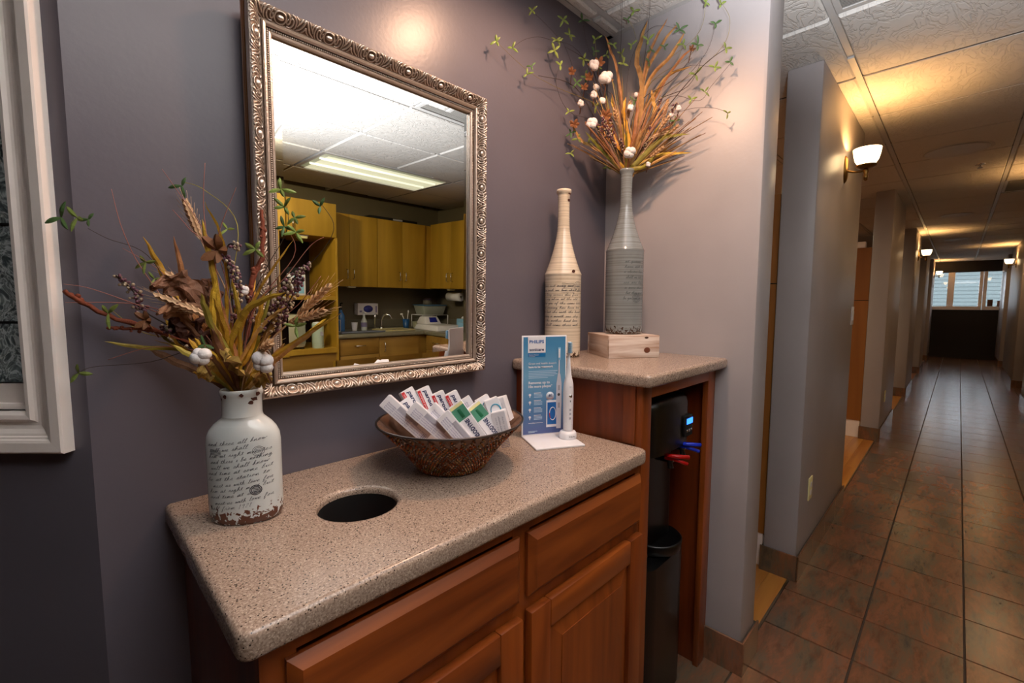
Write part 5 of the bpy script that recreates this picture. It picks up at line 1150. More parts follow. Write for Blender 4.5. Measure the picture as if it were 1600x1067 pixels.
# ================================================================== DRIED BOUQUETS
LM = {'yellow': 'y_leaf', 'orange': 'o_leaf', 'olive': 'olive', 'brown': 'brown_leaf', 'dark': 'dark_leaf', 'tan': 'tan_leaf', 'rustleaf': 'o_leaf', 'pink': 'pink', 'rust': 'rust', 'straw': 'straw', 'brownst': 'brownst', 'darkst': 'darkst'}
R_ = random.Random(21)
def rndv(s=1): return Vector((R_.uniform(-1, 1), R_.uniform(-1, 1), R_.uniform(-1, 1)))*s
VIEW = Vector((.71, .70, -.05))
def strap(pts, w, twist=.6):
    P = [p+rndv(w*.12) for p in cr(pts, 5)]; L = len(P); vs = []; fs = []; tw0 = R_.uniform(-.4, .4)
    for i, p in enumerate(P):
        t = (P[min(i+1, L-1)]-P[max(i-1, 0)]).normalized(); side = t.cross(VIEW).normalized(); nn = side.cross(t)
        q = i/(L-1); a = tw0+twist*(q-.3); side2 = side*math.cos(a)+nn*math.sin(a); n2 = side2.cross(t)
        ww = w*.5*min(1, .35+q*2.2)*(1 if q < .72 else max(.04, 1-((q-.72)/.28)**2))
        vs += [p-side2*ww, p-n2*(ww*.28)-n2*.0003, p+side2*ww, p+n2*.0004-n2*(ww*.28)]
    for i in range(L-1):
        for k in range(4): fs.append((i*4+k, i*4+(k+1) % 4, (i+1)*4+(k+1) % 4, (i+1)*4+k))
    return MB().add(vs, fs, 0, False)
def lens(mb, base, tip, w, fold=.35, nrm=None, n=5, m=0):
    base, tip = Vector(base), Vector(tip); t = tip-base; L = t.length
    if L < 1e-6: return mb
    t = t/L; s = t.cross(nrm or VIEW); s = s.normalized() if s.length > .05 else t.orthogonal().normalized(); u_ = s.cross(t)
    vs = []; fs = []
    for i in range(n+1):
        q = i/n; ww = w*math.sin(PI*min(1, q*.92+.04))**.7; c = base+t*(L*q)+u_*(-.12*L*math.sin(PI*q))
        vs += [c-s*ww+u_*(ww*fold), c-u_*.0003, c+s*ww+u_*(ww*fold), c+u_*.0004]
    for i in range(n):
        for k in range(4): fs.append((i*4+k, i*4+(k+1) % 4, (i+1)*4+(k+1) % 4, (i+1)*4+k))
    return mb.add(vs, fs, m, False)
def rndv_(s=1): return Vector((R_.uniform(-1, 1), R_.uniform(-1, 1), R_.uniform(-1, 1)))*s
def broadleaf(pts, w):
    P = cr(pts, 8); L = len(P); W = 9; vs = []; fs = []; t0 = (P[-1]-P[0]).normalized(); side = t0.cross(VIEW).normalized(); nn = side.cross(t0)
    top = []; bot = []
    for i, p in enumerate(P):
        q = i/(L-1); ww = w*.85*(math.sin(PI*min(1, q*.9+.08))**.7)*(1+.32*math.sin(q*24))
        for k in range(W):
            f = (k/(W-1)-.5)*2; v = p+side*(ww*f)+nn*(w*(.22*abs(f)+.16*math.sin(q*13+f*4)+R_.uniform(-.13, .13)))+side*(ww*R_.uniform(-.07, .07))
            top.append(v); bot.append(v+nn*.0006)
    vs = top+bot; o = len(top)
    for i in range(L-1):
        for k in range(W-1): a = i*W+k; fs.append((a, a+1, a+W+1, a+W)); fs.append((o+a+W, o+a+W+1, o+a+1, o+a))
    return MB().add(vs, fs, 0, False)
def bouquet(name, label, loc, data):
    t = thing(name, label, 'dried flowers', loc); loc = Vector(loc)
    def put(nm, mb, mats, parent=None, label=None):
        # meshes are made in world space, then moved to the bouquet's own origin
        mb.v = [tuple(Vector(v)-loc) for v in mb.v]
        return part(nm, mb, mats, parent or t, label=label)
    for row in data:
        k, pts = row[0], [Vector(p) for p in row[1]]; a = row[2:]
        if k == 'blade': put('dried_blade', strap(pts, a[1], R_.uniform(-.9, .9)), M[LM[a[0]]])
        elif k == 'grass': put('grass_stem', MB().tube(cr(pts, 5), a[1], 4, taper=.35), M[LM[a[0]]])
        elif k == 'twig':
            P = cr(pts, 6); rr = [a[1]*(1-.45*i/len(P))*R_.uniform(.8, 1.2) for i in range(len(P))]; mb = MB().tube([p+rndv(.0018) for p in P], rr, 7)
            for _ in range(10): i = R_.randrange(3, len(P)); mb.ball(P[i]+rndv(.004), a[1]*R_.uniform(.5, .9), 6, 4)
            put('bark_twig', mb, M['rust'])
        elif k == 'wheat':
            P = cr(pts, 8); mb = MB().tube(P, .0012, 4); L = a[0]; acc = 0; i = len(P)-1; d = 0; j = 0
            ax = (P[-1]-P[-6]).normalized(); tip = P[-1]; s = ax.cross(VIEW).normalized(); n2 = s.cross(ax)
            nr = int(L/.0052)
            for r in range(nr):
                c = tip-ax*(L*(1-r/nr)); w = .0085*math.sin(PI*(.22+.66*r/nr))
                for b_ in range(3):
                    an = b_*2*PI/3+(r % 2)*PI/3; dr = s*math.cos(an)+n2*math.sin(an)
                    lens(mb, c+dr*.001, c+dr*w+ax*.0125, .0036, .5, dr, 4)
                    if r % 2 == 0: mb.tube([c+dr*w+ax*.0125, c+dr*(w*1.9)+ax*(.028+.01*r/nr)], .00028, 3)
            put('wheat_ear', mb, M['wheat'])
        elif k == 'berry':
            P = cr(pts, 8); L = a[0]; tot = sum((P[i+1]-P[i]).length for i in range(len(P)-1)); st = put('berry_spray', MB().tube(P, .0013, 5), M['darkst'])
            bs_ = (MB(), MB()); acc = 0
            for i in range(len(P)-1, 0, -1):
                seg = (P[i]-P[i-1]).length
                n_ = max(2, int(seg/.0011))
                for q in range(n_):
                    if acc > L: break
                    acc += seg/n_; f = acc/L; c = P[i].lerp(P[i-1], q/n_); rad = .0105*min(1, .4+f*1.6)
                    d = rndv(); d = d.normalized() if d.length > .01 else Vector((0, 0, 1)); d -= (P[i]-P[i-1]).normalized()*d.dot((P[i]-P[i-1]).normalized())*.6
                    bs_[0 if R_.random() < .6 else 1].ball(c+d*rad*R_.uniform(.6, 1), R_.uniform(.0022, .0034), 6, 4)
            put('berry', bs_[0], M['berry1'], st).__setitem__('kind', 'stuff')
            if bs_[1].v: put('berry', bs_[1], M['berry2'], st).__setitem__('kind', 'stuff')
        elif k == 'broad': put('broad_leaf', broadleaf(pts, a[1]), M[LM[a[0]]])
        elif k == 'cotton':
            c, r = pts[0], a[0]; ce = put('cotton_boll', MB().tube([c+Vector((0, 0, -r*.4)), c+VIEW*.02+Vector((0, 0, -r*2.2))], .0018, 5), M['husk'])
            mb = MB(); 
            for q in range(4):
                an = q*PI/2+.5; d = (rt*math.cos(an)+up*math.sin(an))*(r*R_.uniform(.32, .5))-VIEW*(r*R_.uniform(0, .35))
                mb.ball(c+d, r*R_.uniform(.5, .78), 12, 8, sc=(R_.uniform(.9, 1.1), R_.uniform(.9, 1.1), R_.uniform(.9, 1.1)))
            put('cotton_tuft', mb, M['cotton'], ce)
            hm = MB()
            for q in range(4): an = q*PI/2+PI/4+.5; d = rt*math.cos(an)+up*math.sin(an); lens(hm, c+VIEW*(r*.7), c+d*(r*1.15)-VIEW*(r*.1), r*.3, .4, VIEW, 4)
            put('husk', hm, M['husk'], ce)
        elif k == 'husk':
            c, r = pts[0], a[0]; mb = MB()
            for q in range(5): an = q*2*PI/5+R_.uniform(-.3, .3); d = rt*math.cos(an)+up*math.sin(an); lens(mb, c+VIEW*(r*.3), c+d*r*1.2-VIEW*(r*.5), r*.42, .7, VIEW, 5)
            mb.tube([c+VIEW*(r*.3), c+VIEW*.03+Vector((0, 0, -.03))], .0015, 5); put('open_husk', mb, M['husk'])
        elif k == 'vine': put('vine_stem', MB().tube(cr(pts, 6), .0009, 5, taper=.5), M['darkst'] if R_.random() < .5 else M['olive'])
        elif k == 'leaves':
            c, s = pts[0], a[0]; g_ = M['green_leaf'] if R_.random() < .75 else M['green_leaf2']
            mb = MB(); n_ = R_.choice((3, 3, 4)); a0 = R_.uniform(0, 6)
            for q in range(n_):
                an = a0+q*2*PI/n_+R_.uniform(-.4, .4); d = rt*math.cos(an)+up*math.sin(an)+VIEW*R_.uniform(-.5, .2)
                lens(mb, c, c+d*(s*R_.uniform(.6, 1.0)), s*.14, .3, VIEW, 5)
            put('leaf_cluster', mb, g_)
    return t
BOUQUET_A=[
('blade',[[0.228,-0.161,1.149],[0.202,-0.119,1.213],[0.179,-0.082,1.272],[0.152,-0.037,1.354],[0.119,-0.044,1.435]],'yellow',0.0137),
('blade',[[0.228,-0.161,1.149],[0.207,-0.121,1.213],[0.19,-0.084,1.285],[0.175,-0.049,1.355],[0.161,-0.043,1.442]],'orange',0.0125),
('blade',[[0.228,-0.161,1.149],[0.215,-0.138,1.227],[0.222,-0.133,1.331],[0.223,-0.122,1.426],[0.203,-0.093,1.502]],'yellow',0.0125),
('blade',[[0.228,-0.161,1.149],[0.21,-0.14,1.227],[0.207,-0.133,1.318],[0.201,-0.125,1.395],[0.193,-0.115,1.468]],'yellow',0.0112),
('blade',[[0.228,-0.161,1.149],[0.22,-0.155,1.215],[0.243,-0.178,1.305],[0.266,-0.206,1.363],[0.301,-0.243,1.43]],'yellow',0.0075),
('blade',[[0.228,-0.161,1.149],[0.215,-0.161,1.209],[0.219,-0.179,1.268],[0.239,-0.216,1.315],[0.275,-0.271,1.338]],'yellow',0.0125),
('blade',[[0.228,-0.161,1.149],[0.238,-0.179,1.196],[0.259,-0.207,1.255],[0.272,-0.229,1.306],[0.276,-0.24,1.368]],'orange',0.01),
('blade',[[0.228,-0.161,1.149],[0.241,-0.19,1.19],[0.265,-0.231,1.227],[0.306,-0.289,1.269],[0.339,-0.34,1.304]],'yellow',0.0075),
('blade',[[0.228,-0.161,1.149],[0.223,-0.16,1.195],[0.239,-0.183,1.229],[0.253,-0.201,1.293],[0.26,-0.213,1.337]],'yellow',0.01),
('blade',[[0.228,-0.161,1.149],[0.219,-0.164,1.19],[0.242,-0.197,1.255],[0.262,-0.231,1.294],[0.28,-0.265,1.315]],'orange',0.0075),
('blade',[[0.228,-0.161,1.149],[0.224,-0.144,1.194],[0.225,-0.129,1.265],[0.239,-0.13,1.318],[0.234,-0.111,1.372]],'yellow',0.01),
('blade',[[0.228,-0.161,1.149],[0.201,-0.125,1.214],[0.156,-0.077,1.236],[0.109,-0.043,1.24],[0.057,-0.046,1.253]],'olive',0.0075),
('blade',[[0.228,-0.161,1.149],[0.207,-0.144,1.202],[0.179,-0.124,1.216],[0.161,-0.114,1.236],[0.12,-0.081,1.255]],'orange',0.0075),
('blade',[[0.228,-0.161,1.149],[0.216,-0.153,1.195],[0.199,-0.14,1.254],[0.197,-0.141,1.318],[0.202,-0.151,1.362]],'yellow',0.0112),
('blade',[[0.228,-0.161,1.149],[0.229,-0.157,1.188],[0.247,-0.172,1.214],[0.259,-0.178,1.266],[0.282,-0.191,1.351]],'olive',0.0088),
('blade',[[0.228,-0.161,1.149],[0.231,-0.181,1.184],[0.211,-0.178,1.218],[0.193,-0.174,1.275],[0.174,-0.173,1.306]],'orange',0.0088),
('grass',[[0.228,-0.161,1.149],[0.125,-0.046,1.356],[0.092,-0.046,1.439],[0.08,-0.04,1.513]],'pink',0.0013),
('grass',[[0.228,-0.161,1.149],[0.199,-0.121,1.401],[0.174,-0.11,1.45],[0.153,-0.105,1.48]],'pink',0.0013),
('grass',[[0.228,-0.161,1.149],[0.21,-0.13,1.318],[0.198,-0.109,1.472],[0.203,-0.111,1.568]],'pink',0.0013),
('grass',[[0.228,-0.161,1.149],[0.207,-0.129,1.382],[0.212,-0.145,1.445],[0.234,-0.175,1.52]],'pink',0.0013),
('grass',[[0.228,-0.161,1.149],[0.183,-0.116,1.273],[0.124,-0.069,1.305],[0.048,-0.046,1.342],[0.013,-0.04,1.35]],'pink',0.0013),
('grass',[[0.228,-0.161,1.149],[0.184,-0.11,1.266],[0.113,-0.041,1.315],[0.013,-0.048,1.32]],'pink',0.0013),
('grass',[[0.228,-0.161,1.149],[0.254,-0.159,1.305],[0.301,-0.192,1.365],[0.34,-0.215,1.425],[0.362,-0.227,1.443]],'pink',0.0013),
('grass',[[0.228,-0.161,1.149],[0.26,-0.173,1.253],[0.316,-0.216,1.318],[0.35,-0.237,1.37]],'pink',0.0013),
('grass',[[0.228,-0.161,1.149],[0.196,-0.108,1.266],[0.147,-0.041,1.37],[0.089,-0.043,1.414]],'pink',0.0013),
('grass',[[0.228,-0.161,1.149],[0.181,-0.118,1.228],[0.121,-0.071,1.242],[0.06,-0.042,1.222]],'pink',0.0013),
('grass',[[0.228,-0.161,1.149],[0.224,-0.141,1.305],[0.211,-0.118,1.415],[0.151,-0.043,1.56]],'pink',0.0013),
('grass',[[0.228,-0.161,1.149],[0.249,-0.177,1.299],[0.304,-0.233,1.401],[0.298,-0.236,1.444]],'pink',0.0013),
('twig',[[0.228,-0.161,1.149],[0.209,-0.14,1.214],[0.146,-0.079,1.26],[0.064,-0.041,1.299],[0.013,-0.049,1.338]],'rust',0.006),
('twig',[[0.228,-0.161,1.149],[0.199,-0.136,1.221],[0.132,-0.077,1.267],[0.077,-0.035,1.274],[0.063,-0.035,1.277]],'rust',0.004),
('twig',[[0.228,-0.161,1.149],[0.247,-0.155,1.266],[0.26,-0.146,1.358],[0.279,-0.149,1.412],[0.285,-0.134,1.494]],'rust',0.006),
('wheat',[[0.228,-0.161,1.149],[0.226,-0.133,1.318],[0.199,-0.089,1.423],[0.181,-0.056,1.504]],0.075),
('wheat',[[0.228,-0.161,1.149],[0.216,-0.162,1.229],[0.186,-0.148,1.293],[0.126,-0.107,1.331]],0.08),
('wheat',[[0.228,-0.161,1.149],[0.243,-0.186,1.216],[0.282,-0.238,1.277],[0.335,-0.302,1.348]],0.075),
('wheat',[[0.228,-0.161,1.149],[0.239,-0.198,1.204],[0.271,-0.255,1.275],[0.313,-0.327,1.308]],0.07),
('wheat',[[0.228,-0.161,1.149],[0.227,-0.197,1.193],[0.229,-0.238,1.225],[0.242,-0.29,1.256]],0.035),
('wheat',[[0.228,-0.161,1.149],[0.205,-0.115,1.252],[0.174,-0.064,1.344],[0.152,-0.043,1.371]],0.04),
('berry',[[0.228,-0.161,1.149],[0.202,-0.124,1.227],[0.113,-0.039,1.305],[0.102,-0.039,1.337],[0.078,-0.039,1.367]],0.081),
('berry',[[0.228,-0.161,1.149],[0.225,-0.151,1.266],[0.232,-0.158,1.318],[0.229,-0.156,1.376],[0.218,-0.148,1.406]],0.127),
('berry',[[0.228,-0.161,1.149],[0.241,-0.178,1.254],[0.26,-0.214,1.274],[0.287,-0.25,1.35],[0.311,-0.288,1.386]],0.149),
('berry',[[0.228,-0.161,1.149],[0.243,-0.17,1.253],[0.274,-0.207,1.267],[0.293,-0.228,1.318],[0.312,-0.248,1.363]],0.103),
('berry',[[0.228,-0.161,1.149],[0.242,-0.152,1.252],[0.256,-0.151,1.305],[0.256,-0.136,1.352]],0.069),
('berry',[[0.228,-0.161,1.149],[0.215,-0.12,1.252],[0.193,-0.076,1.318],[0.188,-0.052,1.355]],0.057),
('berry',[[0.228,-0.161,1.149],[0.2,-0.132,1.228],[0.163,-0.102,1.241],[0.132,-0.076,1.28]],0.057),
('berry',[[0.228,-0.161,1.149],[0.227,-0.151,1.292],[0.223,-0.142,1.414],[0.237,-0.165,1.42]],0.017),
('broad',[[0.201,-0.116,1.292],[0.157,-0.107,1.349],[0.115,-0.108,1.348]],'brown',0.03),
('broad',[[0.19,-0.108,1.266],[0.153,-0.116,1.306],[0.121,-0.134,1.303]],'brown',0.025),
('broad',[[0.202,-0.123,1.24],[0.173,-0.112,1.26],[0.14,-0.097,1.293]],'dark',0.035),
('broad',[[0.227,-0.155,1.188],[0.194,-0.155,1.201],[0.165,-0.162,1.201]],'tan',0.022),
('broad',[[0.236,-0.164,1.188],[0.247,-0.21,1.192],[0.25,-0.248,1.196]],'tan',0.022),
('broad',[[0.206,-0.12,1.299],[0.199,-0.108,1.344],[0.191,-0.097,1.364]],'brown',0.02),
('broad',[[0.244,-0.165,1.24],[0.282,-0.184,1.292],[0.303,-0.184,1.345]],'dark',0.02),
('broad',[[0.227,-0.154,1.194],[0.207,-0.195,1.213],[0.191,-0.242,1.231]],'tan',0.03),
('broad',[[0.199,-0.118,1.253],[0.181,-0.113,1.266],[0.172,-0.113,1.305]],'rustleaf',0.02),
('cotton',[[0.166,-0.202,1.233]],0.016),
('cotton',[[0.24,-0.264,1.222]],0.017),
('cotton',[[0.245,-0.154,1.343]],0.01),
('husk',[[0.207,-0.136,1.414]],0.022),
('husk',[[0.108,-0.079,1.29]],0.014),
('vine',[[0.228,-0.161,1.149],[0.161,-0.072,1.318],[0.123,-0.038,1.405],[0.071,-0.039,1.429],[0.047,-0.042,1.443]],[]),
('vine',[[0.228,-0.161,1.149],[0.201,-0.132,1.241],[0.116,-0.06,1.215],[0.041,-0.039,1.211],[0.021,-0.044,1.201]],[]),
('vine',[[0.228,-0.161,1.149],[0.227,-0.129,1.318],[0.247,-0.121,1.464],[0.211,-0.065,1.529],[0.183,-0.039,1.544]],[]),
('vine',[[0.228,-0.161,1.149],[0.246,-0.167,1.305],[0.272,-0.191,1.383],[0.301,-0.219,1.453],[0.298,-0.216,1.516]],[]),
('vine',[[0.228,-0.161,1.149],[0.248,-0.18,1.305],[0.325,-0.265,1.394],[0.349,-0.3,1.449],[0.331,-0.295,1.489]],[]),
('vine',[[0.228,-0.161,1.149],[0.184,-0.105,1.24],[0.111,-0.042,1.266],[0.069,-0.038,1.308]],[]),
('leaves',[[0.016,-0.038,1.457]],0.03),
('leaves',[[0.035,-0.042,1.459]],0.028),
('leaves',[[0.048,-0.041,1.458]],0.022),
('leaves',[[0.18,-0.037,1.537]],0.026),
('leaves',[[0.022,-0.045,1.203]],0.026),
('leaves',[[0.064,-0.047,1.302]],0.028),
('leaves',[[0.12,-0.036,1.392]],0.024),
('leaves',[[0.131,-0.037,1.363]],0.02),
('leaves',[[0.294,-0.212,1.521]],0.026),
('leaves',[[0.293,-0.229,1.488]],0.024),
('leaves',[[0.305,-0.243,1.469]],0.022),
('leaves',[[0.305,-0.246,1.444]],0.024),
('leaves',[[0.263,-0.164,1.417]],0.028),
('leaves',[[0.235,-0.102,1.457]],0.018),
('leaves',[[0.329,-0.294,1.485]],0.022),
('leaves',[[0.284,-0.287,1.281]],0.022),
('leaves',[[0.17,-0.204,1.251]],0.022),
('leaves',[[0.295,-0.22,1.455]],0.022),
('blade',[[0.228,-0.161,1.149],[0.208,-0.14,1.203],[0.181,-0.114,1.244],[0.161,-0.096,1.279]],'brown',0.0132),
('blade',[[0.228,-0.161,1.149],[0.225,-0.162,1.216],[0.213,-0.157,1.27],[0.209,-0.161,1.315]],'orange',0.0115),
('blade',[[0.228,-0.161,1.149],[0.192,-0.148,1.2],[0.156,-0.136,1.237],[0.132,-0.138,1.267]],'yellow',0.0135),
('blade',[[0.228,-0.161,1.149],[0.188,-0.116,1.188],[0.149,-0.074,1.214],[0.116,-0.038,1.237]],'brown',0.0133),
('blade',[[0.228,-0.161,1.149],[0.212,-0.171,1.226],[0.186,-0.174,1.287],[0.171,-0.189,1.336]],'olive',0.0106),
('blade',[[0.228,-0.161,1.149],[0.203,-0.137,1.209],[0.18,-0.119,1.256],[0.157,-0.101,1.296]],'brown',0.01),
('blade',[[0.228,-0.161,1.149],[0.207,-0.163,1.198],[0.184,-0.165,1.233],[0.162,-0.168,1.261]],'yellow',0.0129),
('blade',[[0.228,-0.161,1.149],[0.27,-0.183,1.206],[0.319,-0.213,1.252],[0.359,-0.235,1.292]],'yellow',0.0092),
('blade',[[0.228,-0.161,1.149],[0.192,-0.149,1.194],[0.165,-0.148,1.225],[0.136,-0.145,1.25]],'olive',0.0093),
('blade',[[0.228,-0.161,1.149],[0.253,-0.184,1.225],[0.277,-0.208,1.288],[0.293,-0.225,1.341]],'yellow',0.0109),
('blade',[[0.228,-0.161,1.149],[0.254,-0.188,1.193],[0.27,-0.207,1.223],[0.286,-0.227,1.249]],'orange',0.0077),
('blade',[[0.228,-0.161,1.149],[0.201,-0.147,1.197],[0.178,-0.141,1.231],[0.159,-0.138,1.259]],'yellow',0.0098),
('blade',[[0.228,-0.161,1.149],[0.191,-0.123,1.203],[0.153,-0.087,1.243],[0.122,-0.058,1.277]],'olive',0.011),
('blade',[[0.228,-0.161,1.149],[0.24,-0.151,1.233],[0.255,-0.147,1.306],[0.267,-0.14,1.369]],'yellow',0.0102),
('blade',[[0.228,-0.161,1.149],[0.202,-0.164,1.199],[0.181,-0.177,1.235],[0.163,-0.192,1.264]],'brown',0.0113),
('blade',[[0.228,-0.161,1.149],[0.234,-0.162,1.194],[0.24,-0.165,1.226],[0.242,-0.165,1.254]],'brown',0.0121),
('blade',[[0.228,-0.161,1.149],[0.211,-0.147,1.174],[0.184,-0.125,1.187],[0.167,-0.114,1.197]],'yellow',0.0095),
('blade',[[0.228,-0.161,1.149],[0.214,-0.172,1.205],[0.194,-0.179,1.245],[0.183,-0.197,1.278]],'brown',0.0126),
('blade',[[0.228,-0.161,1.149],[0.257,-0.209,1.203],[0.285,-0.258,1.242],[0.311,-0.306,1.275]],'orange',0.0087),
('blade',[[0.228,-0.161,1.149],[0.216,-0.165,1.223],[0.205,-0.173,1.281],[0.191,-0.18,1.329]],'yellow',0.0126),
('blade',[[0.228,-0.161,1.149],[0.244,-0.204,1.187],[0.252,-0.241,1.211],[0.259,-0.277,1.232]],'orange',0.0108),
('blade',[[0.228,-0.161,1.149],[0.194,-0.123,1.207],[0.162,-0.09,1.252],[0.138,-0.066,1.29]],'yellow',0.0125),
('blade',[[0.228,-0.161,1.149],[0.218,-0.15,1.194],[0.21,-0.143,1.225],[0.198,-0.132,1.252]],'brown',0.0093),
('blade',[[0.228,-0.161,1.149],[0.23,-0.149,1.192],[0.232,-0.14,1.223],[0.242,-0.139,1.25]],'olive',0.0137),
('blade',[[0.228,-0.161,1.149],[0.215,-0.136,1.231],[0.207,-0.119,1.301],[0.2,-0.104,1.361]],'orange',0.0135),
('blade',[[0.228,-0.161,1.149],[0.228,-0.176,1.234],[0.225,-0.19,1.303],[0.215,-0.198,1.359]],'yellow',0.0077),
]
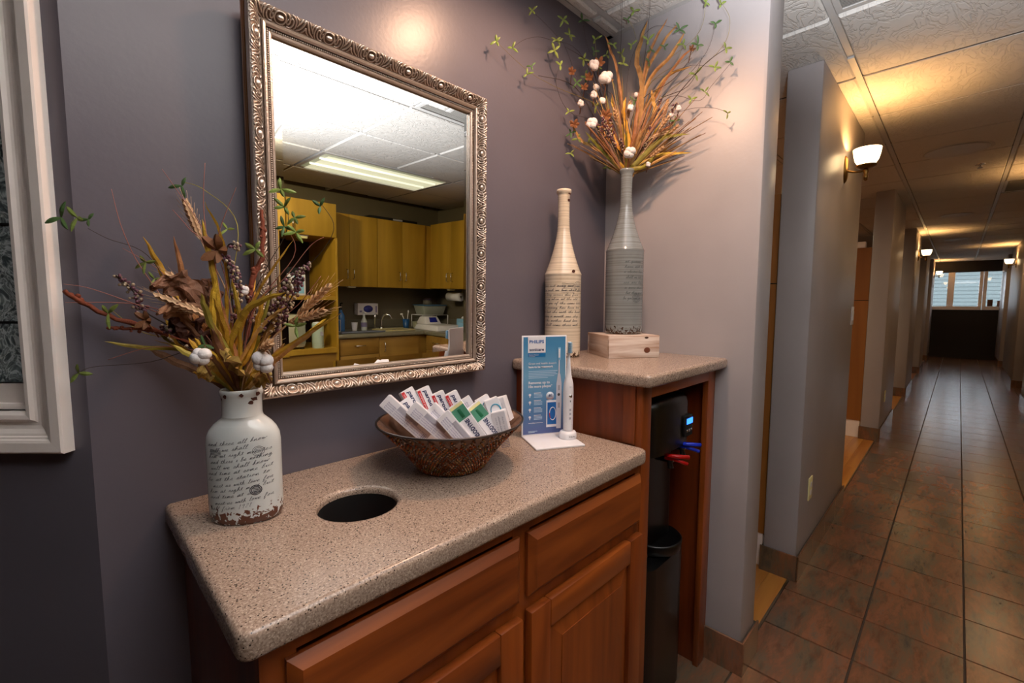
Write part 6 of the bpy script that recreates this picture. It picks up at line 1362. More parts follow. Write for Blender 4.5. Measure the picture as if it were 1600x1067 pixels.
BOUQUET_B=[
('blade',[[1.518,-0.171,1.789],[1.537,-0.193,1.817],[1.571,-0.199,2.12],[1.558,-0.181,2.217],[1.591,-0.204,2.36]],'orange',0.01755),
('blade',[[1.518,-0.171,1.789],[1.538,-0.177,1.847],[1.529,-0.12,2.183],[1.519,-0.093,2.266],[1.514,-0.074,2.326]],'orange',0.0108),
('blade',[[1.518,-0.171,1.789],[1.551,-0.19,1.912],[1.59,-0.197,2.178],[1.605,-0.216,2.266],[1.603,-0.277,2.34]],'orange',0.0108),
('blade',[[1.518,-0.171,1.789],[1.545,-0.194,1.877],[1.582,-0.21,2.12],[1.6,-0.296,2.209],[1.603,-0.342,2.271]],'orange',0.01215),
('blade',[[1.518,-0.171,1.789],[1.547,-0.177,1.914],[1.598,-0.193,2.163],[1.599,-0.261,2.259],[1.601,-0.322,2.306]],'orange',0.0108),
('blade',[[1.518,-0.171,1.789],[1.531,-0.195,1.874],[1.576,-0.246,2.006],[1.564,-0.25,2.052],[1.545,-0.249,2.084]],'orange',0.013500000000000002),
('blade',[[1.518,-0.171,1.789],[1.54,-0.182,1.879],[1.56,-0.19,1.979],[1.601,-0.271,2.132],[1.601,-0.369,2.141]],'orange',0.0108),
('blade',[[1.518,-0.171,1.789],[1.485,-0.14,1.85],[1.421,-0.08,1.9],[1.392,-0.06,1.917],[1.341,-0.041,1.978]],'orange',0.01215),
('blade',[[1.518,-0.171,1.789],[1.512,-0.176,1.874],[1.493,-0.17,1.941],[1.465,-0.156,2.0],[1.445,-0.149,2.064]],'yellow',0.016200000000000003),
('blade',[[1.518,-0.171,1.789],[1.523,-0.185,1.855],[1.509,-0.175,1.969],[1.493,-0.172,2.016],[1.49,-0.181,2.062]],'yellow',0.013500000000000002),
('blade',[[1.518,-0.171,1.789],[1.518,-0.189,1.814],[1.534,-0.223,1.849],[1.579,-0.282,1.916],[1.595,-0.377,1.912]],'olive',0.016200000000000003),
('blade',[[1.518,-0.171,1.789],[1.518,-0.189,1.808],[1.543,-0.233,1.836],[1.576,-0.285,1.859],[1.605,-0.38,1.849]],'yellow',0.01215),
('blade',[[1.518,-0.171,1.789],[1.5,-0.17,1.821],[1.456,-0.143,1.855],[1.417,-0.122,1.883],[1.396,-0.12,1.897]],'yellow',0.016200000000000003),
('blade',[[1.518,-0.171,1.789],[1.515,-0.175,1.842],[1.495,-0.164,1.885],[1.451,-0.129,1.927],[1.426,-0.114,1.963]],'orange',0.013500000000000002),
('blade',[[1.518,-0.171,1.789],[1.527,-0.183,1.843],[1.564,-0.227,1.887],[1.583,-0.251,1.937],[1.595,-0.3,1.959]],'orange',0.01215),
('blade',[[1.518,-0.171,1.789],[1.517,-0.182,1.828],[1.519,-0.193,1.903],[1.52,-0.206,1.964],[1.523,-0.211,2.088]],'orange',0.013500000000000002),
('blade',[[1.518,-0.171,1.789],[1.521,-0.18,1.823],[1.507,-0.172,1.867],[1.484,-0.155,1.904],[1.457,-0.123,2.032]],'yellow',0.013500000000000002),
('blade',[[1.518,-0.171,1.789],[1.543,-0.181,1.86],[1.598,-0.232,2.067],[1.601,-0.329,2.179],[1.603,-0.379,2.201]],'orange',0.00945),
('blade',[[1.518,-0.171,1.789],[1.518,-0.196,1.813],[1.537,-0.243,1.82],[1.549,-0.278,1.865],[1.543,-0.301,1.871]],'olive',0.013500000000000002),
('blade',[[1.518,-0.171,1.789],[1.502,-0.149,1.867],[1.488,-0.128,1.943],[1.474,-0.109,2.02]],'orange',0.006547372050507098),
('blade',[[1.518,-0.171,1.789],[1.526,-0.228,1.837],[1.532,-0.283,1.882],[1.538,-0.339,1.926]],'olive',0.007812529724552571),
('blade',[[1.518,-0.171,1.789],[1.498,-0.195,1.838],[1.48,-0.221,1.883],[1.464,-0.251,1.924]],'orange',0.009036097199320534),
('blade',[[1.518,-0.171,1.789],[1.562,-0.194,1.863],[1.597,-0.223,1.933],[1.605,-0.269,1.992]],'yellow',0.0064549237091232),
('blade',[[1.518,-0.171,1.789],[1.498,-0.148,1.895],[1.48,-0.127,1.997],[1.465,-0.109,2.099]],'olive',0.006430915673400258),
('blade',[[1.518,-0.171,1.789],[1.508,-0.143,1.83],[1.498,-0.117,1.871],[1.488,-0.091,1.912]],'brown',0.00960549984001864),
('blade',[[1.518,-0.171,1.789],[1.544,-0.175,1.848],[1.568,-0.178,1.906],[1.592,-0.179,1.966]],'olive',0.008807279026325165),
('blade',[[1.518,-0.171,1.789],[1.489,-0.145,1.856],[1.458,-0.119,1.921],[1.426,-0.092,1.987]],'olive',0.007142612920919659),
('blade',[[1.518,-0.171,1.789],[1.519,-0.158,1.894],[1.522,-0.147,1.998],[1.526,-0.138,2.103]],'orange',0.008127231976097264),
('blade',[[1.518,-0.171,1.789],[1.501,-0.164,1.856],[1.481,-0.156,1.92],[1.459,-0.146,1.983]],'brown',0.006790592620038727),
('blade',[[1.518,-0.171,1.789],[1.468,-0.167,1.833],[1.418,-0.163,1.874],[1.367,-0.158,1.914]],'brown',0.009652259728351079),
('blade',[[1.518,-0.171,1.789],[1.515,-0.195,1.85],[1.514,-0.222,1.905],[1.516,-0.253,1.957]],'orange',0.007067369193841624),
('blade',[[1.518,-0.171,1.789],[1.533,-0.166,1.864],[1.55,-0.164,1.937],[1.571,-0.166,2.01]],'orange',0.008629762899764297),
('blade',[[1.518,-0.171,1.789],[1.457,-0.157,1.846],[1.392,-0.141,1.896],[1.325,-0.122,1.942]],'orange',0.007200179014101121),
('blade',[[1.518,-0.171,1.789],[1.459,-0.15,1.835],[1.401,-0.13,1.878],[1.344,-0.111,1.922]],'olive',0.009620530433407999),
('blade',[[1.518,-0.171,1.789],[1.468,-0.165,1.834],[1.418,-0.16,1.877],[1.367,-0.156,1.919]],'orange',0.007154977193976761),
('blade',[[1.518,-0.171,1.789],[1.494,-0.16,1.82],[1.47,-0.15,1.85],[1.447,-0.14,1.879]],'brownst',0.00661462553762495),
('blade',[[1.518,-0.171,1.789],[1.551,-0.211,1.822],[1.582,-0.25,1.855],[1.603,-0.293,1.883]],'orange',0.0060677687499706414),
('blade',[[1.518,-0.171,1.789],[1.502,-0.149,1.838],[1.484,-0.125,1.886],[1.464,-0.1,1.934]],'brownst',0.0073017378737021115),
('blade',[[1.518,-0.171,1.789],[1.485,-0.18,1.867],[1.45,-0.189,1.941],[1.414,-0.196,2.011]],'brown',0.006132485863056929),
('blade',[[1.518,-0.171,1.789],[1.562,-0.224,1.825],[1.6,-0.286,1.853],[1.602,-0.371,1.863]],'orange',0.007350089698131942),
('blade',[[1.518,-0.171,1.789],[1.498,-0.184,1.838],[1.476,-0.197,1.884],[1.454,-0.209,1.93]],'olive',0.00916084188683389),
('blade',[[1.518,-0.171,1.789],[1.514,-0.168,1.844],[1.508,-0.163,1.896],[1.499,-0.156,1.948]],'yellow',0.007757934555842954),
('blade',[[1.518,-0.171,1.789],[1.544,-0.215,1.862],[1.569,-0.259,1.932],[1.596,-0.305,2.002]],'brownst',0.007821345037982453),
('blade',[[1.518,-0.171,1.789],[1.477,-0.168,1.812],[1.438,-0.166,1.833],[1.399,-0.165,1.853]],'orange',0.008833284485359385),
('blade',[[1.518,-0.171,1.789],[1.519,-0.191,1.832],[1.52,-0.211,1.874],[1.521,-0.231,1.916]],'orange',0.009914615838759707),
('blade',[[1.518,-0.171,1.789],[1.552,-0.211,1.856],[1.589,-0.255,1.918],[1.601,-0.317,1.966]],'brown',0.006917737553242114),
('blade',[[1.518,-0.171,1.789],[1.504,-0.203,1.87],[1.491,-0.238,1.944],[1.479,-0.274,2.014]],'brown',0.007185930696393586),
('blade',[[1.518,-0.171,1.789],[1.482,-0.156,1.826],[1.443,-0.139,1.859],[1.401,-0.119,1.891]],'yellow',0.007185677441347283),
('blade',[[1.518,-0.171,1.789],[1.555,-0.18,1.901],[1.592,-0.189,2.014],[1.602,-0.215,2.118]],'brownst',0.008065096655552717),
('blade',[[1.518,-0.171,1.789],[1.535,-0.211,1.881],[1.554,-0.255,1.967],[1.577,-0.303,2.048]],'orange',0.006782964273846495),
('blade',[[1.518,-0.171,1.789],[1.496,-0.17,1.89],[1.469,-0.164,1.983],[1.436,-0.154,2.072]],'brownst',0.007588090289027495),
('blade',[[1.518,-0.171,1.789],[1.518,-0.162,1.896],[1.515,-0.152,2.001],[1.511,-0.139,2.107]],'brownst',0.009283688654780945),
('blade',[[1.518,-0.171,1.789],[1.529,-0.193,1.853],[1.539,-0.216,1.915],[1.55,-0.24,1.978]],'brown',0.00802927910799363),
('blade',[[1.518,-0.171,1.789],[1.508,-0.146,1.828],[1.496,-0.121,1.867],[1.483,-0.095,1.907]],'olive',0.009120252851159647),
('blade',[[1.518,-0.171,1.789],[1.532,-0.211,1.872],[1.549,-0.255,1.948],[1.571,-0.306,2.018]],'brown',0.00707442406646398),
('blade',[[1.518,-0.171,1.789],[1.54,-0.228,1.814],[1.56,-0.284,1.838],[1.579,-0.339,1.861]],'orange',0.009160650566360801),
('blade',[[1.518,-0.171,1.789],[1.543,-0.201,1.839],[1.57,-0.235,1.886],[1.6,-0.271,1.931]],'orange',0.007471761777897132),
('blade',[[1.518,-0.171,1.789],[1.564,-0.215,1.865],[1.6,-0.265,1.936],[1.597,-0.334,1.991]],'brown',0.009972331715451928),
('blade',[[1.518,-0.171,1.789],[1.56,-0.218,1.833],[1.599,-0.264,1.875],[1.598,-0.327,1.902]],'yellow',0.007058535667867804),
('blade',[[1.518,-0.171,1.789],[1.475,-0.158,1.831],[1.431,-0.144,1.869],[1.385,-0.129,1.906]],'brown',0.006370788786600223),
('blade',[[1.518,-0.171,1.789],[1.531,-0.206,1.878],[1.546,-0.244,1.962],[1.563,-0.284,2.044]],'orange',0.009342415360206144),
('wheat',[[1.518,-0.171,1.789],[1.511,-0.164,1.859],[1.504,-0.161,1.911],[1.497,-0.157,1.962]],0.055),
('wheat',[[1.518,-0.171,1.789],[1.535,-0.221,1.825],[1.541,-0.26,1.849],[1.546,-0.299,1.872]],0.055),
('wheat',[[1.518,-0.171,1.789],[1.489,-0.168,1.881],[1.462,-0.169,1.946],[1.434,-0.171,2.008]],0.055),
('wheat',[[1.518,-0.171,1.789],[1.54,-0.227,1.869],[1.547,-0.272,1.923],[1.552,-0.316,1.975]],0.055),
('wheat',[[1.518,-0.171,1.789],[1.565,-0.228,1.861],[1.596,-0.271,1.913],[1.596,-0.329,1.952]],0.055),
('berry',[[1.518,-0.171,1.789],[1.521,-0.171,1.85],[1.522,-0.172,1.896],[1.523,-0.173,1.941]],0.08),
('berry',[[1.518,-0.171,1.789],[1.471,-0.158,1.868],[1.429,-0.153,1.921],[1.387,-0.149,1.973]],0.08),
('berry',[[1.518,-0.171,1.789],[1.528,-0.177,1.845],[1.534,-0.182,1.887],[1.54,-0.187,1.928]],0.08),
('berry',[[1.518,-0.171,1.789],[1.516,-0.164,1.853],[1.514,-0.158,1.901],[1.512,-0.153,1.948]],0.08),
('berry',[[1.518,-0.171,1.789],[1.465,-0.146,1.866],[1.419,-0.133,1.92],[1.374,-0.12,1.971]],0.08),
('grass',[[1.518,-0.171,1.789],[1.508,-0.133,1.823],[1.497,-0.095,1.857],[1.485,-0.055,1.893]],'brownst',0.0026),
('grass',[[1.518,-0.171,1.789],[1.573,-0.241,1.864],[1.597,-0.325,1.925],[1.597,-0.415,1.976]],'brownst',0.0026),
('grass',[[1.518,-0.171,1.789],[1.574,-0.24,1.843],[1.602,-0.326,1.881],[1.601,-0.427,1.904]],'brownst',0.0026),
('grass',[[1.518,-0.171,1.789],[1.506,-0.176,1.879],[1.493,-0.182,1.967],[1.481,-0.187,2.055]],'brownst',0.0026),
('grass',[[1.518,-0.171,1.789],[1.47,-0.123,1.832],[1.419,-0.072,1.871],[1.338,-0.036,1.898]],'brownst',0.0026),
('grass',[[1.518,-0.171,1.789],[1.483,-0.154,1.828],[1.447,-0.137,1.864],[1.408,-0.118,1.9]],'brownst',0.0026),
('grass',[[1.518,-0.171,1.789],[1.497,-0.152,1.882],[1.476,-0.132,1.973],[1.454,-0.112,2.065]],'straw',0.0026),
('grass',[[1.518,-0.171,1.789],[1.493,-0.176,1.901],[1.469,-0.183,2.008],[1.446,-0.191,2.112]],'brownst',0.0026),
('grass',[[1.518,-0.171,1.789],[1.503,-0.143,1.845],[1.485,-0.113,1.899],[1.465,-0.08,1.954]],'straw',0.0026),
('grass',[[1.518,-0.171,1.789],[1.544,-0.227,1.806],[1.569,-0.283,1.821],[1.595,-0.339,1.836]],'brownst',0.0026),
('grass',[[1.518,-0.171,1.789],[1.533,-0.179,1.87],[1.549,-0.188,1.951],[1.567,-0.199,2.032]],'brownst',0.0026),
('grass',[[1.518,-0.171,1.789],[1.533,-0.216,1.897],[1.545,-0.259,2.001],[1.556,-0.3,2.102]],'straw',0.0026),
('grass',[[1.518,-0.171,1.789],[1.461,-0.147,1.822],[1.401,-0.121,1.852],[1.339,-0.093,1.878]],'straw',0.0026),
('grass',[[1.518,-0.171,1.789],[1.492,-0.178,1.853],[1.464,-0.184,1.914],[1.436,-0.19,1.974]],'brownst',0.0026),
('grass',[[1.518,-0.171,1.789],[1.569,-0.237,1.882],[1.597,-0.31,1.963],[1.602,-0.389,2.031]],'straw',0.0026),
('grass',[[1.518,-0.171,1.789],[1.574,-0.22,1.855],[1.596,-0.293,1.903],[1.599,-0.379,1.937]],'straw',0.0026),
('grass',[[1.518,-0.171,1.789],[1.47,-0.156,1.814],[1.421,-0.141,1.837],[1.372,-0.126,1.86]],'brownst',0.0026),
('grass',[[1.518,-0.171,1.789],[1.538,-0.202,1.857],[1.558,-0.235,1.922],[1.58,-0.27,1.986]],'brownst',0.0026),
('grass',[[1.518,-0.171,1.789],[1.482,-0.147,1.899],[1.446,-0.123,2.005],[1.408,-0.097,2.111]],'straw',0.0026),
('grass',[[1.518,-0.171,1.789],[1.511,-0.194,1.862],[1.507,-0.221,1.93],[1.506,-0.251,1.993]],'straw',0.0026),
('grass',[[1.518,-0.171,1.789],[1.468,-0.153,1.809],[1.416,-0.135,1.826],[1.363,-0.116,1.843]],'straw',0.0026),
('grass',[[1.518,-0.171,1.789],[1.524,-0.211,1.879],[1.53,-0.251,1.966],[1.535,-0.292,2.05]],'brownst',0.0026),
('grass',[[1.518,-0.171,1.789],[1.496,-0.166,1.914],[1.47,-0.157,2.033],[1.44,-0.146,2.148]],'straw',0.0026),
('grass',[[1.518,-0.171,1.789],[1.503,-0.159,1.882],[1.488,-0.149,1.972],[1.474,-0.14,2.063]],'straw',0.0026),
('grass',[[1.518,-0.171,1.789],[1.474,-0.154,1.828],[1.43,-0.139,1.866],[1.386,-0.123,1.904]],'straw',0.0026),
('grass',[[1.518,-0.171,1.789],[1.495,-0.168,1.869],[1.472,-0.165,1.946],[1.449,-0.162,2.024]],'brownst',0.0026),
('grass',[[1.518,-0.171,1.789],[1.499,-0.148,1.857],[1.476,-0.121,1.922],[1.449,-0.091,1.985]],'brownst',0.0026),
('grass',[[1.518,-0.171,1.789],[1.547,-0.171,1.919],[1.579,-0.176,2.048],[1.596,-0.195,2.168]],'brownst',0.0026),
('grass',[[1.518,-0.171,1.789],[1.5,-0.125,1.826],[1.48,-0.077,1.862],[1.441,-0.039,1.893]],'brownst',0.0026),
('grass',[[1.518,-0.171,1.789],[1.587,-0.232,1.843],[1.598,-0.322,1.876],[1.596,-0.414,1.902]],'brownst',0.0026),
('grass',[[1.518,-0.171,1.789],[1.53,-0.157,1.891],[1.541,-0.143,1.995],[1.553,-0.128,2.102]],'brownst',0.0026),
('grass',[[1.518,-0.171,1.789],[1.536,-0.159,1.89],[1.556,-0.149,1.99],[1.578,-0.141,2.094]],'brownst',0.0026),
('grass',[[1.518,-0.171,1.789],[1.511,-0.135,1.853],[1.504,-0.1,1.917],[1.497,-0.064,1.984]],'straw',0.0026),
('grass',[[1.518,-0.171,1.789],[1.581,-0.208,1.855],[1.599,-0.274,1.9],[1.6,-0.352,1.934]],'brownst',0.0026),
('grass',[[1.518,-0.171,1.789],[1.581,-0.199,1.885],[1.599,-0.257,1.961],[1.6,-0.328,2.024]],'straw',0.0026),
('grass',[[1.518,-0.171,1.789],[1.566,-0.214,1.845],[1.604,-0.261,1.898],[1.602,-0.327,1.936]],'brownst',0.0026),
('grass',[[1.518,-0.171,1.789],[1.489,-0.116,1.835],[1.456,-0.058,1.88],[1.36,-0.04,1.899]],'brownst',0.0026),
('grass',[[1.518,-0.171,1.789],[1.494,-0.139,1.858],[1.469,-0.107,1.926],[1.444,-0.075,1.996]],'brownst',0.0026),
('grass',[[1.518,-0.171,1.789],[1.545,-0.237,1.849],[1.572,-0.303,1.905],[1.6,-0.37,1.958]],'straw',0.0026),
('grass',[[1.518,-0.171,1.789],[1.539,-0.213,1.845],[1.56,-0.256,1.898],[1.583,-0.302,1.95]],'straw',0.0026),
('grass',[[1.518,-0.171,1.789],[1.505,-0.132,1.818],[1.489,-0.092,1.846],[1.469,-0.047,1.873]],'brownst',0.0026),
('grass',[[1.518,-0.171,1.789],[1.574,-0.226,1.848],[1.598,-0.294,1.895],[1.601,-0.37,1.933]],'brownst',0.0026),
('grass',[[1.518,-0.171,1.789],[1.509,-0.135,1.921],[1.498,-0.098,2.054],[1.484,-0.058,2.19]],'brownst',0.0026),
('grass',[[1.518,-0.171,1.789],[1.518,-0.145,1.836],[1.517,-0.118,1.882],[1.513,-0.089,1.929]],'brownst',0.0026),
('grass',[[1.518,-0.171,1.789],[1.492,-0.152,1.837],[1.463,-0.131,1.883],[1.433,-0.109,1.928]],'brownst',0.0026),
('grass',[[1.518,-0.171,1.789],[1.572,-0.204,1.829],[1.597,-0.253,1.859],[1.603,-0.311,1.883]],'brownst',0.0026),
('grass',[[1.518,-0.171,1.789],[1.481,-0.163,1.84],[1.444,-0.154,1.89],[1.407,-0.145,1.938]],'brownst',0.0026),
('grass',[[1.518,-0.171,1.789],[1.495,-0.142,1.885],[1.471,-0.112,1.979],[1.445,-0.081,2.076]],'straw',0.0026),
('grass',[[1.518,-0.171,1.789],[1.498,-0.152,1.822],[1.477,-0.134,1.855],[1.456,-0.114,1.889]],'brownst',0.0026),
('grass',[[1.518,-0.171,1.789],[1.576,-0.228,1.861],[1.596,-0.307,1.917],[1.595,-0.395,1.96]],'brownst',0.0026),
('grass',[[1.518,-0.171,1.789],[1.584,-0.203,1.839],[1.604,-0.264,1.87],[1.597,-0.342,1.889]],'brownst',0.0026),
('grass',[[1.518,-0.171,1.789],[1.497,-0.151,1.824],[1.474,-0.13,1.856],[1.448,-0.106,1.888]],'brownst',0.0026),
('grass',[[1.518,-0.171,1.789],[1.488,-0.143,1.839],[1.455,-0.113,1.886],[1.418,-0.079,1.931]],'brownst',0.0026),
('grass',[[1.518,-0.171,1.789],[1.565,-0.196,1.879],[1.602,-0.226,1.966],[1.6,-0.276,2.037]],'brownst',0.0026),
('grass',[[1.518,-0.171,1.789],[1.569,-0.22,1.816],[1.601,-0.28,1.836],[1.604,-0.355,1.845]],'brownst',0.0026),
('grass',[[1.518,-0.171,1.789],[1.556,-0.222,1.837],[1.595,-0.276,1.881],[1.599,-0.354,1.908]],'brownst',0.0026),
('grass',[[1.518,-0.171,1.789],[1.466,-0.154,1.835],[1.412,-0.137,1.877],[1.356,-0.116,1.916]],'brownst',0.0026),
('grass',[[1.518,-0.171,1.789],[1.548,-0.221,1.814],[1.579,-0.272,1.836],[1.602,-0.331,1.854]],'brownst',0.0026),
('grass',[[1.518,-0.171,1.789],[1.581,-0.219,1.838],[1.597,-0.293,1.869],[1.604,-0.372,1.894]],'straw',0.0026),
('grass',[[1.518,-0.171,1.789],[1.568,-0.248,1.86],[1.601,-0.339,1.916],[1.595,-0.45,1.948]],'brownst',0.0026),
('grass',[[1.518,-0.171,1.789],[1.47,-0.158,1.838],[1.42,-0.144,1.882],[1.366,-0.126,1.923]],'straw',0.0026),
('grass',[[1.518,-0.171,1.789],[1.481,-0.153,1.878],[1.439,-0.132,1.96],[1.393,-0.106,2.039]],'brownst',0.0026),
('grass',[[1.518,-0.171,1.789],[1.518,-0.157,1.919],[1.516,-0.142,2.047],[1.513,-0.125,2.178]],'brownst',0.0026),
('grass',[[1.518,-0.171,1.789],[1.548,-0.216,1.856],[1.577,-0.26,1.921],[1.597,-0.31,1.984]],'brownst',0.0026),
('grass',[[1.518,-0.171,1.789],[1.485,-0.142,1.831],[1.45,-0.11,1.87],[1.412,-0.076,1.909]],'brownst',0.0026),
('grass',[[1.518,-0.171,1.789],[1.497,-0.172,1.878],[1.476,-0.174,1.964],[1.456,-0.178,2.049]],'brownst',0.0026),
('grass',[[1.518,-0.171,1.789],[1.532,-0.19,1.888],[1.55,-0.213,1.983],[1.572,-0.242,2.075]],'brownst',0.0026),
('grass',[[1.518,-0.171,1.789],[1.569,-0.186,1.866],[1.6,-0.211,1.936],[1.602,-0.251,1.996]],'brownst',0.0026),
('grass',[[1.518,-0.171,1.789],[1.472,-0.159,1.837],[1.426,-0.147,1.882],[1.379,-0.135,1.927]],'brownst',0.0026),
('grass',[[1.518,-0.171,1.789],[1.546,-0.187,1.897],[1.575,-0.206,2.003],[1.597,-0.232,2.106]],'straw',0.0026),
('grass',[[1.518,-0.171,1.789],[1.602,-0.233,1.979],[1.597,-0.397,2.118],[1.601,-0.482,2.158]],'darkst',0.0022),
('grass',[[1.518,-0.171,1.789],[1.559,-0.181,2.045],[1.599,-0.299,2.116],[1.603,-0.368,2.172]],'darkst',0.0022),
('grass',[[1.518,-0.171,1.789],[1.461,-0.09,1.978],[1.37,-0.041,2.105],[1.179,-0.036,2.078]],'darkst',0.0022),
('grass',[[1.518,-0.171,1.789],[1.469,-0.082,2.111],[1.447,-0.048,2.211],[1.314,-0.041,2.22]],'darkst',0.0022),
('grass',[[1.518,-0.171,1.789],[1.603,-0.216,2.048],[1.602,-0.359,2.079],[1.598,-0.407,2.156]],'darkst',0.0022),
('grass',[[1.518,-0.171,1.789],[1.516,-0.13,2.112],[1.531,-0.129,2.245],[1.42,-0.202,2.369]],'darkst',0.0018),
('grass',[[1.518,-0.171,1.789],[1.572,-0.187,2.112],[1.601,-0.196,2.278],[1.487,-0.27,2.369]],'darkst',0.0018),
('cotton',[[1.435,-0.132,2.125]],0.024),
('cotton',[[1.423,-0.085,2.18]],0.019),
('cotton',[[1.38,-0.111,1.957]],0.021),
('cotton',[[1.451,-0.224,1.849]],0.02),
('cotton',[[1.4,-0.048,2.052]],0.013),
('cotton',[[1.436,-0.081,2.082]],0.014),
('cotton',[[1.461,-0.074,2.117]],0.013),
('cotton',[[1.447,-0.11,2.057]],0.014),
('cotton',[[1.602,-0.329,2.012]],0.01),
('cotton',[[1.602,-0.302,1.998]],0.01),
('cotton',[[1.533,-0.253,1.82]],0.009),
('cotton',[[1.564,-0.181,2.092]],0.01),
('cotton',[[1.49,-0.2,2.019]],0.012),
('husk',[[1.358,-0.037,2.153]],0.013),
('husk',[[1.44,-0.1,2.193]],0.016),
('husk',[[1.413,-0.054,2.112]],0.012),
('husk',[[1.436,-0.134,1.997]],0.018),
('husk',[[1.434,-0.136,1.959]],0.016),
('husk',[[1.426,-0.063,2.148]],0.014),
('husk',[[1.354,-0.055,1.965]],0.015),
('husk',[[1.596,-0.372,2.198]],0.01),
('wheat',[[1.518,-0.171,1.789],[1.568,-0.223,1.934],[1.595,-0.265,1.975],[1.605,-0.284,2.054]],0.075),
('wheat',[[1.518,-0.171,1.789],[1.53,-0.203,1.866],[1.554,-0.249,1.918],[1.581,-0.302,1.934]],0.06),
('wheat',[[1.518,-0.171,1.789],[1.523,-0.191,1.905],[1.502,-0.186,1.995],[1.49,-0.198,2.038]],0.05),
('berry',[[1.518,-0.171,1.789],[1.563,-0.221,1.869],[1.57,-0.233,1.945],[1.599,-0.262,2.068]],0.14),
('berry',[[1.518,-0.171,1.789],[1.509,-0.179,1.84],[1.465,-0.151,1.9],[1.446,-0.145,1.985]],0.1),
('berry',[[1.518,-0.171,1.789],[1.507,-0.187,1.838],[1.475,-0.183,1.882],[1.449,-0.187,1.906]],0.06),
('berry',[[1.518,-0.171,1.789],[1.552,-0.22,1.867],[1.55,-0.233,1.933],[1.547,-0.251,1.959]],0.08),
('berry',[[1.518,-0.171,1.789],[1.604,-0.261,1.959],[1.599,-0.303,2.01],[1.598,-0.323,2.034]],0.04),
('vine',[[1.518,-0.171,1.789],[1.508,-0.138,1.978],[1.414,-0.04,2.12],[1.31,-0.037,2.226],[1.145,-0.036,2.268]],[]),
('vine',[[1.518,-0.171,1.789],[1.508,-0.138,1.978],[1.473,-0.078,2.178],[1.449,-0.045,2.258],[1.413,-0.041,2.345]],[]),
('vine',[[1.518,-0.171,1.789],[1.492,-0.117,2.018],[1.263,-0.036,2.071],[1.124,-0.037,2.075],[0.985,-0.036,2.11]],[]),
('vine',[[1.518,-0.171,1.789],[1.438,-0.038,2.218],[1.227,-0.04,2.21],[1.122,-0.038,2.172],[1.049,-0.042,2.114]],[]),
('vine',[[1.518,-0.171,1.789],[1.461,-0.09,1.978],[1.343,-0.039,2.01],[1.268,-0.04,2.078],[1.289,-0.038,2.151]],[]),
('vine',[[1.518,-0.171,1.789],[1.559,-0.181,2.045],[1.604,-0.226,2.173],[1.599,-0.385,2.235],[1.596,-0.414,2.326]],[]),
('vine',[[1.518,-0.171,1.789],[1.596,-0.234,2.041],[1.601,-0.454,2.152],[1.595,-0.495,2.234],[1.6,-0.463,2.309]],[]),
('vine',[[1.518,-0.171,1.789],[1.596,-0.234,2.041],[1.6,-0.358,2.115],[1.601,-0.423,2.175],[1.605,-0.446,2.253]],[]),
('vine',[[1.518,-0.171,1.789],[1.597,-0.276,2.054],[1.601,-0.399,2.018],[1.603,-0.439,2.054],[1.6,-0.502,2.106]],[]),
('vine',[[1.518,-0.171,1.789],[1.602,-0.233,1.979],[1.599,-0.356,2.0],[1.603,-0.448,1.981],[1.595,-0.501,1.947]],[]),
('vine',[[1.518,-0.171,1.789],[1.449,-0.1,1.908],[1.393,-0.06,1.898],[1.356,-0.04,1.868]],[]),
('vine',[[1.518,-0.171,1.789],[1.582,-0.196,2.112],[1.574,-0.165,2.311],[1.559,-0.143,2.371]],[]),
('vine',[[1.518,-0.171,1.789],[1.53,-0.144,2.112],[1.529,-0.135,2.178],[1.534,-0.132,2.245]],[]),
('vine',[[1.518,-0.171,1.789],[1.521,-0.143,2.045],[1.461,-0.071,2.145],[1.463,-0.06,2.251]],[]),
('vine',[[1.518,-0.171,1.789],[1.591,-0.206,2.112],[1.601,-0.297,2.148],[1.596,-0.34,2.224]],[]),
('vine',[[1.518,-0.171,1.789],[1.591,-0.206,2.112],[1.599,-0.35,2.171],[1.6,-0.389,2.204]],[]),
('vine',[[1.518,-0.171,1.789],[1.511,-0.125,2.112],[1.473,-0.078,2.178],[1.468,-0.059,2.298]],[]),
('vine',[[1.518,-0.171,1.789],[1.6,-0.23,2.107],[1.598,-0.351,2.146],[1.605,-0.448,2.112]],[]),
('vine',[[1.518,-0.171,1.789],[1.548,-0.154,2.178],[1.604,-0.207,2.332],[1.598,-0.321,2.284]],[]),
('leaves',[[1.143,-0.038,2.266]],0.022383494605800424),
('leaves',[[1.418,-0.037,2.354]],0.029479283172405103),
('leaves',[[0.984,-0.037,2.11]],0.02790442359311872),
('leaves',[[1.052,-0.039,2.116]],0.02547135254092779),
('leaves',[[1.121,-0.038,2.062]],0.02262335792321915),
('leaves',[[1.139,-0.041,2.092]],0.021575193684645607),
('leaves',[[1.265,-0.041,2.223]],0.020317490171584674),
('leaves',[[1.278,-0.039,2.223]],0.021217712631123396),
('leaves',[[1.257,-0.04,2.186]],0.02992545572246149),
('leaves',[[1.302,-0.041,2.304]],0.02890231785412881),
('leaves',[[1.34,-0.04,2.27]],0.027313264023452778),
('leaves',[[1.47,-0.058,2.299]],0.029526129300146847),
('leaves',[[1.475,-0.051,2.262]],0.02719433449814526),
('leaves',[[1.288,-0.041,2.149]],0.02693761914987848),
('leaves',[[1.39,-0.035,2.125]],0.02552353897361319),
('leaves',[[1.347,-0.035,2.012]],0.021542013825107804),
('leaves',[[1.44,-0.058,1.919]],0.024841917642026645),
('leaves',[[1.358,-0.037,1.868]],0.021680346963063972),
('leaves',[[1.507,-0.085,2.249]],0.022560705059382076),
('leaves',[[1.504,-0.114,2.273]],0.026821407027755657),
('leaves',[[1.546,-0.125,2.252]],0.023284220708181237),
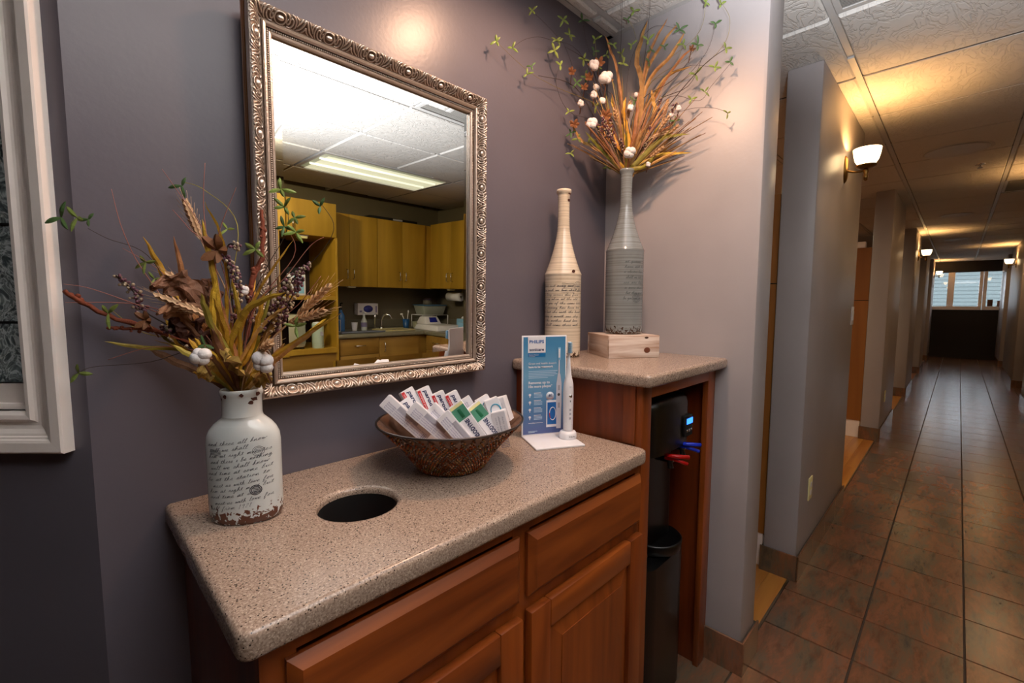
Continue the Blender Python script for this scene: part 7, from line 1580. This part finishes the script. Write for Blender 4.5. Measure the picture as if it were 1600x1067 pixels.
('leaves',[[1.552,-0.162,2.272]],0.024230862630937607),
('leaves',[[1.51,-0.155,2.193]],0.028766519477681274),
('leaves',[[1.578,-0.215,2.278]],0.029600944205333598),
('leaves',[[1.536,-0.153,2.357]],0.021566740357575286),
('leaves',[[1.522,-0.188,2.367]],0.028233975918246536),
('leaves',[[1.598,-0.413,2.33]],0.025535253063485995),
('leaves',[[1.604,-0.461,2.308]],0.027185429076272152),
('leaves',[[1.604,-0.446,2.253]],0.028254902098499873),
('leaves',[[1.595,-0.34,2.224]],0.027064581652697935),
('leaves',[[1.596,-0.391,2.202]],0.02937123415599445),
('leaves',[[1.601,-0.483,2.159]],0.02847507485543),
('leaves',[[1.596,-0.452,2.108]],0.025872270031866013),
('leaves',[[1.604,-0.497,2.112]],0.02619246936612426),
('leaves',[[1.603,-0.418,2.043]],0.02305148146528454),
('leaves',[[1.601,-0.384,2.111]],0.028971623436615697),
('leaves',[[1.605,-0.496,1.951]],0.02037225818788282),
('leaves',[[1.602,-0.316,1.975]],0.022556690542323496),
('leaves',[[1.597,-0.375,2.03]],0.026619502350019954),
('leaves',[[1.595,-0.325,2.278]],0.02895645301621275),
('leaves',[[1.603,-0.213,2.257]],0.02339146687144925),
('leaves',[[1.466,-0.07,2.057]],0.02891621524364016),
('leaves',[[1.438,-0.039,2.16]],0.028832644902434843),
('leaves',[[1.559,-0.174,2.073]],0.02698729969846018),
('leaves',[[1.502,-0.145,1.865]],0.025270921846937123),
('leaves',[[1.359,-0.036,1.94]],0.023530593956135604),
('leaves',[[1.381,-0.052,1.922]],0.027135097760197235),
('leaves',[[1.601,-0.212,2.209]],0.02545643805169749),
('leaves',[[1.471,-0.119,1.825]],0.02249874949745599),
('leaves',[[1.598,-0.269,2.243]],0.02071344422820148),
('leaves',[[1.424,-0.04,2.218]],0.02908462063504942),
('leaves',[[1.473,-0.07,2.197]],0.021167808734443395),
]

ba = bouquet('dried_bouquet', 'dried bouquet of wheat, berries and yellow blades in the short flask vase', (.232, -.160, 1.12), BOUQUET_A)
bb_ = bouquet('dried_bouquet', 'large dried bouquet with cotton bolls and green vines in the tall grey vase', (1.48, -.197, 1.75), BOUQUET_B)

GR = {'wall_sconce': 'corridor wall sconces', 'bottle_vase': 'tall ribbed bottle vases', 'puck_light': 'puck lights under the cabinets', 'tissue_box': 'light blue tissue boxes', 'dish_brush': 'brushes in the blue cup', 'wall_outlet': 'wall outlets on the partitions',
 'partition_panel': 'wood panels between the rooms', 'round_ceiling_speaker': 'round ceiling grilles', 'ceiling_vent': 'ceiling air vents', 'small_box': 'small boxes on the far sill', 'wall_cabinet': 'maple wall cabinets', 'base_cabinet_run': 'maple base cabinets', 'countertop': 'speckled stone counters', 'dried_bouquet': 'dried bouquets'}
for o in bpy.data.objects:
    k = o.name.split('.')[0]
    if o.parent is None and k in GR: o['group'] = GR[k]
